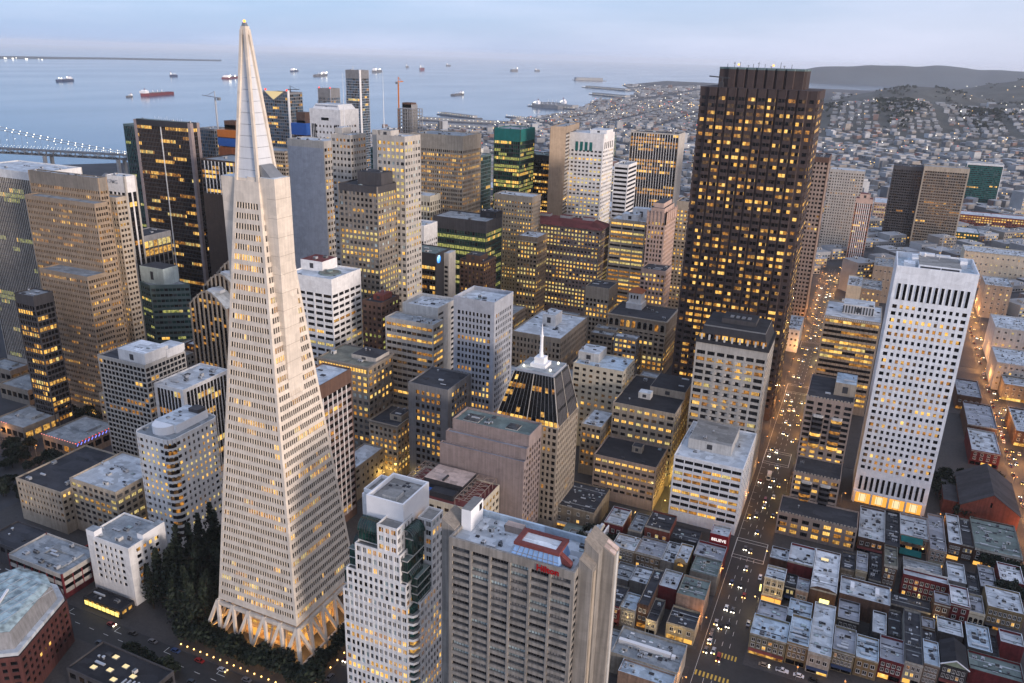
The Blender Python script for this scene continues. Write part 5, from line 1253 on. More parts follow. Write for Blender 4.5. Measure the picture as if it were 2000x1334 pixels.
def ex_arch(rt, w, d, zr, R):
    m = MB(); g = MB()
    for k in range(10):
        x = -w/2+3+k*(w-6)/9; z = zr-8.5
        pts = [(x-1.5, z), (x+1.5, z), (x+1.5, z+4.4)]+[(x+1.5*cos(a*pi/6), z+4.4+1.5*sin(a*pi/6)) for a in range(1, 6)]+[(x-1.5, z+4.4)]
        p = MB(); p.poly([(a, -d/2-.05, b) for a, b in pts], R.choice(['pane_black', 'pane_black', 'lit_warm', 'lit_amber'])); p.build('arched_window', rt)
        f = MB(); f.box(x-1.75, x-1.5, -d/2-.25, -d/2-.02, z, z+4.6, 'wall_beige'); f.box(x+1.5, x+1.75, -d/2-.25, -d/2-.02, z, z+4.6, 'wall_beige'); f.build('window_jamb', rt)
    for z, e in ((zr+.4, 1.0), (zr-10.5, .6)):
        m = MB(); m.box(-w/2-e, w/2+e, -d/2-e, -d/2-.02, z-.5, z+.4, 'wall_beige'); m.box(w/2+.02, w/2+e, -d/2-.02, d/2, z-.5, z+.4, 'wall_beige'); m.build('cornice', rt)
    # white roof tower with a red cap
    m = MB(); m.box(-w*.34, -w*.06, d*.08, d*.46, zr, zr+5, 'wall_white'); m.box(-w*.31, -w*.09, d*.12, d*.42, zr+5, zr+14, 'wall_white'); o = m.build('roof_tower', rt)
    for k in range(3):
        p = MB(); x = -w*.26+k*2.6; p.box(x-.7, x+.7, d*.12-.06, d*.12-.02, zr+8.6, zr+11.8, 'pane_black'); p.build('window', o)
    m = MB(); m.hexa([(-w*.33, d*.10, zr+14), (-w*.07, d*.10, zr+14), (-w*.07, d*.44, zr+14), (-w*.33, d*.44, zr+14), (-w*.22, d*.24, zr+17.5), (-w*.18, d*.24, zr+17.5), (-w*.18, d*.3, zr+17.5), (-w*.22, d*.3, zr+17.5)], 'wall_orange', None, True); m.build('roof', o)
def ex_darktop(rt, w, d, zr, R):
    b = rect(-w/2-.6, w/2+.6, -d/2-.6, d/2+.6); m = MB()
    m.prism(b, zr+.9, zr+3.0, 'wall_dark', 'roof_tar', True)
    t = rect(-w/2+3.2, w/2-3.2, -d/2+3.6, d/2-3.2)
    m.hexa([(x, y, zr+3.0) for x, y in rect(-w/2+1, w/2-1, -d/2+1, d/2-1)]+[(x, y, zr+10.5) for x, y in t], 'wall_dark', 'roof_tar'); m.build('mansard', rt)
    g = MB()
    for k in range(9):
        x = -w/2+3+k*(w-6)/8; g.box(x-1.6, x+1.6, -d/2+.9, -d/2+1.05, zr+4.0, zr+6.4, R.choice(['lit_bright', 'lit_warm', 'lit_amber', 'pane_black']))
        s_ = MB(); s_.box(x-.5, x+.5, -d/2-.5, -d/2+.3, zr+3.0, zr+6.2, 'wall_offwhite'); s_.build('finial', rt)
    g.build('attic_windows', rt, kind='stuff')
    m = MB(); m.prism(rect(-w/2+3.0, w/2-3.0, -d/2+3.4, d/2-3), zr+10.4, zr+11.2, 'metal_grey', 'roof_tar'); m.box(-w*.22, w*.26, -d*.16, d*.26, zr+10.5, zr+14, 'wall_charcoal', 'roof_tar'); m.build('roof_deck', rt)
    for k in range(4):
        m = MB(); x = -w*.12+k*3.4; m.box(x, x+2, -d*.06, d*.04, zr+14, zr+14.6, 'metal_grey'); m.build('vent', rt)
    # bowed bays over the middle windows
    for k in range(1, 5):
        L_ = w-2; bw = L_/7; x = -w/2+1+(k+.5+.5)*bw
        for f in range(19):
            z = 6+f*4.25; p = MB(); n = 4
            pts = [(x+2.15*sin(-1+2*i/n), -d/2+.55-1.15*cos(-1+2*i/n)) for i in range(n+1)]
            for i in range(n): p.hexa([(*pts[i], z), (*pts[i+1], z), (pts[i+1][0], -d/2, z), (pts[i][0], -d/2, z), (*pts[i], z+1.7), (*pts[i+1], z+1.7), (pts[i+1][0], -d/2, z+1.7), (pts[i][0], -d/2, z+1.7)], 'wall_pale', None, True)
            p.build('bowed_spandrel', rt)
def ex_att(rt, w, d, zr, R):
    y, z, r = -d/2+5.2, zr-4.6, 3.3
    m = MB(); n = 28
    m.poly([(w/2+.06, y+r*cos(2*pi*k/n), z+r*sin(2*pi*k/n)) for k in range(n)], 'logo_blue'); o = m.build('globe_emblem', rt)
    s_ = MB()
    for k in range(7):          # pale bands, thicker towards the top
        zz = z-r*.8+k*r*.27; hw = math.sqrt(max(0, r*r-(zz-z)**2))*.92; t = .1+.07*k
        s_.poly([(w/2+.09, y-hw*(.9 if k < 3 else 1), zz), (w/2+.09, y+hw*(.25+.1*k), zz), (w/2+.09, y+hw*(.25+.1*k), zz+t), (w/2+.09, y-hw*(.9 if k < 3 else 1), zz+t)], 'logo_white')
    s_.build('globe_bands', o)
    m = MB(); m.box(w/2+.05, w/2+4.5, -d/2+14, d/2, 0, zr-1, 'wall_pale', 'roof_light')
    for f in range(20): m.box(w/2+.6, w/2+3.6, -d/2+13.94, -d/2+13.98, 5+f*4, 7+f*4, 'pane_dark')
    m.build('service_tower', rt)
emit('logo_blue', (0.02, 0.22, 0.75), 1.6); emit('logo_white', (0.55, 0.80, 1.0), 2.0)
def ex_oldgrey(rt, w, d, zr, R):
    m = MB()
    for (z, e) in ((zr+.5, 1.1), (zr-5.6, .6)):
        m.box(-w/2-e, w/2+e, -d/2-e, -d/2-.02, z-.5, z+.35, 'wall_warmgrey'); m.box(w/2+.02, w/2+e, -d/2-.02, d/2, z-.5, z+.35, 'wall_warmgrey')
    m.build('cornice', rt)
    for k in range(17):
        g = MB(); x = -w/2+2.2+k*(w-4.4)/16; g.box(x-.7, x+.7, -d/2-.12, -d/2-.04, zr-3.8, zr-1.4, 'lit_bright'); g.build('attic_window', rt)
def ex_stripe(rt, w, d, zr, R):
    for k in range(11):
        m = MB(); x = -w*.19+k*w*.052; m.box(x-.5, x+.5, -d*.15-.25, -d*.15-.04, zr+.6, zr+6.2, 'pane_grey'); m.build('louvre', rt)
    m = MB()
    for k in range(30): m.box(-w/2+k*w/30, -w/2+(k+.5)*w/30, -d/2-.3, -d/2-.02, zr-.6, zr+.2, 'wall_white')
    m.build('dentil_row', rt)
def ex_hotel(rt, w, d, zr, R):
    m = MB(); n = int(w/1.8)
    for k in range(n): m = MB(); m.box(-w/2+k*w/n+.2, -w/2+(k+.62)*w/n+.2, -d/2-.02, -d/2+.5, zr+.9, zr+1.7, 'wall_stone'); m.build('parapet_post', rt)
def ex_hotelA(rt, w, d, zr, R):
    ex_hotel(rt, w, d, zr, R); bays(rt, w, d, R, 62)
def ex_hotelB(rt, w, d, zr, R):
    ex_hotel(rt, w, d, zr, R); bays(rt, w, d, R, 30)
def bays(rt, w, d, R, H):
    for x in (-w*.19, w*.21):
        z = H-4.2; hh = 18
        for f in range(6):
            zz = z-3.4*f
            m = MB(); P = [(x-3.0, -d/2-.05), (x-2.2, -d/2-1.3), (x+2.2, -d/2-1.3), (x+3.0, -d/2-.05)]
            m.prism(P, zz-1.5, zz, 'wall_charcoal' if f else 'wall_offwhite'); o = m.build('bay_window', rt)
            g = MB(); mt = R.choice(['lit_bright', 'lit_warm', 'pane_black', 'pane_dark', 'lit_amber'])
            g.prism([(a, b+.06) for a, b in P], zz-3.4, zz-1.5, mt); g.build('pane', o)
def ex_gabletan(rt, w, d, zr, R):
    m = MB(); a = w*.5
    m.poly([(-a, -d/2-.02, zr), (a, -d/2-.02, zr), (0, -d/2-.02, zr+13)], 'wall_stone'); m.poly([(a, d/2, zr), (-a, d/2, zr), (0, d/2, zr+13)], 'wall_stone')
    m.poly([(a, -d/2, zr), (a, d/2, zr), (0, d/2, zr+13), (0, -d/2, zr+13)], 'roof_grey'); m.poly([(-a, d/2, zr), (-a, -d/2, zr), (0, -d/2, zr+13), (0, d/2, zr+13)], 'roof_grey'); m.build('gable_roof', rt)
    m = MB(); m.box(-1.6, 1.6, -d/2-.1, -d/2-.04, zr+2, zr+6, 'pane_black'); m.build('gable_window', rt)
def ex_oldlow(rt, w, d, zr, R):
    m = MB(); m.box(-w/2-.8, w/2+.8, -d/2-.8, -d/2-.02, zr, zr+.8, 'wall_warmgrey'); m.build('cornice', rt)
EXTRA = {'dark glass tower between': ex_bronze, 'slim tower with tall white fins': ex_kpmg, 'eastern of the two': ex_345, 'western of the two': ex_345r, 'white banded tower with a round': ex_circ,
         'white tower with four tall green': ex_whitecrown, 'white tower with chamfered': ex_whitepm, 'short blue glass': ex_glassb, 'slender blue glass': ex_rincon, 'large stone building with a dark red': ex_hip,
         'narrow orange-tan': ex_tanfront, 'tan stone building with a row': ex_arch, 'pale tower with bowed': ex_darktop, 'black glass building with a blue globe': ex_att, 'grey-tan older': ex_oldgrey,
         'dark and tan banded office': ex_stripe, 'tallest stage': ex_hotelA, 'middle stage': ex_hotelB, 'lowest stage': ex_hotel, 'low tan wing with lit': ex_oldlow}
for (nm, lab, cat, x, y, w, d, H, st, ph, P) in BLD:
    ex = next((f for k, f in EXTRA.items() if lab.startswith(k)), None)
    building(nm, lab, cat, x, y, w, d, H, st, penthouse=ph, P=P, extra=ex)

# ---------------------------------------------------------------- towers with shapes of their own
# tower of stepped gables with ribbed faces, beside the pyramid
def build_gables():
    cx, cy = -400, 412
    rt = root('office_tower', 'grey-brown ribbed tower ending in a row of stepped gables, left of the pyramid', 'tower', cx, cy)
    R = random.Random(61); W = MB(); g = MB()
    for i, (y0, zt) in enumerate(((-19, 84), (-6, 93), (7, 100))):
        w = 32-i*1.0; x0, x1 = -16+i*1.0, 16-i*.2; y1 = y0+12.8; n = 8
        P = [(x0, 0)]+[(x0+(x1-x0)*k/n, zt+(11*(1-abs(2*k/n-1)**1.5))) for k in range(n+1)]+[(x1, 0)]
        W.poly([(a, y0, b) for a, b in P], 'pane_brown')
        for k in range(n):
            a, b = P[k+1], P[k+2]
            W.poly([(a[0], y0-.3, a[1]), (b[0], y0-.3, b[1]), (b[0], y1, b[1]), (a[0], y1, a[1])], 'roof_grey')
            W.hexa([(a[0], y0-.5, a[1]-1.4), (b[0], y0-.5, b[1]-1.4), (b[0], y0, b[1]-1.4), (a[0], y0, a[1]-1.4), (a[0], y0-.5, a[1]), (b[0], y0-.5, b[1]), (b[0], y0, b[1]), (a[0], y0, a[1])], 'wall_warmgrey', None, True)
        W.box(x0, x1, y0, y1, 0, zt-.5, 'wall_brown', 'roof_grey')
        for k in range(n+1):
            x = x0+(x1-x0)*k/n; z = P[k+1][1]
            W.box(x-.55, x+.55, y0-.75, y0-.01, 0, z, 'wall_warmgrey')
        for k in range(6): W.box(x1-.01, x1+.6, y0+k*2.2, y0+k*2.2+.8, 0, zt, 'wall_warmgrey')
        for f in range(24):
            for k in range(n):
                z = 4+f*3.9
                if z > P[k+1][1]-5: continue
                xa = x0+(x1-x0)*k/n+.6; xb = x0+(x1-x0)*(k+1)/n-.6
                g.poly([(xa, y0-.05, z), (xb, y0-.05, z), (xb, y0-.05, z+2.2), (xa, y0-.05, z+2.2)], R.choice(['lit_warm', 'lit_amber']) if R.random() < .22 else 'pane_black')
    W.build('wall', rt); g.build('window_rows', rt, kind='stuff')
    for y, z in ((-13, 95), (0, 104), (13, 111)):
        m = MB(); m.box(-1.5, 9, y-3, y+2, z-2, z, 'metal_light'); m.build('roof_hatch', rt)
build_gables()

# ribbed tan tower with a stepped crenellated top
def build_gothic():
    x1, y0, w, d = -159, 691, 16.5, 40
    def ex(rt, w, d, zr, R):
        m = MB()
        for (a, b, c, e, z0, z1) in ((-w/2+2.2, w/2-2.2, -d/2+2.2, d/2-2.2, zr, zr+5), (-w/2+4, w/2-4, -d/2+5, d/2-5, zr+5, zr+9)): m.box(a, b, c, e, z0, z1, 'wall_peach', 'roof_dark')
        m.build('upper_stage', rt)
        for k in range(6):
            for (x, y) in ((-w/2+k*w/5, -d/2), (w/2, -d/2+k*d/5)):
                m = MB(); m.box(x-.6, x+.6, y-.4, y+.4, zr-9, zr+2.6, 'wall_peach'); m.build('pinnacle', rt)
    building('office_tower', 'pinkish ribbed tower with a pinnacled top, left of the tallest dark tower', 'tower', x1, y0, w, d, 124,
             dict(wall='peach', bay=3.0, pw=.5, sh=.42, fl=4.1, crown=8, lit=.3, tone='y', dark='b', mull=1, roof='dark', clutter=0, cc=1.4), seed=62, extra=ex)
build_gothic()

# building sites: bare frames, coloured netting, cranes
def crane(rt, x, y, z, h, jib, ang, mat='paint_orange'):
    m = MB(); m.bar((x, y, z), (x, y, z+h), 1.3, mat, (1, 0, 0)); m.build('crane_mast', rt)
    m = MB(); dx, dy = cos(ang), sin(ang)
    m.bar((x-dx*jib*.3, y-dy*jib*.3, z+h), (x+dx*jib, y+dy*jib, z+h+jib*.06), 1.0, mat); m.bar((x, y, z+h+6), (x+dx*jib*.7, y+dy*jib*.7, z+h+1), .35, mat); m.bar((x, y, z+h), (x, y, z+h+6), .7, mat, (1, 0, 0))
    m.box(x-dx*jib*.3-1.4, x-dx*jib*.3+1.4, y-dy*jib*.3-1.4, y-dy*jib*.3+1.4, z+h-2.5, z+h+.4, 'metal_grey'); m.build('crane_jib', rt)
def site(label, x, y, w, d, H, bands, frame='wall_midgrey', skin=None, cr=None, top=None):
    rt = root('unfinished_tower', label, 'unfinished tower', x-w/2, y+d/2)
    m = MB(); m.box(-w*.3, w*.3, -d*.3, d*.3, 0, H+4, frame, 'roof_dark'); m.build('core', rt)
    m = MB(); n = int(H/4.2)
    for k in range(1, n+1): m.box(-w/2, w/2, -d/2, d/2, k*4.2-.5, k*4.2, frame)
    m.build('floor_slabs', rt)
    m = MB()
    for i in range(7):
        for j in range(5):
            if i in (0, 6) or j in (0, 4): X = -w/2+.5+i*(w-1)/6; Y = -d/2+.5+j*(d-1)/4; m.box(X-.4, X+.4, Y-.4, Y+.4, 0, n*4.2, frame)
    m.build('columns', rt)
    for (z0, z1, mat) in bands:
        m = MB(); m.box(-w/2-.3, w/2+.3, -d/2-.3, d/2+.3, z0, z1, mat); m.build('netting', rt)
    if skin:
        m = MB(); m.box(-w/2-.4, w/2+.4, -d/2-.4, d/2+.4, 0, skin, 'pane_blue')
        for k in range(8): X = -w/2+k*w/7; m.box(X-.3, X+.3, -d/2-.7, -d/2-.4, 0, skin, 'wall_silver')
        m.build('glazing', rt)
    if top:
        m = MB(); m.box(-w*.3, w*.28, -d*.3, d*.2, H, H+top, 'wall_brown'); m.build('formwork', rt)
    if cr: crane(rt, *cr)
    return rt
site('unfinished tower wrapped in orange and blue netting left of the pyramid spire', -595.5, 647, 25, 25, 172, [(164, 171, 'paint_orange'), (155, 163, 'paint_blue'), (140, 154, 'wall_orange')], 'wall_brown', None, (-18, -6, 150, 52, 22, 2.9, 'metal_light'), 8)
site('unfinished red-brown tower with a blue band right of the pyramid spire', -651.5, 829.8, 22.8, 25, 163, [(150, 164, 'paint_blue')], 'wall_brown', None, None, 14)
site('unfinished grey tower under an orange crane against the bay', -532, 886, 22, 25, 186, [], 'wall_grey', 148, (-12.6, -6, 150, 66, 10, 1.5), 6)
emit('glow_panel', (.85, .66, .36), .8)
def build_lit_v():
    x1, y0, w, d, H = -821, 1006, 47, 35, 189
    def ex(rt, w, d, zr, R):
        m = MB(); m.poly([(-w*.44, -d/2-.5, zr+2), (-3, -d/2-.5, zr-10), (w*.40, -d/2-.5, zr+2)][::1], 'glow_panel'); m.build('lit_panel', rt)
        m = MB()
        for (a, b) in (((-w*.46, zr+3), (-3, zr-11)), ((w*.42, zr+3), (-3, zr-11))): m.bar((a[0], -d/2-.6, a[1]), (b[0], -d/2-.6, b[1]), 1.2, 'wall_midgrey', (0, 1, 0))
        m.build('panel_frame', rt)
        m = MB(); m.box(w/2+.02, w/2+1.6, -d/2-1, -d/2+3, 0, zr+4, 'wall_white'); m.build('white_edge', rt)
        for x in (-w*.44, w*.42):
            m = MB(); m.ball((x, -d*.4, zr+4), 1.6, 'lamp_red', 6, 4); m.build('warning_lamp', rt)
        crane(rt, w*.2, d*.2, zr-4, 8, 16, .1, 'metal_dark')
    building('office_tower', 'blue glass tower with a lit V-shaped panel under its roof', 'tower', x1, y0, w, d, H,
             dict(wall='midgrey', bay=4, pw=.1, sh=.3, fl=4.6, crown=3, lit=.1, tone='y', dark='u', core='pane_blue', roof='dark', clutter=0), seed=63, extra=ex)
build_lit_v()
# two-tone hotel: dark half
building('hotel_tower', 'black gridded half of the tall two-tone hotel slab', 'tower', 67.1, 1336, 40, 34, 113, dict(wall='charcoal', slab='charcoal', bay=3.2, pw=.2, sh=.4, fl=4, crown=6, lit=.05, tone='a', dark='k', roof='dark', cc=1), seed=64)
# low blocks that fill the gaps between the towers
FILL = [(-60, 660, 60, 70, 42), (-60, 770, 80, 50, 38), (-150, 590, 40, 20, 40), (-205, 560, 42, 50, 46), (-215, 470, 40, 40, 44), (-262, 470, 40, 40, 50), (-250, 540, 34, 60, 52), (-130, 790, 70, 60, 60), (-60, 900, 90, 80, 48),
        (-205, 830, 60, 60, 70), (-290, 850, 60, 70, 60), (-390, 560, 40, 70, 60), (-430, 480, 60, 60, 50), (-440, 620, 80, 80, 70), (-520, 700, 90, 100, 80), (-430, 820, 90, 100, 70), (-600, 820, 90, 100, 60), (-330, 960, 90, 100, 55), (-200, 980, 120, 90, 50),
        (-640, 470, 70, 80, 60), (-720, 600, 80, 80, 50), (-520, 1000, 120, 100, 50), (-700, 1150, 140, 120, 40), (-480, 1160, 140, 120, 40), (-280, 1130, 140, 100, 40), (-90, 1030, 80, 90, 40), (-420, 345, 40, 30, 30), (-440, 400, 20, 30, 40),
        (-370, 345, 30, 40, 36), (-255, 310, 12, 26, 24), (-96, 460, 0, 0, 0), (-165, 400, 20, 40, 26), (-145, 500, 40, 60, 34), (-90, 520, 46, 40, 26), (-205, 440, 20, 30, 28)]
FW = ['stone', 'beige', 'pale', 'grey', 'tan', 'warmgrey', 'brown']
RF = random.Random(77)
FLAB = set()
GRID_ALL = [(r[3]-r[5], r[3], r[4], r[4]+r[6]) for r in BLD]+[(-116, -41, 573, 631), (-175.5, -159, 691, 731), (-168, -131, 364, 396), (-185, -139, 338, 363), (-240, -186, 213, 266), (-417, -384, 392, 433)]
def free(x0, x1, y0, y1): return not any(min(x1, b)-max(x0, a) > .05 and min(y1, e)-max(y0, c) > .05 for a, b, c, e in GRID_ALL)
for (x, y, w, d, H) in FILL:
    if not w: continue
    for (a, b) in ((0, 0), (1, 0), (0, 1), (1, 1)):          # each filler plot is up to four buildings
        X, Y, w2, d2 = x-a*w/2, y+b*d/2, w/2-1, d/2-1
        for _ in range(4):
            if free(X-w2, X, Y, Y+d2): break
            X -= w2*.15; w2 *= .7; d2 *= .8; Y += d2*.1
        if not free(X-w2, X, Y, Y+d2) or min(w2, d2) < 6: continue
        GRID_ALL.append((X-w2, X, Y, Y+d2))
        wc, rc_ = RF.choice(FW), RF.choice(['grey', 'light', 'dark', 'gravel'])
        nb_ = sorted(BLD, key=lambda r: hypot(r[3]-r[5]/2-X+w2/2, r[4]+r[6]/2-Y-d2/2))
        for r in nb_:
            dx, dy = X-w2/2-(r[3]-r[5]/2), Y+d2/2-(r[4]+r[6]/2)
            rel = ('right of' if dx > 0 else 'left of') if abs(dx) > abs(dy) else ('behind' if dy > 0 else 'in front of')
            lab = 'plain %s block, %s roof, %s the %s' % ({'pale': 'pale grey', 'warmgrey': 'brown-grey', 'stone': 'sandy'}.get(wc, wc), {'light': 'pale'}.get(rc_, rc_), rel, ' '.join(r[1].split()[:7 if rel != 'in front of' else 6]).rstrip(','))
            for bad in (' with', ' of', ' a', ' the', ' and', ' in', ' its', ' under', ' over', ' between', ' showing'):
                if lab.endswith(bad): lab = lab[:-len(bad)]
            if lab not in FLAB and len(lab.split()) <= 16: break
        FLAB.add(lab)
        building('office_building', lab, 'building', X, Y, w2, d2, H*RF.uniform(.75, 1.1),
                 dict(wall=wc, bay=RF.choice([2.8, 3.4, 4]), pw=RF.choice([.3, .45]), sh=.48, fl=4, lit=RF.choice([.2, .4, .6]), tone=RF.choice('yap'), dark=RF.choice('nbk'), roof=rc_, clutter=3),
                 group='plain mid-rise blocks among the towers')

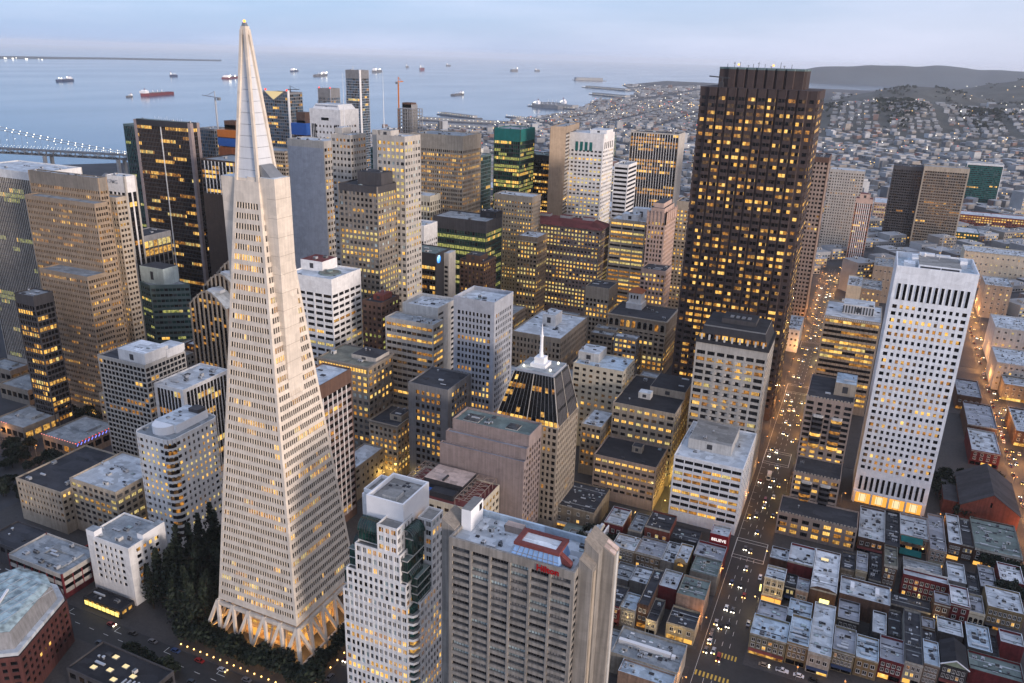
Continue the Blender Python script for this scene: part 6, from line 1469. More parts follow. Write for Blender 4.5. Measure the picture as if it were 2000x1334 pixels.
# ---------------------------------------------------------------- the low houses round the long avenue
# name, label, x, y, width, depth, height, wall, roof, windows (floors, per floor, lit share, tone), extra
LOW = [
 ('shop_house', 'pale-roofed corner building with olive front, nearest the avenue crossing', -1.1, 312.6, 15.6, 15.1, 11, 'olive', 'blue', (2, 6, 0.15, 'y'), ''),
 ('shop_house', 'blotched grey roof behind the corner building with the olive front', -3.2, 327.7, 12.7, 12.0, 10.5, 'midgrey', 'mauve', (), ''),
 ('shop_house', 'narrow house with ochre two-storey front and pale blue roof', 7.9, 313.5, 8.7, 20.8, 11.5, 'ochre', 'blue', (2, 4, 0.1, 'y'), ''),
 ('shop_house', 'striped pale roof crossed by two dark bars', 7.2, 334.3, 10.2, 14.0, 10, 'grey', 'blue', (), ''),
 ('shop_house', 'long white roof running deep behind a white shop front', 17.4, 312.0, 9.3, 37.2, 11, 'offwhite', 'light', (1, 3, 0.0, 'y'), ''),
 ('shop_house', 'grey roof scribbled with pipes above an olive brick front', 26.8, 318.1, 9.0, 17.3, 11, 'olive', 'mauve', (2, 5, 0.1, 'y'), ''),
 ('shop_house', 'square grey roof with a dark yard before it', 27.8, 344.3, 9.2, 14.9, 9.5, 'charcoal', 'mauve', (1, 4, 0.0, 'y'), ''),
 ('shop_house', 'pale blue roof full of plant above a yellow front', 36.3, 319.0, 9.1, 16.1, 10, 'ochre', 'blue', (2, 3, 0.0, 'y'), ''),
 ('shop_house', 'narrow pale roof strip with a wavy parapet', 39.1, 338.2, 5.8, 16.4, 11, 'charcoal', 'light', (), ''),
 ('shop_house', 'mottled mauve roof over a maroon front with paired arches', 46.3, 322.1, 9.6, 16.1, 10.5, 'darkred', 'mauve', (2, 4, 0.1, 'y'), ''),
 ('shop_house', 'long dark mottled roof with a white east wall and cream front', 53.6, 323.4, 7.1, 38.3, 11.5, 'offwhite', 'dark', (2, 3, 0.15, 'y'), ''),
 ('shop_house', 'small pale blue roof over a dusky pink front', 60.2, 326.6, 6.2, 16.8, 11, 'pinktan', 'blue', (3, 4, 0.0, 'y'), ''),
 ('shop_house', 'dark roofed house with a green pediment and white sills', 71.1, 329.7, 10.2, 16.1, 11, 'charcoal', 'tar', (2, 5, 0.2, 'y'), 'pediment'),
 ('shop_house', 'wide low grey-green roof in the bottom right corner', 93.2, 335.9, 20.6, 12.6, 8, 'darkred', 'green', (), ''),
 ('shop_house', 'ornate cream-trimmed house with three tall bays facing the avenue crossing', -6.9, 355.6, 9.3, 11.0, 13, 'cream', 'light', (2, 3, 0.1, 'y'), 'ornate'),
 ('shop_house', 'low roof strip edging the avenue behind the ornate house', -7.5, 379.7, 8.9, 11.4, 9, 'brown', 'light', (), ''),
 ('shop_house', 'pale roof with a white ridge hatch over a dark red wall', 4.6, 375.6, 12.1, 17.4, 12.5, 'darkred', 'light', (), ''),
 ('shop_house', 'black roofed gap building with two round lit windows', -1.4, 359.1, 5.1, 10.6, 9, 'dark', 'dark', (1, 2, 1.0, 'p'), ''),
 ('shop_house', 'little house with an orange front of three windows', 4.5, 356.6, 5.8, 10.7, 10, 'peach', 'mauve', (1, 3, 0.0, 'y'), ''),
 ('shop_house', 'tall white roof with a bright lit skylight and a yellow sign on its brown front', 16.9, 357.5, 12.0, 36.6, 12.5, 'brown', 'white', (0, 0, 0, 'y'), 'yellowsign'),
 ('shop_house', 'long pale roof with two white hatches facing the rear lane', 40.4, 359.2, 22.3, 15.1, 12.5, 'brown', 'light', (0, 0, 0, 'y'), 'hatches'),
 ('shop_house', 'small dark roof above a pale stone front', 24.1, 383.9, 6.5, 16.2, 11, 'stone', 'dark', (1, 4, 0.0, 'y'), ''),
 ('shop_house', 'small mottled roof above a cream front with dark doors', 30.0, 384.6, 5.4, 17.6, 11.5, 'cream', 'mauve', (1, 4, 0.0, 'y'), ''),
 ('shop_house', 'tall brown brick house with an olive flat roof', 43.4, 390.2, 6.2, 19.8, 15, 'brown', 'olive', (3, 3, 0.2, 'p'), ''),
 ('shop_house', 'long deep red house with a stepped white parapet', 66.4, 388.9, 20.1, 5.7, 13, 'darkred', 'light', (3, 8, 0.2, 'y'), 'stepped'),
 ('shop_house', 'small mauve roof beside the deep red house', 66.3, 371.2, 6.7, 9.6, 13, 'brown', 'mauve', (2, 2, 0.0, 'y'), ''),
 ('shop_house', 'white roof over a bright maroon wall', 74.9, 374.8, 8.1, 16.3, 12.5, 'darkred', 'white', (2, 2, 0.0, 'y'), ''),
 ('shop_house', 'pale roof with a red flag-like patch behind the maroon wall', 75.4, 397.9, 8.1, 17.4, 10.5, 'grey', 'light', (), ''),
 ('shop_house', 'grey roof ending in a cream front of three arches', 81.6, 375.4, 6.6, 15.9, 10, 'cream', 'mauve', (1, 3, 0.0, 'y'), 'arched'),
 ('shop_house', 'cluttered grey roof over a long ochre brick front', 97.9, 380.7, 15.1, 18.1, 12.5, 'ochre', 'light', (2, 7, 0.12, 'y'), ''),
 ('shop_house', 'white roof with trees growing along its sides at the right edge', 102.2, 411.1, 10.8, 17.0, 10, 'darkred', 'white', (), ''),
 ('shop_house', 'pale roof with a small dormer beside the stepped hotel', 38.2, 421.7, 13.3, 35.8, 9, 'brown', 'light', (1, 4, 0.5, 'a'), ''),
 ('shop_house', 'black roof strip between two pale roofs', 45.8, 421.1, 7.3, 38.4, 8.5, 'dark', 'dark', (), ''),
 ('shop_house', 'pale roofed house with two green awnings', 60.2, 435.2, 14.2, 24.1, 9, 'peach', 'light', (1, 4, 0.1, 'y'), 'awnings'),
 ('shop_house', 'long grey roof above a peach front of small windows', 68.1, 424.5, 7.9, 38.8, 10.5, 'peach', 'mauve', (2, 3, 0.0, 'y'), ''),
 ('shop_house', 'white roof with a coil of ducts at its front', 76.1, 436.0, 6.4, 32.4, 10.5, 'brown', 'light', (2, 4, 0.1, 'y'), ''),
 ('shop_house', 'dark green-grey roof beside the coil of ducts', 82.2, 438.2, 5.6, 29.8, 9.5, 'brown', 'dark', (2, 4, 0.1, 'p'), ''),
 ('shop_house', 'broad grey-green roof with two small lit skylights', 104.3, 436.0, 22.0, 34.8, 10.5, 'brown', 'green', (2, 9, 0.05, 'p'), ''),
 ('shop_house', 'speckled pale roof behind the house with the green pediment', 71.2, 354.1, 10.3, 11.8, 9.5, 'charcoal', 'light', (), ''),
 ('shop_house', 'broad pale blue roof with a brown hut at its edge', 82.2, 348.6, 9.6, 18.7, 9.5, 'charcoal', 'blue', (), ''),
 ('shop_house', 'white parapeted roof over a dark brick wall at the right edge', 95.1, 356.7, 9.2, 9.7, 11, 'darkred', 'light', (), ''),
 ('shop_house', 'dark roof with a lit skylight over a cream front by the avenue', -39.9, 306.1, 12.9, 13.1, 9, 'cream', 'dark', (1, 3, 0.0, 'y'), ''),
 ('shop_house', 'dark green roof over a blank peach wall by the avenue', -39.4, 321.9, 12.9, 16.4, 14, 'peach', 'green', (), ''),
 ('shop_house', 'narrow little white-fronted house with a blue awning', -57.1, 304.9, 5.0, 17.1, 8, 'offwhite', 'dark', (1, 2, 0.0, 'y'), ''),
 ('shop_house', 'narrow tall brown house with a rubble-strewn roof strip', -62.1, 307.6, 5.2, 30.1, 13, 'brown', 'dark', (2, 2, 0.0, 'y'), ''),
 ('shop_house', 'blue-grey painted house with shop lights below', -67.5, 305.6, 7.0, 12.3, 10, 'silver', 'blue', (2, 4, 0.0, 'y'), ''),
 ('shop_house', 'maroon house with six pale-framed windows beside the hotel shaft', -74.7, 304.0, 8.7, 16.6, 10.5, 'darkred', 'dark', (2, 3, 0.4, 'p'), ''),
 ('shop_house', 'pale L-shaped roof over a deep red party wall', -53.3, 326.4, 8.6, 14.2, 12.5, 'darkred', 'light', (), ''),
 ('shop_house', 'lilac-white roof with a dark stairwell opening', -67.7, 327.7, 9.1, 13.6, 9.5, 'grey', 'light', (), ''),
 ('shop_house', 'grey roof with a blue edge beside the hotel shaft', -77.3, 327.2, 8.3, 14.0, 9, 'grey', 'grey', (), ''),
 ('shop_house', 'pale stone house with a row of yellow-green lit windows', -80.9, 350.2, 12.1, 13.1, 11, 'stone', 'light', (2, 6, 0.45, 'l'), ''),
 ('shop_house', 'mauve roof over a carved brown front', -67.2, 351.7, 13.6, 16.1, 10, 'tan', 'mauve', (2, 5, 0.15, 'a'), ''),
 ('shop_house', 'green-stained pale roof beside the arched gable', -60.1, 351.1, 7.0, 18.7, 9.5, 'grey', 'light', (), ''),
 ('shop_house', 'narrow house with a round arched window in its gable', -53.6, 350.6, 6.4, 16.7, 12, 'ochre', 'light', (0, 0, 0, 'y'), 'roundarch'),
 ('shop_house', 'olive flat roof beside the avenue behind the arched gable', -37.8, 346.8, 13.3, 15.1, 11, 'grey', 'green', (), ''),
 ('shop_house', 'cluttered roof strip below the red lettered wall', -37.8, 362.0, 14.8, 13.6, 11, 'darkred', 'mauve', (), ''),
 ('shop_house', 'small pale roof above a deep red wall with white lettering', -38.6, 382.2, 9.5, 9.8, 13, 'paint', 'light', (0, 0, 0, 'y'), 'believe'),
 ('shop_house', 'dark low roof with two pale ridges under the white banded block', -53.2, 375.2, 14.6, 12.6, 9, 'charcoal', 'dark', (), ''),
 ('shop_house', 'pale roof over a dark red brick front with a lit lamp', -93.2, 370.2, 10.5, 17.9, 11, 'darkred', 'light', (1, 3, 0.2, 'a'), ''),
 ('shop_house', 'grey roof with a small dark porch at its front', -82.7, 370.4, 7.4, 18.4, 10, 'grey', 'grey', (), ''),
 ('shop_house', 'dark roof over a brick wall with a pale corner pipe', -68.1, 373.9, 13.7, 16.6, 13, 'redbrick', 'dark', (1, 3, 0.4, 'y'), ''),
 ('parking_garage', 'large grey garage roof with a long white ridge', -40.3, 273.6, 29.0, 18.4, 11, 'offwhite', 'grey', (), 'ridge'),
 ('shop_house', 'blue-white roof patch at the bottom edge beside the garage', -40.8, 265.3, 22.6, 8.3, 10, 'peach', 'blue', (), ''),
 ('shop_house', 'dark lower roof with pale beams against the hotel shaft', -69.4, 273.0, 5.2, 16.2, 10.2, 'charcoal', 'grey', (), ''),
 ('shop_house', 'small dark-roofed house at the foot of the spired tower', -110.1, 371.1, 23.7, 29.2, 14, 'stone', 'dark', (2, 4, 0.3, 'y'), ''),
 ('shop_house', 'low grey roof between the concrete hotel and the glowing terraces', -99.2, 349.8, 19.3, 8.5, 9, 'grey', 'grey', (), ''),
 ('shop_house', 'plain grey roof between the green awnings and the long deep red house', 65.2, 404.6, 18.0, 9.4, 8, 'midgrey', 'grey', (), ''),
 ('shop_house', 'dark low roof below the long deep red house', 59.0, 370.2, 17.3, 10.2, 7, 'charcoal', 'dark', (), ''),
 ('shop_house', 'dark low roof behind the cream front of three arches', 82.1, 397.3, 5.2, 18.5, 7, 'charcoal', 'dark', (), ''),
 ('shop_house', 'dark mossy roof left of the white roof with trees along its sides', 90.0, 403.4, 7.4, 20.4, 8, 'charcoal', 'mauve', (), ''),
 ('shop_house', 'dark low yard roof beside the tall brown brick house', 37.1, 386.4, 5.9, 25.8, 7, 'charcoal', 'dark', (), ''),
 ('shop_house', 'black yard roof beside the long dark mottled roof', 46.2, 345.4, 5.8, 20.6, 6.5, 'charcoal', 'dark', (), ''),
 ('shop_house', 'little house glowing orange behind the small pale blue roof', 60.0, 357.0, 5.3, 7.8, 8, 'tan', 'mauve', (1, 3, 1.0, 'a'), ''),
 ('shop_house', 'dark roof in front of the little house glowing orange', 60.5, 348.2, 5.7, 8.8, 7, 'brown', 'dark', (), ''),
 ('shop_house', 'dark yard roof between the broad blue roof and the dark brick wall', 85.9, 350.7, 2.7, 16.0, 6.5, 'brown', 'dark', (), ''),
 ('office_building', 'long cream building with rows of arched windows at the right', 205.5, 1153.2, 81.8, 41.3, 32, 'cream', 'light', (3, 14, 0.5, 'p'), ''),
 ('office_building', 'grey-roofed stone block with a dark window column, right of the white tower', 153.4, 955.4, 25.1, 45.0, 36, 'stone', 'light', (6, 4, 0.3, 'p'), ''),
 ('office_building', 'pale block with curved lit cornice at the right edge', 156.4, 798.9, 33.6, 45.0, 34, 'offwhite', 'light', (5, 6, 0.2, 'p'), ''),
 ('office_building', 'white roofed block facing the crowded lit street', 148.6, 726.5, 29.8, 45.0, 24, 'pale', 'light', (4, 7, 0.2, 'a'), ''),
 ('shop_house', 'small pale patched roof just right of the white tower', 104.9, 666.9, 16.9, 38.4, 12, 'brown', 'mauve', (1, 4, 0.2, 'a'), ''),
 ('shop_house', 'long roof strip stepping down beside the lit street', 110.0, 611.3, 18.7, 45.0, 11, 'brown', 'mauve', (), ''),
 ('shop_house', 'patchy white roof on the brick house above the church', 107.6, 566.7, 17.1, 36.9, 11, 'darkred', 'light', (2, 4, 0.1, 'a'), ''),
 ('shop_house', 'low stone house at the far side of the crowded lit street', 147.8, 704.8, 24.1, 21.6, 14, 'stone', 'light', (2, 5, 0.2, 'a'), ''),
 ('shop_house', 'brown house at the right edge beyond the crowded lit street', 138.7, 613.0, 17.1, 45.0, 12, 'brown', 'light', (2, 4, 0.2, 'a'), ''),
 ('office_building', 'blank cream party wall building above the avenue', 8.2, 860.4, 13.5, 45.0, 40, 'cream', 'light', (), ''),
 ('office_building', 'small grey stone block behind the blank cream one', 37.6, 959.8, 19.4, 45.0, 42, 'stone', 'grey', (4, 4, 0.3, 'y'), ''),
 ('office_building', 'tan block with lit windows behind the banded office block', 27.3, 862.0, 19.0, 45.0, 38, 'tan', 'grey', (5, 4, 0.7, 'y'), ''),
 ('office_building', 'cream block with a lit upper row beside the avenue', 14.1, 739.2, 21.1, 45.0, 45, 'cream', 'light', (5, 5, 0.5, 'p'), ''),
 ('shop_house', 'small white block on the avenue at the foot of the tallest dark tower', -37.6, 739.7, 12.1, 45.0, 22, 'white', 'light', (3, 3, 0.0, 'y'), ''),
]

def low_house(nm, lab, x, y, w, d, H, wall, roof, win, extra):
    cx, cy = x-w/2, y+d/2
    cat = 'garage' if nm == 'parking_garage' else 'house' if nm == 'shop_house' else 'building'
    rt = root(nm, lab, cat, cx, cy)
    R = random.Random(int(abs(x*7+y*13)))
    wm = 'paint_red' if wall == 'paint' else 'low_'+wall if 'low_'+wall in MATS and nm != 'office_building' else 'wall_'+wall
    m = MB(); m.box(-w/2, w/2, -d/2, d/2, 0, H-.9, wm, 'roof_'+roof, bottom=False); m.build('wall', rt)
    for (a, b, c, e) in ((-w/2, w/2, -d/2-.02, -d/2+.3), (-w/2, w/2, d/2-.3, d/2), (-w/2, -w/2+.3, -d/2+.3, d/2-.3), (w/2-.3, w/2, -d/2+.3, d/2-.3)):
        m = MB(); m.box(a, b, c, e, H-.9, H+R.choice([0, .15, .3]), wm if R.random() < .75 else 'low_offwhite', 'roof_'+roof, bottom=False); m.build('parapet', rt)
    if win and win[0]:
        nf, nb, lit, tone = win; g0 = 3.6 if nf*3.3+3.6 < H else .8; fl = (H-1.2-g0)/nf; bw = (w-1.2)/nb
        ww, hh = min(1.5, bw*.55), min(1.9, fl*.55)
        for f in range(nf):
            for k in range(nb):
                c = (-w/2+.6+(k+.5)*bw, -d/2-.05, g0+(f+.5)*fl)
                mt = pick(TONES[tone], R) if R.random() < lit else pick(DARKS['k'], R)
                o = link('window', pane_mesh(ww, hh, mt, 'wall_offwhite', 1), rt, c)
                key = ('frm', round(ww, 2), round(hh, 2))
                if key not in PANE_MESH:
                    fr = MB(); t = .16
                    fr.box(-ww/2-t, -ww/2, -.12, .03, -hh/2-t, hh/2+t, 'wall_offwhite'); fr.box(ww/2, ww/2+t, -.12, .03, -hh/2-t, hh/2+t, 'wall_offwhite')
                    fr.box(-ww/2, ww/2, -.12, .03, hh/2, hh/2+t, 'wall_offwhite'); fr.box(-ww/2, ww/2, -.2, .03, -hh/2-t, -hh/2, 'wall_offwhite')
                    PANE_MESH[key] = fr.mesh('frame')
                link('frame', PANE_MESH[key], o)
        m = MB(); m.box(-w/2-.1, w/2+.1, -d/2-.4, -d/2-.03, H-1.0, H-.55, 'low_offwhite' if R.random() < .5 else wm); m.build('cornice', rt)
    if extra != 'believe' and win and win[0] and H < 20 and g0 > 3:
        m = MB(); n = max(1, int(w/3.4))
        for k in range(n):
            a = -w/2+.4+k*(w-.8)/n; m.poly([(a+.15, -d/2-.06, .5), (a+(w-.8)/n-.15, -d/2-.06, .5), (a+(w-.8)/n-.15, -d/2-.06, 2.7), (a+.15, -d/2-.06, 2.7)], R.choice(['glow_shop', 'pane_black', 'lit_warm', 'pane_black', 'lit_bright', 'lit_amber']))
        m.build('shop_front', rt)
        if R.random() < .6:
            m = MB(); a = R.choice(['roof_red', 'wall_bayteal', 'wall_blue', 'wall_offwhite', 'wall_charcoal', 'wall_olive']); m.hexa([(-w/2+.3, -d/2-1.3, 2.7), (w/2-.3, -d/2-1.3, 2.7), (w/2-.3, -d/2-.07, 2.7), (-w/2+.3, -d/2-.07, 2.7), (-w/2+.3, -d/2-1.25, 2.8), (w/2-.3, -d/2-1.25, 2.8), (w/2-.3, -d/2-.07, 3.5), (-w/2+.3, -d/2-.07, 3.5)], a, None, True); m.build('awning', rt)
    zr = H-.9
    # side-wall pieces and roof furniture
    if d > 6: clutter(rt, -w/2+.5, w/2-.5, -d/2+.8, d/2-.8, zr, max(3, int(w*d/24)), R, R.choice([.55, .7, .9]))
    for k in range(R.randrange(1, 4)):
        if d > 9:
            Y = R.uniform(-d*.35, d*.35); m = MB(); m.box(-w/2+.35, w/2-.35, Y, Y+.22, zr, zr+.35, 'roof_'+R.choice(['light', 'dark', 'grey'])); m.build('roof_kerb', rt)
    if d > 12 and w > 6:
        X, Y = R.uniform(-w*.3, w*.3), R.uniform(-d*.2, d*.3); m = MB(); m.box(X-.9, X+.9, Y-.9, Y+.9, zr-.01, zr+.5, 'wall_offwhite', 'pane_black'); m.build('light_well', rt)
    if extra == 'pediment':
        m = MB(); m.poly([(-w/2-.2, -d/2-.4, H), (w/2+.2, -d/2-.4, H), (0, -d/2-.4, H+3.2)], 'wall_palegreen'); m.poly([(w/2+.2, -d/2-.38, H), (w/2+.2, d/2, H), (0, d/2, H+3.2), (0, -d/2-.38, H+3.2)], 'roof_tar'); m.poly([(-w/2-.2, d/2, H), (-w/2-.2, -d/2-.38, H), (0, -d/2-.38, H+3.2), (0, d/2, H+3.2)], 'roof_tar'); m.build('gable_roof', rt)
        m = MB(); m.bar((-w/2-.5, -d/2-.55, H-.1), (0, -d/2-.55, H+3.2), .4, 'paint_white'); m.bar((w/2+.5, -d/2-.55, H-.1), (0, -d/2-.55, H+3.2), .4, 'paint_white'); m.build('gable_trim', rt)
    elif extra == 'ornate':
        for k in range(4):
            X = -w/2+.25+k*(w-.5)/3; m = MB(); m.box(X-.25, X+.25, -d/2-.5, -d/2-.03, 3, H+.2, 'wall_cream'); m.build('pilaster', rt)
        for z in (H-.2, H-4.6, 3.2):
            m = MB(); m.box(-w/2-.2, w/2+.2, -d/2-.7, -d/2-.04, z, z+.45, 'wall_cream'); m.build('cornice', rt)
        m = MB(); m.box(-w/2-.3, w/2, -d/2-1.8, -d/2-.8, .3, 3.4, 'wall_orange', 'roof_peach'); m.build('lit_canopy', rt)
        m = MB(); m.poly([(-w/2-.1, -d/2-1.85, .5), (w/2-.2, -d/2-1.85, .5), (w/2-.2, -d/2-1.85, 3.0), (-w/2-.1, -d/2-1.85, 3.0)], 'glow_shop'); m.build('lit_front', rt)
        m = MB(); m.box(-w/2-1.6, -w/2-.9, -d/2-.7, -d/2-.3, 4.5, 8.2, 'glow_sign'); m.build('hanging_sign', rt)
    elif extra == 'yellowsign':
        m = MB(); m.box(-1, 3.4, -d/2-.2, -d/2-.05, 5.2, 7.6, 'glow_sign'); m.build('lit_sign', rt)
        m = MB(); m.hexa([(-w/2, -d/2-.05, H), (w/2, -d/2-.05, H), (w/2, -d/2+.3, H), (-w/2, -d/2+.3, H), (-w*.25, -d/2-.05, H+1.3), (w*.2, -d/2-.05, H+1.3), (w*.2, -d/2+.3, H+1.3), (-w*.25, -d/2+.3, H+1.3)], wm); m.build('raised_parapet', rt)
        m = MB(); m.box(-w*.25, w*.05, d*.22, d*.29, zr, zr+.8, 'metal_grey', 'glow_white'); m.build('lit_skylight', rt)
    elif extra == 'hatches':
        for X in (-w*.26, w*.24):
            m = MB(); m.box(X-.9, X+.9, -d*.12, d*.22, zr, zr+1.8, 'paint_white'); m.build('roof_hatch', rt)
    elif extra == 'stepped':
        for (a, b, h) in ((-.5, .5, .8), (-.45, .1, 1.6), (-.2, -.02, 2.2)):
            m = MB(); m.box(a*w, b*w, d/2-.35-h*.02, d/2+.02+h*.02, H, H+h, 'wall_offwhite'); m.build('parapet_step', rt)
    elif extra == 'arched':
        for k in range(3):
            X = -w*.32+k*w*.32; pts = [(X-.8, 4), (X+.8, 4), (X+.8, 6.6)]+[(X+.8*cos(a*pi/6), 6.6+.8*sin(a*pi/6)) for a in range(1, 6)]+[(X-.8, 6.6)]
            m = MB(); m.poly([(a, -d/2-.2, b) for a, b in pts], 'pane_black'); m.build('arched_window', rt)
        m = MB(); m.box(-w/2, w/2, -d/2-.18, -d/2-.05, 3.4, H+.6, 'wall_cream'); m.build('front', rt)
    elif extra == 'awnings':
        for (z, y0) in ((H-.2, -d/2-4.2), (3.6, -d/2-8.6)):
            m = MB(); m.hexa([(-w*.46, y0, z-1.6), (w*.3, y0, z-1.6), (w*.3, y0+4, z-1.6), (-w*.46, y0+4, z-1.6), (-w*.46, y0+.1, z-1.5), (w*.3, y0+.1, z-1.5), (w*.3, y0+4, z), (-w*.46, y0+4, z)], 'wall_bayteal', None, True); m.build('awning', rt)
        for X in (-w*.5, w*.34):
            m = MB(); m.ball((X, -d/2-2, 4.2), .4, 'lamp_warm', 6, 4); m.build('wall_lamp', rt)
    elif extra == 'roundarch':
        m = MB(); m.poly([(-w/2, -d/2-.04, H-1), (w/2, -d/2-.04, H-1), (w*.3, -d/2-.04, H+1.3), (0, -d/2-.04, H+2.2), (-w*.3, -d/2-.04, H+1.3)], 'wall_ochre'); m.build('gable', rt)
        m = MB(); n = 10; m.poly([(1.5*cos(pi*k/n), -d/2-.08, H-2.6+1.7*sin(pi*k/n)) for k in range(n+1)], 'lit_warm'); m.build('arched_window', rt)
        m = MB()
        for k in range(n): m.bar((1.7*cos(pi*k/n), -d/2-.1, H-2.6+1.9*sin(pi*k/n)), (1.7*cos(pi*(k+1)/n), -d/2-.1, H-2.6+1.9*sin(pi*(k+1)/n)), .3, 'wall_brown', (0, 1, 0))
        m.build('window_arch', rt)
    elif extra == 'believe':
        sign('BELIEVE', 2.3, 'lamp_letters', rt, (0, -d/2-.12, H-4.0), 0, .05, .05)
    elif extra == 'ridge':
        m = MB(); m.box(-w/2+1, w/2-5, -1.2, .6, zr, zr+1.9, 'paint_white'); m.build('roof_ridge', rt)
        m = MB(); m.box(w/2-4.6, w/2-3, -1.4, .2, zr, zr+1.7, 'paint_white'); m.build('roof_hatch', rt)
        for k in range(9):
            m = MB(); X = R.uniform(-w*.4, w*.35); Y = R.uniform(-d*.4, d*.4); m.box(X, X+1.7, Y, Y+.9, zr, zr+.25, 'paint_white'); m.build('skylight', rt)
emit('lamp_letters', (1.0, .9, .9), 1.0)
for (nm, lab, x, y, w, d, H, wall, roof, win, extra) in LOW:
    low_house(nm, lab, x, y, w, d, H, wall, roof, win, extra)

# lit terraced court behind the hotel
def build_court():
    x1, y0, w, d = -100, 351, 24, 17
    rt = root('terraced_house', 'odd terraced roof glowing yellow behind the concrete hotel', 'house', x1-w/2, y0+d/2)
    m = MB(); m.box(-w/2, w/2, -d/2, d/2, 0, 6, 'wall_cream', 'roof_green'); m.build('wall', rt)
    for k in range(5):
        m = MB(); z = 6+k*1.5; x = -w*.1+k*2.4; m.hexa([(x, -d*.45+k, z-1.5), (x+4-k*.3, -d*.45+k, z-1.5), (x+4-k*.3, d*.45, z-1.5), (x, d*.45, z-1.5), (x+.8, -d*.4+k, z), (x+3.4-k*.3, -d*.4+k, z), (x+3.4-k*.3, d*.42, z), (x+.8, d*.42, z)], 'wall_cream', 'roof_light'); m.build('roof_step', rt)
    for k in range(5):
        m = MB(); m.ball((-w*.05+k*2.4, -d*.5+k-.6, 5.4+k*1.4), .3, 'lamp_warm', 5, 3); m.build('wall_lamp', rt)
    l = bpy.data.lights.new('court_lamp', 'POINT'); l.energy = 500; l.color = (1, .75, .25); l.shadow_soft_size = .4; link('court_lamp', l, rt, (1, -d*.5-1.5, 9))
    m = MB(); m.hexa([(w/2-3, -d/2, 6), (w/2-.5, -d/2-1, 6), (w/2, d/2, 6), (w/2-1, d/2, 6), (w/2-1.6, -d/2, 10), (w/2-.5, -d/2-1, 10), (w/2, d/2, 11), (w/2-.6, d/2, 11)], 'paint_white'); m.build('sloping_wall', rt)
build_court()

# red brick church with a dark gabled roof beyond the white tower
def build_church():
    x1, y0, w, d = 108, 480, 30, 42
    rt = root('church', 'red brick church with a steep dark gabled roof at the right', 'church', x1-w/2, y0+d/2)
    m = MB(); m.box(-w/2, w/2, -d/2, d/2, 0, 12, 'low_redbrick'); m.build('wall', rt)
    m = MB(); a = w/2+.6
    m.poly([(-w/2, -d/2, 12), (w/2, -d/2, 12), (0, -d/2, 22)], 'low_redbrick'); m.poly([(w/2, d/2, 12), (-w/2, d/2, 12), (0, d/2, 22)], 'low_redbrick'); m.build('gable', rt)
    m = MB(); m.hexa([(0, -d/2-.4, 22.0), (a, -d/2-.4, 11.7), (a, d/2+.4, 11.7), (0, d/2+.4, 22), (0, -d/2-.4, 22.5), (a, -d/2-.4, 12.2), (a, d/2+.4, 12.2), (0, d/2+.4, 22.5)], 'roof_dark', None, True)
    m.hexa([(-a, -d/2-.4, 11.7), (0, -d/2-.4, 22), (0, d/2+.4, 22), (-a, d/2+.4, 11.7), (-a, -d/2-.4, 12.2), (0, -d/2-.4, 22.5), (0, d/2+.4, 22.5), (-a, d/2+.4, 12.2)], 'roof_dark', None, True); m.build('roof', rt)
    m = MB(); m.box(-w/2-8, -w/2-.05, -d*.3, d*.35, 0, 9, 'low_redbrick', 'roof_dark'); m.build('side_aisle', rt)
    m = MB(); m.box(-.5, .5, -d/2-.1, -d/2-.04, 14, 17, 'pane_black'); m.build('window', rt)
build_church()

# positions of cars, coast
CARS = [(-29.7, 431.0, 'n'), (-20.9, 435.0, 'n'), (-26.7, 412.9, 'n'), (-30.3, 393.6, 'n'), (-27.2, 392.1, 'n'), (-27.0, 375.0, 'n'), (-31.8, 359.3, 'n'), (-27.3, 358.6, 'n'), (-24.4, 351.1, 'n'), (-30.7, 337.6, 'n'), (-27.5, 337.2, 'n'), (-33.2, 324.6, 'n'), (-30.7, 322.6, 'n'), (-27.8, 325.1, 'n'), (-33.6, 317.1, 'n'), (-33.5, 313.1, 'n'), (-33.3, 310.1, 'n'), (-33.9, 303.6, 'n'), (-30.6, 304.5, 'n'), (-27.7, 300.8, 'n'), (-29.1, 598.3, 'n'), (-22.1, 592.6, 'n'), (-28.8, 574.9, 'n'), (-20.3, 574.5, 'n'), (-28.4, 554.2, 'n'), (-25.8, 552.5, 'n'), (-21.0, 543.9, 'n'), (-32.6, 524.4, 'n'), (-29.2, 521.7, 'n'), (-33.0, 513.3, 'n'), (-26.1, 512.0, 'n'), (-26.2, 498.8, 'n'), (-26.8, 470.8, 'n'), (-23.3, 457.7, 'n'), (-27.4, 451.0, 'n'), (-26.9, 443.4, 'n')]
PARKED = [(-21.6, 372.5), (-22.1, 332.8)]
WESTCARS = [(-8.7, 301.2), (-0.9, 306.5), (6.0, 307.9), (12.3, 308.7)]
COAST = [(-953.0, 228.0), (-1439.0, 637.0), (-1760.0, 963.0), (-1665.0, 1108.0), (-1619.0, 1202.0), (-1538.0, 1306.0), (-1532.0, 1646.0), (-1563.0, 2169.0), (-1496.0, 2371.0), (-1534.0, 2577.0), (-1361.0, 2598.0), (-1335.0, 2794.0), (-1379.0, 3080.0), (-1397.0, 3457.0), (-1376.0, 3662.0), (-1458.0, 4103.0), (-1664.0, 5012.0), (-1610.0, 5571.0), (-1854.0, 6594.0), (-2478.0, 8258.0), (-2620.0, 10647.0), (-2139.0, 10607.0), (-1574.0, 10143.0), (-699.0, 9925.0), (-171.0, 9931.0), (44.0, 10762.0), (399.0, 14667.0), (3709.0, 21724.0), (7251.0, 19654.0)]

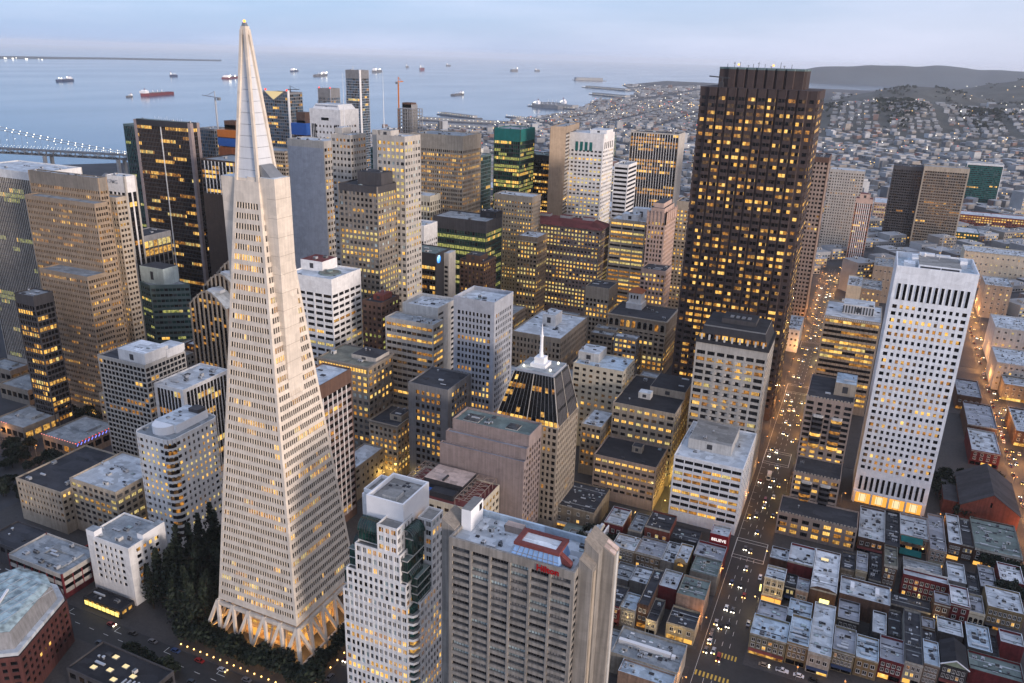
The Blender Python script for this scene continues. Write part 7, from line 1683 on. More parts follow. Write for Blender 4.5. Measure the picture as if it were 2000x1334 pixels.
# ---------------------------------------------------------------- ground, water, streets
def sheet(name, P, z, mat, kind='structure'):
    m = MB(); m.poly([(x, y, z) for x, y in P], mat); return m.build(name, None, kind=kind)
def inside(px, py, P):
    c = False; n = len(P)
    for i in range(n):
        (x1, y1), (x2, y2) = P[i], P[(i+1) % n]
        if (y1 > py) != (y2 > py) and px < (x2-x1)*(py-y1)/(y2-y1)+x1: c = not c
    return c
m_, t_, n_, l_ = _new('water')
o_ = n_('ShaderNodeOutputMaterial'); b_ = n_('ShaderNodeBsdfPrincipled'); g_ = n_('ShaderNodeNewGeometry')
b_.inputs['Base Color'].default_value = (0.045, 0.10, 0.17, 1); b_.inputs['Roughness'].default_value = .22; b_.inputs['IOR'].default_value = 1.33
mpw = n_('ShaderNodeMapping'); mpw.inputs['Scale'].default_value = (.02, .05, .05); w1 = n_('ShaderNodeTexNoise'); w1.inputs['Scale'].default_value = 1.0; w1.inputs['Detail'].default_value = 6
w2 = n_('ShaderNodeTexNoise'); w2.inputs['Scale'].default_value = .0016; w2.inputs['Detail'].default_value = 5; mpv = n_('ShaderNodeMapping'); mpv.inputs['Scale'].default_value = (1, .35, 1); mpv.inputs['Rotation'].default_value = (0, 0, .5)
bw_ = n_('ShaderNodeBump'); bw_.inputs['Strength'].default_value = .12; bw_.inputs['Distance'].default_value = 2.0
rw = n_('ShaderNodeMapRange'); rw.inputs['From Min'].default_value = .35; rw.inputs['From Max'].default_value = .65; rw.inputs['To Min'].default_value = .11; rw.inputs['To Max'].default_value = .16
l_(g_.outputs['Position'], mpw.inputs['Vector']); l_(mpw.outputs['Vector'], w1.inputs['Vector']); l_(w1.outputs['Fac'], bw_.inputs['Height']); l_(bw_.outputs['Normal'], b_.inputs['Normal'])
l_(g_.outputs['Position'], mpv.inputs['Vector']); l_(mpv.outputs['Vector'], w2.inputs['Vector']); l_(w2.outputs['Fac'], rw.inputs['Value']); l_(rw.outputs['Result'], b_.inputs['Roughness'])
l_(b_.outputs['BSDF'], o_.inputs['Surface']); MATS['water'] = m_
sheet('water', [(-60000, -4000), (60000, -4000), (60000, 60000), (-60000, 60000)], -3.0, 'water')
LAND = COAST[:-2]+[(600, 8600), (3000, 9000), (9000, 9000), (9000, -1500), (-1200, -1500), (-1200, 500)]
m = MB(); m.poly([(x, y, 0) for x, y in LAND], 'city_floor')
for i in range(len(LAND)):
    a, b = LAND[i], LAND[(i+1) % len(LAND)]; m.poly([(*a, -3.2), (*b, -3.2), (*b, 0), (*a, 0)], 'wall_grey')
m.build('ground', None, kind='structure')

# roads (x0, x1, y0, y1)
ROADS = [('avenue', -38, -17.5, 60, 1120), ('side_street', 113.5, 127, 60, 1120), ('side_street', -177, -163.5, 60, 300), ('side_street', -177, -163.5, 307, 620)]
CROSS = [('cross_street', 189, 203), ('cross_street', 292.5, 304), ('cross_street', 388.5, 402.5), ('cross_street', 507, 522), ('cross_street', 641, 655), ('cross_street', 761, 775)]
for nm, x0, x1, y0, y1 in ROADS: sheet(nm, rect(x0, x1, y0, y1), .008, 'asphalt')
for nm, y0, y1 in CROSS: sheet(nm, rect(-420, 220, y0, y1), .004, 'asphalt')
ys = [(60, 189), (203, 292.5), (304, 388.5), (402.5, 507), (522, 641), (655, 761), (775, 900)]
for (x0, x1) in ((-420, -177), (-163.5, -38), (-17.5, 113.5), (127, 220)):
    for (y0, y1) in ys:
        m = MB(); m.box(x0+.3, x1-.3, y0+.3, y1-.3, -.2, .13, 'sidewalk', bottom=False); m.build('pavement', None, kind='structure')
# paint on the avenue
m = MB()
def mark(x0, x1, y0, y1, mat='lane_white'): m.poly([(x0, y0, .014), (x1, y0, .014), (x1, y1, .014), (x0, y1, .014)], mat)
for y in range(150, 1100, 9):
    if any(a-4 < y < b+4 for _, a, b in CROSS): continue
    for x in (-31.2, -27.8, -24.4): mark(x-.09, x+.09, y, y+3.2)
for _, a, b in CROSS:
    if a < 200: continue
    if 290 < a < 300:
        for k in range(9): mark(-35.5+k*1.7, -34.7+k*1.7, a-3.6, a-.4, 'lane_yellow'); 
        for k in range(6): mark(-28.5+k*1.5, -27.8+k*1.5, b+.4, b+3.6, 'lane_yellow')
    else:
        for (p, q) in ((a-3.2, a-2.9), (a-.3, a), (b, b+.3), (b+2.9, b+3.2)): mark(-36, -19.5, p, q)
        for x in (-36, -19.5): mark(x-.15, x+.15, a-3.2, b+3.2)
for y in range(150, 640, 6): mark(-35.9, -35.75, y, y+6)
for y in range(416, 505, 9): mark(-36, -33.4, y, y+.2)
for x in range(-400, -178, 9): mark(x, x+3, 195.9, 196.1)
for x in range(-400, -190, 30): mark(x, x+4.5, 199.2, 199.4); mark(x, x+.25, 199.4, 202.4)
m.build('road_markings', None, kind='structure')

# ---------------------------------------------------------------- cars
def paint(nm, c):
    mm = bpy.data.materials.new(nm); mm.use_nodes = True; b = mm.node_tree.nodes['Principled BSDF']; b.inputs['Base Color'].default_value = (*c, 1); b.inputs['Roughness'].default_value = .3
    b.inputs['Coat Weight'].default_value = .5; MATS[nm] = mm
for nm, c in (('car_white', (.75, .75, .76)), ('car_silver', (.38, .39, .41)), ('car_dark', (.02, .02, .024)), ('car_grey', (.12, .12, .13)), ('car_red', (.25, .02, .02)), ('car_blue', (.03, .06, .16)), ('car_yellow', (.6, .38, .02)), ('car_tan', (.35, .27, .2))): paint(nm, c)
CARM = {}
def car_mesh(kind, mat):
    k = (kind, mat)
    if k in CARM: return CARM[k]
    m = MB()
    L_, Wd, h, c0, c1, hh = {'car': (4.5, 1.8, .80, -1.5, 1.35, 1.45), 'van': (5.2, 1.95, 1.0, -2.3, 1.7, 2.1), 'pickup': (5.5, 1.95, .95, -.9, 1.1, 1.75), 'truck': (8.5, 2.4, 1.2, 2.2, 4.0, 2.7), 'bus': (11.5, 2.5, 1.1, -5.6, 5.6, 3.0)}[kind]
    a = Wd/2
    # lower body, tapered at nose and tail; local -y is forward
    P = [(-a*.86, -L_/2), (a*.86, -L_/2), (a, -L_/2+.6), (a, L_/2-.5), (a*.9, L_/2), (-a*.9, L_/2), (-a, L_/2-.5), (-a, -L_/2+.6)]
    m.prism(P, .30, h*.78, mat); m.prism(inset(P, .05), h*.78, h, mat)
    y0, y1 = -c1, -c0
    # cabin: glass band and roof
    m.hexa([(-a*.93, y0, h), (a*.93, y0, h), (a*.93, y1, h), (-a*.93, y1, h), (-a*.74, y0+.55, hh-.06), (a*.74, y0+.55, hh-.06), (a*.74, y1-.45, hh-.06), (-a*.74, y1-.45, hh-.06)], 'pane_black')
    m.box(-a*.75, a*.75, y0+.55, y1-.45, hh-.06, hh, mat)
    for sx in (-1, 1):
        for (yy, zz) in ((y0, y0+.55), (y1, y1-.45)): m.bar((sx*a*.92, yy, h), (sx*a*.74, zz, hh), .1, mat)
    if kind == 'pickup': m.box(-a*.85, a*.85, 1.0, L_/2-.2, h, h+.02, 'metal_dark')
    if kind == 'truck': m.box(-1.2, 1.2, -1.8, 4.1, .9, 3.3, 'paint_white')
    for sx in (-1, 1):
        for yy in (-L_*.31, L_*.31): m.tube((sx*(a-.2), yy, .33), (sx*(a+.02), yy, .33), .33, 'tyre', 8)
    CARM[k] = m.mesh('body'); return CARM[k]
def lamp_mesh(r, mat):
    k = ('lamp', r, mat)
    if k not in CARM:
        m = MB(); m.ball((0, 0, 0), r, mat, 6, 4); CARM[k] = m.mesh('headlight')
    return CARM[k]
CNAME = {'car_white': 'white', 'car_silver': 'silver', 'car_dark': 'black', 'car_grey': 'dark grey', 'car_red': 'dark red', 'car_blue': 'dark blue', 'car_yellow': 'yellow', 'car_tan': 'tan'}
def along(mat, kind, y):
    w_ = 'below the low houses' if y < 300 else 'beside the low houses' if y < 395 else 'beside the stepped hotel' if y < 510 else 'beside the tallest dark tower' if y < 640 else 'beyond the tallest dark tower' if y < 800 else 'at its far end'
    return '%s %s with headlights in the long lit avenue, %s' % (CNAME[mat], kind, w_)
def car(x, y, heading, mat, kind, label, group=None, lights=True, detail=True, bright=True):
    """heading: 0 = driving north (towards the camera)"""
    o = tag(link({'car': 'car', 'van': 'van', 'pickup': 'pickup_truck', 'truck': 'lorry', 'bus': 'bus'}[kind], car_mesh(kind, mat), None, (x, y, .02), heading), label, kind if kind != 'pickup' else 'pickup truck', group)
    hl = {'car': 2.25, 'van': 2.6, 'pickup': 2.75, 'truck': 4.25, 'bus': 5.75}[kind]
    r = .30 if bright else .24
    if lights:
        for sx in (-.66, .66):
            link('headlight', lamp_mesh(r, 'lamp_white' if RF.random() < (.6 if y < 540 else .25) else 'lamp_warm'), o, (sx, -hl, .68))
            if detail and heading > 2: link('tail_light', lamp_mesh(.14, 'lamp_red'), o, (sx, hl, .8))
    return o
CM = ['car_white', 'car_silver', 'car_dark', 'car_grey', 'car_dark', 'car_grey', 'car_dark', 'car_blue', 'car_dark', 'car_red']
named = {1: ('car_dark', 'car'), 8: ('car_white', 'car')}
g1 = 'cars driving down the long avenue with headlights on'
done = []
for i, (x, y, dr) in enumerate(CARS):
    kind = 'car'; mat = RF.choice(CM)
    if RF.random() < .12: kind = 'van'
    car(min(max(x, -35), -20), y+2.2, 0.0, mat, kind, along(mat, kind, y), g1); done.append((x, y))
for y in range(120, 1090, 1):
    for x in (-33.6, -29.5, -26.1, -22.0):
        if RF.random() < (.012 if y < 300 else .010 if y < 520 else .030 if y < 800 else .045) and not any(abs(a-x) < 2.6 and abs(b-y) < 8 for a, b in done) and not any(a-3 < y < b+3 for _, a, b in CROSS if a < 500):
            done.append((x, y)); mat = RF.choice(CM); kd = 'van' if RF.random() < .1 else 'car'; car(x, y, 0.0, mat, kd, along(mat, kd, y), g1, detail=False)
car(-29.2, 512-28, 0, 'car_white', 'truck', 'long white lorry waiting on the avenue behind the white banded block', None, False)
car(-33.3, 430, 0, 'car_yellow', 'car', 'yellow taxi at the kerb of the avenue beside the stepped hotel')
for i, (x, y) in enumerate(PARKED): car(-19.2, y, 0, ('car_white', 'car_silver')[i % 2], 'car', ('white hatchback parked at the avenue kerb by the ornate house', 'pale silver car parked at the avenue kerb by the olive corner building')[i % 2], None, False)
lab = ['tan estate car turning at the crossing before the olive corner building', 'white pickup truck parked before the ochre house', 'white car parked before the white shop front', 'dark car parked before the olive brick front']
for i, (x, y) in enumerate(WESTCARS): car(x, 305.2+2.2, pi/2, ('car_tan', 'car_white', 'car_white', 'car_dark')[i], ('car', 'pickup', 'car', 'car')[i], lab[i], None, i == 0)
g2 = 'cars crowding the second lit street at the right'
for y in range(430, 1100, 1):
    for x in (116.5, 120.2, 124.0):
        if RF.random() < .05 and not any(abs(a-x) < 2.6 and abs(b-y) < 6.5 for a, b in done):
            done.append((x, y)); mat = RF.choice(CM); car(x, y, pi if x < 118 else 0.0, mat, 'car', '%s car %s on the second lit street, %s' % (CNAME[mat], 'going away' if x < 118 else 'coming nearer', 'right of the church' if y < 560 else 'right of the white tower' if y < 760 else 'at its far end'), g2, detail=True)
g3 = 'parked cars on the dark street at the lower left'
for k in range(16):
    x = -285+k*6.6+RF.uniform(-1, 1); car(x, 190.8 if k % 2 else 201.6, pi/2, RF.choice(CM), 'car', 'car standing at the kerb of the dark street at the lower left', g3, k % 5 == 0)
for k in range(22):
    x = -346+(k % 11)*5.2; car(x+RF.uniform(-.5, .5), 233+(k//11)*6, .1, RF.choice(CM), 'car', 'car in the small car park beside the plain white building', 'cars in the small car park', False)
for k in range(14):
    y = 212+k*6.1; car(-175.2 if k % 2 else -165.8, y, 0 if k % 2 else pi, RF.choice(CM), 'car', 'car on the narrow street between the pyramid and the apartment tower', 'cars on the street beside the pyramid', k % 3 == 0)

# ---------------------------------------------------------------- street lamps
pole = MB(); pole.tube((0, 0, 0), (0, 0, 8.2), .11, 'metal_grey', 6, .07); pole.bar((0, 0, 8.1), (1.6, 0, 8.5), .1, 'metal_grey'); POLE = pole.mesh('pole')
head = MB(); head.box(1.2, 2.1, -.22, .22, 8.35, 8.55, 'metal_grey'); HEAD = head.mesh('lamp_arm')
def bulb(mat, r=.36):
    k = ('bulb', mat, r)
    if k not in CARM:
        q = MB(); q.ball((0, 0, 0), r, mat, 6, 4); CARM[k] = q.mesh('lamp_bulb')
    return CARM[k]
def street_lamp(x, y, rz, e, col, mat, label, group):
    o = tag(link('street_lamp', None, None, (x, y, .1), rz), label, 'street lamp', group)
    link('pole', POLE, o); link('lamp_head', HEAD, o); link('lamp_bulb', bulb(mat), o, (1.65, 0, 8.25))
    if e:
        l = bpy.data.lights.new('lamp_glow', 'POINT'); l.energy = e*.30; l.color = col; l.shadow_soft_size = .35; link('lamp_glow', l, o, (1.65, 0, 7.7))
OR = (1.0, .44, .13); YE = (1.0, .70, .30)
y = 150
k = 0
while y < 1100:
    e = 2600 if y < 560 else 9000
    if not any(a-1 < y < b+1 for _, a, b in CROSS):
        if k % 2 == 0 or y > 500: street_lamp(-38.6, y, 0, e, OR, 'lamp_orange', 'street lamp on the pavement of the long lit avenue', 'street lamps along the avenue')
        if k % 2 == 1 or y > 500: street_lamp(-17.0, y+5, pi, e, OR if k % 3 else YE, 'lamp_warm', 'street lamp on the pavement of the long lit avenue', 'street lamps along the avenue')
    y += 21 if y < 520 else 34; k += 1
y = 440
while y < 1100:
    street_lamp(113.0, y, 0, 13000, OR, 'lamp_orange', 'orange street lamp along the second lit street at the right', 'street lamps along the second street')
    street_lamp(127.4, y+14, pi, 13000, OR, 'lamp_warm', 'orange street lamp along the second lit street at the right', 'street lamps along the second street'); y += 34
for (x, y) in ((-81.4, 412), (-81.4, 430), (-81.4, 452), (-81.4, 480)):
    street_lamp(x, y, 0, 5200, (1.0, .68, .16), 'lamp_warm', 'yellow lamp in the alley beside the white banded block', 'lamps in the yellow-lit alley')
for (x, y) in ((-233, 395), (-228, 386), (-245, 366), (-225, 372)):
    street_lamp(x, y, 0, 3200, (1.0, .66, .18), 'lamp_warm', 'lamp in the lane below the older building with a deep cornice', 'lamps in the lane beyond the pyramid')
for (x, y) in ((-460, 295), (-500, 300), (-440, 340), (-410, 300), (-520, 350), (-470, 345), (-560, 380), (-405, 322), (-420, 290)):
    street_lamp(x, y, 0, 3600, OR, 'lamp_orange', 'orange lamp among the plaza pavilions at the far left', 'lamps round the plaza pavilions')
for (x, y) in ((-16, 478), (-16, 498), (14.6, 470), (66, 470), (70, 500)):
    street_lamp(x, y, 0, 2600, OR, 'lamp_orange', 'orange lamp at the foot of the white gridded tower', 'lamps round the white gridded tower')
for yy in (395, 515, 648, 768):
    for x in range(-400, -45, 44): street_lamp(x, yy-5, pi/2, 3600, YE if x % 3 else OR, 'lamp_warm', 'lamp on a cross street in the canyon among the towers', 'lamps on the cross streets')
for y in range(330, 760, 40): street_lamp(-163, y, pi, 3200, YE, 'lamp_warm', 'lamp on the narrow street running past the pyramid into the towers', 'lamps on the street past the pyramid')
for x in (-70, -60, -48): street_lamp(x, 303.4, -pi/2, 1100, YE, 'lamp_warm', 'shop-side lamp in the lane behind the garage roof', 'lamps in the lane behind the garage')
for x in (5, 24, 44, 62, 84): street_lamp(x, 304.6, -pi/2, 1100, OR, 'lamp_orange', 'lamp before the row of shop fronts at the bottom right', 'lamps before the shop fronts')
for (x, y) in ((-10, 352), (14, 354), (34, 355), (60, 368), (54, 383), (80, 384)): street_lamp(x, y, -pi/2, 900, YE, 'lamp_warm', 'lamp in the rear lane between the two rows of low houses', 'lamps in the rear lane')
# low kerb lamps round the pyramid garden
for k in range(19):
    x = -246+k*3.75; o = tag(link('kerb_lamp', bulb('lamp_warm', .34), None, (x, 205.4, .9)), 'small round lamp in the row along the garden kerb before the pyramid', 'lamp', 'row of kerb lamps before the pyramid')
for k in range(13):
    y = 207.5+k*5; o = tag(link('kerb_lamp', bulb('lamp_warm', .32), None, (-178.2, y, .9)), 'small round lamp in the row along the kerb beside the pyramid', 'lamp', 'row of kerb lamps beside the pyramid')

# ---------------------------------------------------------------- trees
def crown_mesh(kind, seed):
    R = random.Random(seed); m = MB(); n = 620
    for i in range(n):
        if kind == 'redwood':
            t = R.random()**.75; z = 5+t*25; rad = (1-t)**.75*4.6+.35; a = R.uniform(0, 2*pi); q = rad*(R.random()**.4); q *= .75+.35*sin(a*3+t*11)
            p = Vector((q*cos(a), q*sin(a), z-q*.25)); s = R.uniform(.5, 1.15)
        else:
            a = R.uniform(0, 2*pi); c = R.uniform(-.55, 1); q = R.random()**.33; rr_ = 3.6*(1+.22*sin(3*a+seed)+.15*sin(5*c*3+seed*2))
            sq = math.sqrt(max(0, 1-c*c)); p = Vector((rr_*q*sq*cos(a), rr_*q*sq*sin(a), 5.4+rr_*.85*q*c)); s = R.uniform(.45, .95)
        d = Vector((R.gauss(0, 1), R.gauss(0, 1), R.gauss(0, .8))).normalized(); u = d.orthogonal().normalized()*s; v = d.cross(u).normalized()*s*.7
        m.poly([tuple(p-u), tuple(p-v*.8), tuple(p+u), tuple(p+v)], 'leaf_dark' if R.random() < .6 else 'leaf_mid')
    return m.mesh('crown')
def trunk_mesh(h, r):
    m = MB(); m.tube((0, 0, 0), (0, 0, h), r, 'bark', 7, r*.35)
    for k in range(5):
        a = k*2.4; m.tube((0, 0, h*(.45+.1*k)), (h*.16*cos(a), h*.16*sin(a), h*(.58+.1*k)), r*.3, 'bark', 5, r*.1)
    return m.mesh('trunk')
CR = {('redwood', i): crown_mesh('redwood', 100+i) for i in range(4)}
CR.update({('round', i): crown_mesh('round', 200+i) for i in range(4)})
TR = {'redwood': trunk_mesh(26, .55), 'round': trunk_mesh(5.5, .22)}
RT = random.Random(9)
def tree(nm, kind, x, y, s, label, group):
    o = tag(link(nm, None, None, (x, y, .1), RT.uniform(0, 6.28), (s, s, s*RT.uniform(.9, 1.1))), label, 'tree', group)
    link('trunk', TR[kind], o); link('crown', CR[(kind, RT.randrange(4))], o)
sp = []
for _ in range(900):
    x, y = RT.uniform(-281, -243), RT.uniform(211, 262)
    if (x < -256 and y < 218) or len(sp) > 80: continue
    if all(hypot(x-a, y-b) > 4.1 for a, b in sp):
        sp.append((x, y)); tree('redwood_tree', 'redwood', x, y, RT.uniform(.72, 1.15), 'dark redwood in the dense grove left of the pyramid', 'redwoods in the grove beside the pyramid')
for k in range(15):
    tree('street_tree', 'round', -247+k*4.9+RT.uniform(-.8, .8), 209.5+RT.uniform(-1, 1.2), RT.uniform(1.0, 1.5), 'round dark tree in the row before the pyramid legs', 'round trees before the pyramid')
for k in range(11):
    tree('street_tree', 'round', -181.5+RT.uniform(-.5, .5), 211+k*5.6, RT.uniform(.75, 1.05), 'round dark tree in the row beside the pyramid', 'round trees beside the pyramid')
for (x0, x1, y0, y1, n, lb, gp) in ((-520, -408, 252, 298, 44, 'dark tree in the small park at the left edge', 'trees in the small park'), (-470, -400, 286, 300, 16, 'dark tree among the plaza pavilions at the far left', 'trees round the plaza pavilions'), (-500, -440, 338, 352, 10, 'dark tree among the plaza pavilions at the far left', 'trees round the plaza pavilions'),
                                    (-345, -318, 188, 194, 5, 'dark street tree by the red brick building', 'street trees by the red brick building'), (-262, -215, 186, 192, 8, 'dark street tree by the red brick building', 'street trees by the red brick building'), (66, 104, 482, 545, 26, 'dark tree in the garden right of the white gridded tower', 'trees beside the white gridded tower'), (88, 104, 402, 436, 14, 'dark tree between the roofs at the right edge', 'trees between the roofs at the right edge'),
                                    (-112, -94, 344, 366, 6, 'dark tree in the lit courtyard behind the concrete hotel', 'trees in the lit courtyard')):
    for _ in range(n): tree('street_tree', 'round', RT.uniform(x0, x1), RT.uniform(y0, y1), RT.uniform(.7, 1.35), lb, gp)

# ---------------------------------------------------------------- hills
def nz2(x, y): return sin(x*.0031+1.3)*cos(y*.0027+.4)+.5*sin(x*.0083+y*.0061)+.25*sin(x*.021-y*.017)
HILLS = [(60, 3950, 520, 620, 118), (560, 3900, 600, 700, 100), (190, 5900, 480, 500, 150), (1250, 7300, 900, 900, 215), (1000, 5300, 700, 700, 105)]
def hz(x, y):
    z = 0
    for (cx, cy, sx, sy, h) in HILLS:
        z = max(z, h*math.exp(-((x-cx)/sx)**2-((y-cy)/sy)**2))
    return max(0, z*(1+.05*nz2(x, y))-6)
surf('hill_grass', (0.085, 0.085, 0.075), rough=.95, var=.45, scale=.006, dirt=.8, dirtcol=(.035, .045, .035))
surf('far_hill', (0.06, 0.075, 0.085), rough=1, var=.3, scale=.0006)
m = MB(); nx, ny = 84, 92; x0, x1, y0, y1 = -1300, 3200, 2500, 8800
for j in range(ny+1):
    for i in range(nx+1):
        x = x0+(x1-x0)*i/nx; y = y0+(y1-y0)*j/ny; m.v.append((x, y, hz(x, y)-.6))
k0 = m.mi('hill_grass')
for j in range(ny):
    for i in range(nx):
        a = j*(nx+1)+i; q = (a, a+1, a+nx+2, a+nx+1)
        if max(m.v[p][2] for p in q) > .5: m.f.append(q); m.m.append(k0)
m.build('hills', None, smooth=True, kind='structure')
# unseen western hill and its blocks, added beside the frame to shade the lower streets
HX, HY = 760, 380
def wz(x, y): return max(0, 104*math.exp(-((x-HX)/330)**2-((y-HY)/520)**2)-5)
m = MB(); k0 = m.mi('hill_grass')
for j in range(31):
    for i in range(31): x = 180+i*40; y = -900+j*80; m.v.append((x, y, wz(x, y)-.3))
for j in range(30):
    for i in range(30):
        a = j*31+i; q = (a, a+1, a+32, a+31)
        if max(m.v[p][2] for p in q) > .3: m.f.append(q); m.m.append(k0)
m.build('hills', None, smooth=True, kind='structure')
RH = random.Random(55); m = MB()
for i in range(24):
    for j in range(44):
        x, y = 215+i*36, -800+j*48
        if x < .19*y+110 or j % 3 == 2: continue
        h = RH.uniform(9, 20) if x < 520 else RH.uniform(16, 42)*(1.5 if RH.random() < .12 else 1)
        m.box(x-15, x+15, y-20, y+20, wz(x, y)-8, wz(x, y)+h, RH.choice(['wall_pale', 'wall_stone', 'wall_offwhite', 'wall_tan', 'wall_grey']), 'roof_grey', bottom=False)
m.build('unseen_shade_town', None, kind='stuff')
# far ranges across the water
def ridge(name, pts, depth, mat):
    m = MB()
    P = []
    for k in range(len(pts)-1):
        (xa, ya, za), (xb, yb, zb) = pts[k], pts[k+1]
        for q in range(8):
            t = q/8; s = t*t*(3-2*t); x = xa+(xb-xa)*t; y = ya+(yb-ya)*t; P.append((x, y, max(4, (za+(zb-za)*s)*(1+.05*nz2(x*.6, y*.6)))))
    for (x, y, z) in P:
        r = hypot(x, y); dx, dy = x/r, y/r
        for (t, f) in ((-1, 0), (-.6, .3), (-.25, .75), (0, 1), (.6, .8), (1.2, .0)): m.v.append((x+dx*depth*t, y+dy*depth*t, z*f-(4 if f == 0 else 0)))
    k0 = m.mi(mat)
    for i in range(len(P)-1):
        for j in range(5): m.f.append((i*6+j, (i+1)*6+j, (i+1)*6+j+1, i*6+j+1)); m.m.append(k0)
    return m.build(name, None, smooth=True, kind='structure')
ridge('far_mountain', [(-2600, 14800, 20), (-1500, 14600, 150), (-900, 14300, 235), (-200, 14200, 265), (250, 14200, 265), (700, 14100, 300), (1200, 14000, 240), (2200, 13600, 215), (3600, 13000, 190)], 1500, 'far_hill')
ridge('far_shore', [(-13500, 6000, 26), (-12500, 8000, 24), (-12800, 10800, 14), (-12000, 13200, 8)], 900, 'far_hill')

# ---------------------------------------------------------------- the hazy city beyond downtown
surf('town_pale', (0.32, 0.32, 0.32), var=.2, scale=.05); surf('town_white', (0.42, 0.43, 0.44), var=.15, scale=.05); surf('town_grey', (0.24, 0.245, 0.25), var=.25, scale=.05)  # far town colours kept close together, imitating haze in the paint
surf('town_dark', (0.13, 0.13, 0.135), var=.3, scale=.05); surf('town_brick', (0.22, 0.15, 0.13), var=.2, scale=.05); surf('town_tan', (0.29, 0.26, 0.23), var=.2, scale=.05)
TOWN = ['town_pale', 'town_white', 'town_grey', 'town_pale', 'town_dark', 'town_tan', 'town_brick', 'town_white', 'town_grey', 'town_pale']
RC = random.Random(2024)
def rot(x, y, a): return (x*cos(a)-y*sin(a), x*sin(a)+y*cos(a))
spots = []
def grid_city(y0, y1, step, ang, hmin, hmax, fill):
    n = int((y1+4000)/step)
    for i in range(-n, n):
        for j in range(-n, n):
            if j % 4 == 3 or i % 7 == 6: continue           # streets
            x, y = rot(i*step+RC.uniform(-.12, .12)*step, j*step+RC.uniform(-.12, .12)*step, ang)
            if not (y0 < y < y1): continue
            q = Vector((x, y, 10))-CAM; dep = q.dot(fw)
            if dep < 10: continue
            px = 1000+FPX*q.dot(rr)/dep; py = 667-FPX*q.dot(uu)/dep
            if not (630 < px < 2080 and py < 720): continue
            if RC.random() > fill or not inside(x, y, LAND): continue
            if any(abs(x-(a+b)/2) < (b-a)/2+step*.5 and abs(y-(c+e)/2) < (e-c)/2+step*.5 for a, b, c, e in GRID_ALL2): continue
            w = step*RC.uniform(.75, 1.02); d = step*RC.uniform(.75, 1.02); h = RC.uniform(hmin, hmax)*(2.6 if RC.random() < .04 else 1)
            spots.append((dep, x, y, w, d, h, ang))
GRID_ALL2 = list(GRID_ALL)+[(x-w, x, y, y+d) for (_, _, x, y, w, d, *_r) in LOW]+[(-40, -15, 0, 1120), (111, 129, 0, 1120), (-20, 115, 0, 560)]
grid_city(980, 2000, 30, .72, 7, 16, .97)
grid_city(2000, 3300, 40, .72, 6, 13, .97)
grid_city(3300, 5200, 30, .05, 5, 8, .85)
grid_city(5200, 8500, 80, .05, 6, 14, .8)
spots.sort()
near = spots[:300]
for (dep, x, y, w, d, h, ang) in near:
    m = MB(); mt = RC.choice(TOWN); cw = mt[5:]; m.box(-w/2, w/2, -d/2, d/2, 0, h, mt, RC.choice(TOWN[:4]), bottom=False)
    o = m.build('town_block', None, (x, y, hz(x, y))); o.rotation_euler = (0, 0, ang); tag(o, '%s low block in the hazy flat town beyond the downtown towers' % {'town_pale': 'pale', 'town_white': 'white', 'town_grey': 'grey', 'town_dark': 'dark', 'town_tan': 'tan', 'town_brick': 'brick red'}[mt], 'building', 'low blocks of the hazy town')
    for side in (0, 1):
        g = MB(); n = max(2, int((w if side == 0 else d)/4)); L0 = w if side == 0 else d
        for f in range(max(1, int(h/4))):
            for k in range(n):
                a = -L0/2+L0*(k+.2)/n; b = -L0/2+L0*(k+.8)/n; z = 1.2+f*4; mt2 = RC.choice(['pane_dark', 'pane_dark', 'pane_grey', 'pane_blue', 'lit_pale', 'lit_warm']) if RC.random() < .9 else 'lit_bright'
                g.poly([(a, -d/2-.06, z), (b, -d/2-.06, z), (b, -d/2-.06, z+1.9), (a, -d/2-.06, z+1.9)] if side == 0 else [(w/2+.06, a, z), (w/2+.06, b, z), (w/2+.06, b, z+1.9), (w/2+.06, a, z+1.9)], mt2)
        g.build('window_rows', o, kind='stuff')
    for k in range(2):
        s_ = RC.uniform(2, 5); link('roof_hatch', unit_mesh('roof_hatch'), o, (RC.uniform(-.3, .3)*w, RC.uniform(-.3, .3)*d, h), 0, (s_, s_, 2.5))
m = MB(); lamps = MB()
def pbox(x, y, w, d, h, ang, mat, top, z):
    P = [(x+c_, y+s_) for c_, s_ in (rot(-w/2, -d/2, ang), rot(w/2, -d/2, ang), rot(w/2, d/2, ang), rot(-w/2, d/2, ang))]
    m.hexa([(a, b, z-8) for a, b in P]+[(a, b, z+h) for a, b in P], mat, top)
for (dep, x, y, w, d, h, ang) in spots[300:]:
    z = hz(x, y)
    if z > 60 and y > 5000: continue
    mt = RC.choice(TOWN)
    if dep > 1400:
        for _ in range(2 if dep < 4600 else 1): pbox(x+RC.uniform(-.2, .2)*w, y+RC.uniform(-.2, .2)*d, w*RC.uniform(.4, .7), d*RC.uniform(.4, .7), h*RC.uniform(.7, 1.1), ang, RC.choice(TOWN), RC.choice(TOWN[:4]), z)
    else: pbox(x, y, w, d, h, ang, mt, RC.choice(TOWN[:4]), z)
m.build('far_town', None, kind='stuff')
for k in range(2200):
    (dep, x, y, w, d, h, ang) = RC.choice(spots)
    if y > 3300 and RC.random() < .6: continue
    r = .00036*dep*RC.uniform(.6, 1.5)
    lamps.ball((x+RC.uniform(-.7, .7)*w, y-d*.75, hz(x, y)+RC.uniform(5, 12)), r, RC.choice(['far_lamp', 'far_lamp', 'far_lamp_warm', 'far_lamp_warm', 'far_lamp_red']) if RC.random() < .93 else 'lamp_white', 4, 2)
for k in range(40):
    t = k/40; lamps.ball((-11600+RC.uniform(-200, 200)+t*100, 6700+t*1900, RC.uniform(4, 18)), RC.uniform(6, 12), 'far_lamp', 4, 2)
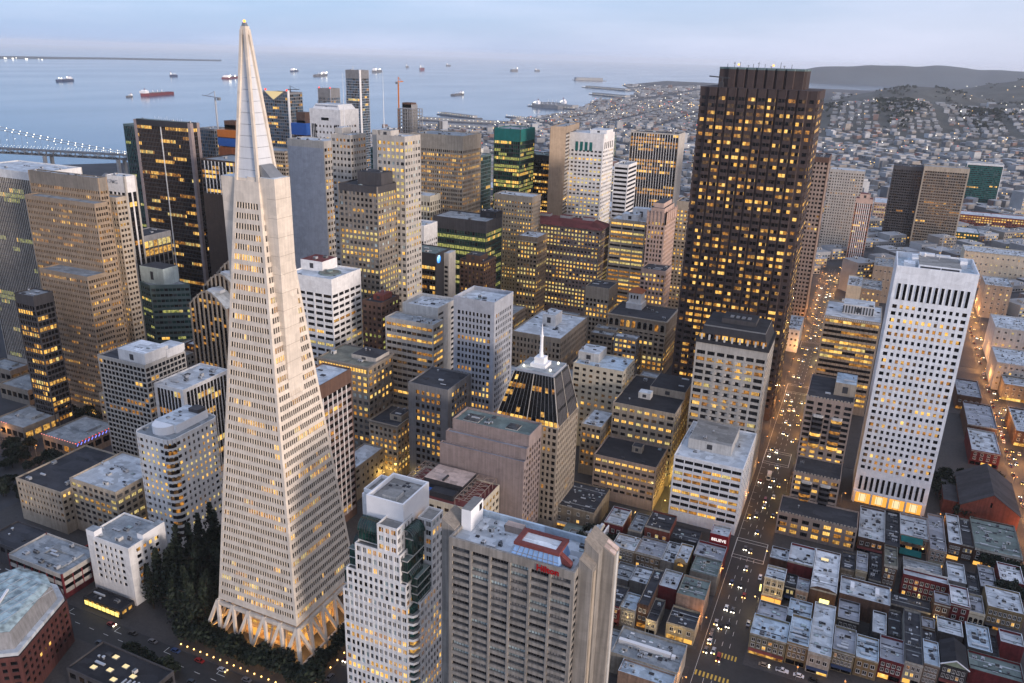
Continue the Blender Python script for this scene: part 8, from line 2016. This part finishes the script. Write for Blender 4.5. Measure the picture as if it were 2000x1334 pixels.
for k in range(26): lamps.ball((500+k*24+RC.uniform(-5, 5), 4560-k*16, hz(500+k*24, 4560-k*16)+9), 2.2, 'far_lamp_warm', 4, 2)
emit('far_lamp', (1.0, .93, .78), 3.6); emit('far_lamp_warm', (1.0, .62, .22), 3.6); emit('far_lamp_red', (1.0, .16, .10), 2.5)
lamps.build('far_street_lights', None, kind='stuff')
# dark woods on the hill sides
w_ = MB()
for k in range(2600):
    (cx, cy, sx, sy, h) = HILLS[RC.choice([0, 0, 1, 1, 2, 3, 4])]
    x, y = RC.gauss(cx, sx*.5), RC.gauss(cy, sy*.4)
    if RC.random() > .35+.5*sin(x*.02+.6)*1.0: continue
    r = RC.uniform(6, 16); z = hz(x, y)
    if z < 4: continue
    for q in range(5):
        a = RC.uniform(0, 6.28); p = Vector((x+r*.7*cos(a), y+r*.7*sin(a), z+RC.uniform(2, r*.8))); u = Vector((RC.uniform(-1, 1), RC.uniform(-1, 1), RC.uniform(-.4, .8)))*r*.6; v = u.orthogonal().normalized()*r*.6
        w_.poly([tuple(p-u), tuple(p-v), tuple(p+u), tuple(p+v)], 'leaf_dark')
w_.build('hill_woods', None, kind='stuff')
# larger blocks that stand out of the haze: x, y, width, depth, height, colour, label
for i, (x, y, w, d, h, c, lb) in enumerate(((-560, 1640, 60, 40, 46, 'offwhite', 'pale slab of the hazy town, nearest behind the white tower with the tapered crown'), (-760, 2050, 40, 36, 62, 'teal', 'first of two blue-green glass blocks by the shipyard'), (-640, 2080, 44, 36, 58, 'teal', 'second of two blue-green glass blocks by the shipyard'),
     (-330, 1900, 60, 40, 52, 'grey', 'dark grey block left of the tallest dark tower, in the haze'), (-250, 1960, 56, 40, 50, 'ochre', 'yellow-lit block left of the tallest dark tower, in the haze'), (-420, 1560, 80, 40, 44, 'offwhite', 'wide pale gridded block behind the black tower with white fins'), (-470, 1480, 60, 50, 30, 'brown', 'brown block behind the black tower with white fins'),
     (-900, 1800, 60, 40, 30, 'white', 'white lit block behind the broad tan tower'), (-820, 1640, 50, 40, 34, 'offwhite', 'pale block right of the broad tan tower'), (330, 1150, 70, 60, 42, 'white', 'white striped low slab at the right edge'), (250, 1500, 120, 40, 26, 'redbrick', 'long red-roofed block in the flats at the right'), (60, 1450, 50, 60, 40, 'peach', 'peach block group behind the pinkish striped tower'),
     (160, 1360, 110, 50, 20, 'green', 'grey-green market hall roof in the flats at the right'))):
    building('office_building', lb, 'building', x, y, w, d, h, dict(wall=c, bay=4, pw=.35, sh=.5, fl=4, lit=.35, tone='p', dark='n', roof='light', clutter=4, crown=2.5), seed=300+i)

# ---------------------------------------------------------------- piers, shipyard, boats, bridge
def pier(x0, y0, x1, y1, wd, label, shed=None):
    L_ = hypot(x1-x0, y1-y0); a = math.atan2(y1-y0, x1-x0)
    o = root('pier', label, 'pier', (x0+x1)/2, (y0+y1)/2, 0, None, a)
    m = MB(); m.box(-L_/2, L_/2, -wd/2, wd/2, -2.9, .6, 'town_dark', 'town_grey'); m.build('deck', o)
    if shed:
        m = MB(); m.box(-L_*.44, L_*.40, -wd*.34, wd*.34, .6, shed, 'town_pale', 'town_grey'); m.build('shed', o)
    m = MB()
    for k in range(int(L_/18)): m.ball((-L_/2+9+k*18, -wd/2+2, 6), 1.3, 'far_lamp' if k % 3 else 'far_lamp_warm', 4, 2)
    m.build('pier_lamps', o, kind='stuff')
pier(-1538, 2631, -1240, 2675, 46, 'nearest long pier with bright lamps beyond the broad tan tower', 11)
pier(-1721, 2883, -1290, 2925, 40, 'second long pier beyond the broad tan tower', 10)
pier(-1789, 3218, -1540, 3100, 40, 'dark pier behind the two long piers', 9)
pier(-1487, 3320, -1250, 3170, 70, 'broad pier at the mouth of the inlet', None)
pier(-1740, 4150, -1440, 4080, 90, 'shipyard pier with grey ships alongside', 16)
pier(-1975, 5850, -1600, 5580, 70, 'long dark pier beyond the shipyard', 14)
pier(-2515, 7230, -1950, 6830, 80, 'farther pier in the haze beyond the shipyard', 14)
pier(-3420, 9390, -3100, 9600, 160, 'farthest pier, faint in the haze', 30)
pier(-1391, 3646, -1300, 3749, 22, 'small dark pier beside the shipyard', None)
pier(-1010, 640, -900, 700, 24, 'pier at the water edge far left', 9); pier(-1150, 760, -930, 790, 26, 'long low pier below the bridge at the far left', 8)
def ship(label, x0, y0, x1, y1, hgt, hull='wall_darkred', house='aft', lit=3):
    L_ = max(30, hypot(x1-x0, y1-y0)); a = math.atan2(y1-y0, x1-x0)
    o = root('cargo_ship' if L_ > 100 else 'boat', label, 'ship' if L_ > 100 else 'boat', (x0+x1)/2, (y0+y1)/2, -3, None, a)
    hgt *= .8; b = L_*.075+3; m = MB()
    P = [(-L_/2, -b*.8), (L_*.38, -b), (L_/2, 0), (L_*.38, b), (-L_/2, b*.8)]
    m.prism(P, 0, hgt*.42, hull, 'town_dark'); m.prism(inset(P, .4), hgt*.42, hgt*.5, hull); m.build('hull', o)
    s = -1 if house == 'aft' else 1
    m = MB(); hx = s*L_*.38
    m.box(hx-L_*.06, hx+L_*.06, -b*.7, b*.7, hgt*.5, hgt*.9, 'paint_white'); m.box(hx-L_*.045, hx+L_*.03, -b*.5, b*.5, hgt*.9, hgt*1.08, 'paint_white'); m.box(hx-s*L_*.02-1.5, hx-s*L_*.02+1.5, -1.5, 1.5, hgt*1.08, hgt*1.35, 'wall_darkred'); m.build('deckhouse', o)
    m = MB()
    for k in range(4): X = -L_*.2+k*L_*.15; m.bar((X, 0, hgt*.5), (X, 0, hgt*.95), max(1, L_*.008), 'paint_white', (1, 0, 0)); m.box(X-L_*.04, X+L_*.04, -b*.5, b*.5, hgt*.5, hgt*.58, 'town_grey')
    m.build('deck_gear', o)
    for k in range(lit):
        m = MB(); m.ball((hx-L_*.08+k*L_*.16*(-s if k > 2 else .3), -b*.8, hgt*(.75+.1*(k % 3))), max(1.2, L_*.016), 'far_lamp', 5, 3); m.build('deck_lamp', o)
ship('cargo ship with a row of deck lights, leftmost on the bay', -5256, 4126, -5150, 3929, 34, 'wall_blue', 'aft', 5)
ship('long dark red tanker nearest on the bay, left of the pyramid spire', -3611, 3441, -3545, 3175, 36, 'wall_darkred', 'fore', 2)
ship('small brightly lit ship straight above the long dark red tanker', -5681, 5424, -5662, 5492, 40, 'wall_blue', 'aft', 5)
ship('dark ship half hidden by the pyramid spire', -5089, 5450, -5315, 5846, 36, 'wall_darkred', 'aft', 4)
ship('lit ship right of the spire, farther out than its neighbour', -6445, 8003, -6585, 8272, 45, 'wall_blue', 'aft', 4)
ship('ship with a bright bow light above the white chamfered tower', -5268, 6911, -5453, 7310, 46, 'town_dark', 'fore', 4)
ship('brightly lit ship right of the slender glass tower', -6077, 9174, -6213, 9538, 60, 'town_dark', 'aft', 5)
ship('single bright ship far out on the open bay', -6635, 11288, -6622, 11408, 90, 'wall_darkred', 'aft', 5)
ship('faint ship far out at mid-water', -5923, 13133, -5894, 13348, 80, 'town_dark', 'fore', 4)
ship('dark ferry near the shipyard', -2549, 4747, -2572, 4934, 24, 'town_dark', 'fore', 2)
ship('faint small ship right of the faint far ship', -5814, 13938, -5791, 14101, 60, 'town_dark', 'aft', 1)
ship('small tug trailing the long dark red tanker', -3511, 3058, -3533, 3109, 18, 'town_dark', 'fore', 1)
ship('dim small ship left of the single bright ship', -7809, 12809, -7807, 12892, 70, 'town_dark', 'aft', 1)
ship('faintest small ship near the far horizon', -8745, 16005, -8750, 16199, 70, 'town_dark', 'aft', 0)
ship('grey navy ship lying at the shipyard pier', -1700, 4080, -1520, 4040, 40, 'town_grey', 'aft', 2)
ship('second grey ship on the far side of the shipyard pier', -1730, 4240, -1560, 4205, 46, 'town_grey', 'fore', 2)
for k, (x, y) in enumerate(((-1180, 4620), (-900, 4500), (-1010, 5600))):
    rt = root('harbour_crane', ('harbour crane standing left on the shipyard shore', 'harbour crane standing right on the shipyard shore', 'harbour crane on the farther pier shore')[k], 'crane', x, y)
    m = MB()
    for q in (-9, 9): m.bar((q, 0, 0), (q*.5, 0, 42), 3, 'town_grey', (1, 0, 0))
    m.build('legs', rt); m = MB(); m.bar((-14, 0, 42), (34, 0, 62), 3, 'town_grey'); m.build('jib', rt)
# bridge: double deck with a truss, main cable and suspenders carrying lamps
def build_bridge():
    rt = root('suspension_bridge', 'suspension bridge with lamp-dotted cables at the left edge', 'bridge', -1250, 1069, 0)
    d = Vector((-251, -64, 0)); L_ = d.length; d.normalize(); n = Vector((-d.y, d.x, 0))
    m = MB()
    for (z0, z1) in ((52, 53.5), (60, 61.5)):
        a, b = -160, 900
        p = [d*a-n*10, d*b-n*10, d*b+n*10, d*a+n*10]; m.hexa([(q.x, q.y, z0) for q in p]+[(q.x, q.y, z1) for q in p], 'town_dark', None, True)
    m.build('deck', rt)
    m = MB()
    for s in (-10, 10):
        for k in range(52):
            a = d*(-160+k*15)+n*s; b = d*(-160+(k+1)*15)+n*s
            m.bar((a.x, a.y, 53), (a.x, a.y, 60.5), .9, 'town_grey', (1, 0, 0)); m.bar((a.x, a.y, 53) if k % 2 else (a.x, a.y, 60.5), (b.x, b.y, 60.5) if k % 2 else (b.x, b.y, 53), .8, 'town_grey')
    m.build('truss', rt, kind='stuff')
    for s in (-10, 10):
        m = MB(); l = MB(); prev = None
        for k in range(34):
            t = -20+k*14; z = 63+(max(0, t)/L_)*27+max(0, t)**2*.00012; q = d*t+n*s
            if prev: m.bar(prev, (q.x, q.y, z), .7, 'town_grey')
            prev = (q.x, q.y, z)
            if k % 2: m.bar((q.x, q.y, z), (q.x, q.y, 61), .25, 'town_grey', (1, 0, 0))
            l.ball((q.x, q.y, z+.8), .6, 'lamp_white', 5, 3)
            for e in (-.6, .6): l.ball((q.x+d.x*7*e, q.y+d.y*7*e, 65.5), .4, 'far_lamp', 4, 3)
            if k % 3 == 0 and z > 70: l.ball((q.x, q.y, (z+62)/2), .4, 'lamp_white', 4, 3)
        m.build('cable', rt); l.build('cable_lamps', rt, kind='stuff')
    for k in range(5):
        q = d*(-140+k*150); m = MB()
        for s in (-9, 9): a = q+n*s; m.box(a.x-2.5, a.x+2.5, a.y-2.5, a.y+2.5, -3, 52, 'town_pale')
        m.build('bridge_leg', rt)
build_bridge()
# waterfront at the far left: lit domed hall, pyramid-roofed building
def waterfront():
    rt = root('ferry_hall', 'white waterfront hall topped by a warm lit domed tower', 'building', -860, 640)
    m = MB(); m.box(-40, 50, -12, 12, 0, 34, 'wall_offwhite', 'roof_light'); m.build('hall', rt)
    m = MB(); m.box(-6, 6, -6, 6, 34, 44, 'wall_cream'); m.tube((0, 0, 44), (0, 0, 55), 7, 'glow_dome', 12, 6.2); m.tube((0, 0, 55), (0, 0, 59), 6.2, 'glow_dome', 12, 2.0); m.build('domed_tower', rt)
emit('glow_dome', (1.0, .86, .62), .8)
waterfront()
def ex_pyr(rt, w, d, zr, R):
    m = MB(); a = w*.44; b = d*.44; m.hexa([(-a, -b, zr), (a, -b, zr), (a, b, zr), (-a, b, zr), (-1, -1, zr+30), (1, -1, zr+30), (1, 1, zr+30), (-1, 1, zr+30)], 'wall_grey'); m.build('pyramid_roof', rt)
building('office_building', 'pale building with a grey pyramid roof by the waterfront', 'building', -748, 612, 62, 50, 86, dict(wall='pale', bay=5, pw=.4, sh=.3, fl=5, crown=10, lit=.1, dark='n', roof='light', clutter=0), seed=401, extra=ex_pyr)
building('office_building', 'long white low building left of the pyramid roof by the waterfront', 'building', -812, 560, 60, 40, 70, dict(wall='white', bay=4, pw=.4, sh=.4, fl=5, crown=4, lit=.1, dark='n', roof='light', clutter=8), seed=402)

# ---------------------------------------------------------------- air
mh, th, nh, lh = _new('haze')
oh = nh('ShaderNodeOutputMaterial'); vp_ = nh('ShaderNodeVolumePrincipled')
vp_.inputs['Color'].default_value = (0.95, 0.975, 1.0, 1); vp_.inputs['Density'].default_value = HAZE_D; vp_.inputs['Anisotropy'].default_value = 0.0
lh(vp_.outputs['Volume'], oh.inputs['Volume'])
MATS['haze'] = mh
m = MB(); m.box(-45000, 20000, -2000, 45000, -4.2, 330, 'haze')
o = m.build('haze', None, kind='stuff')
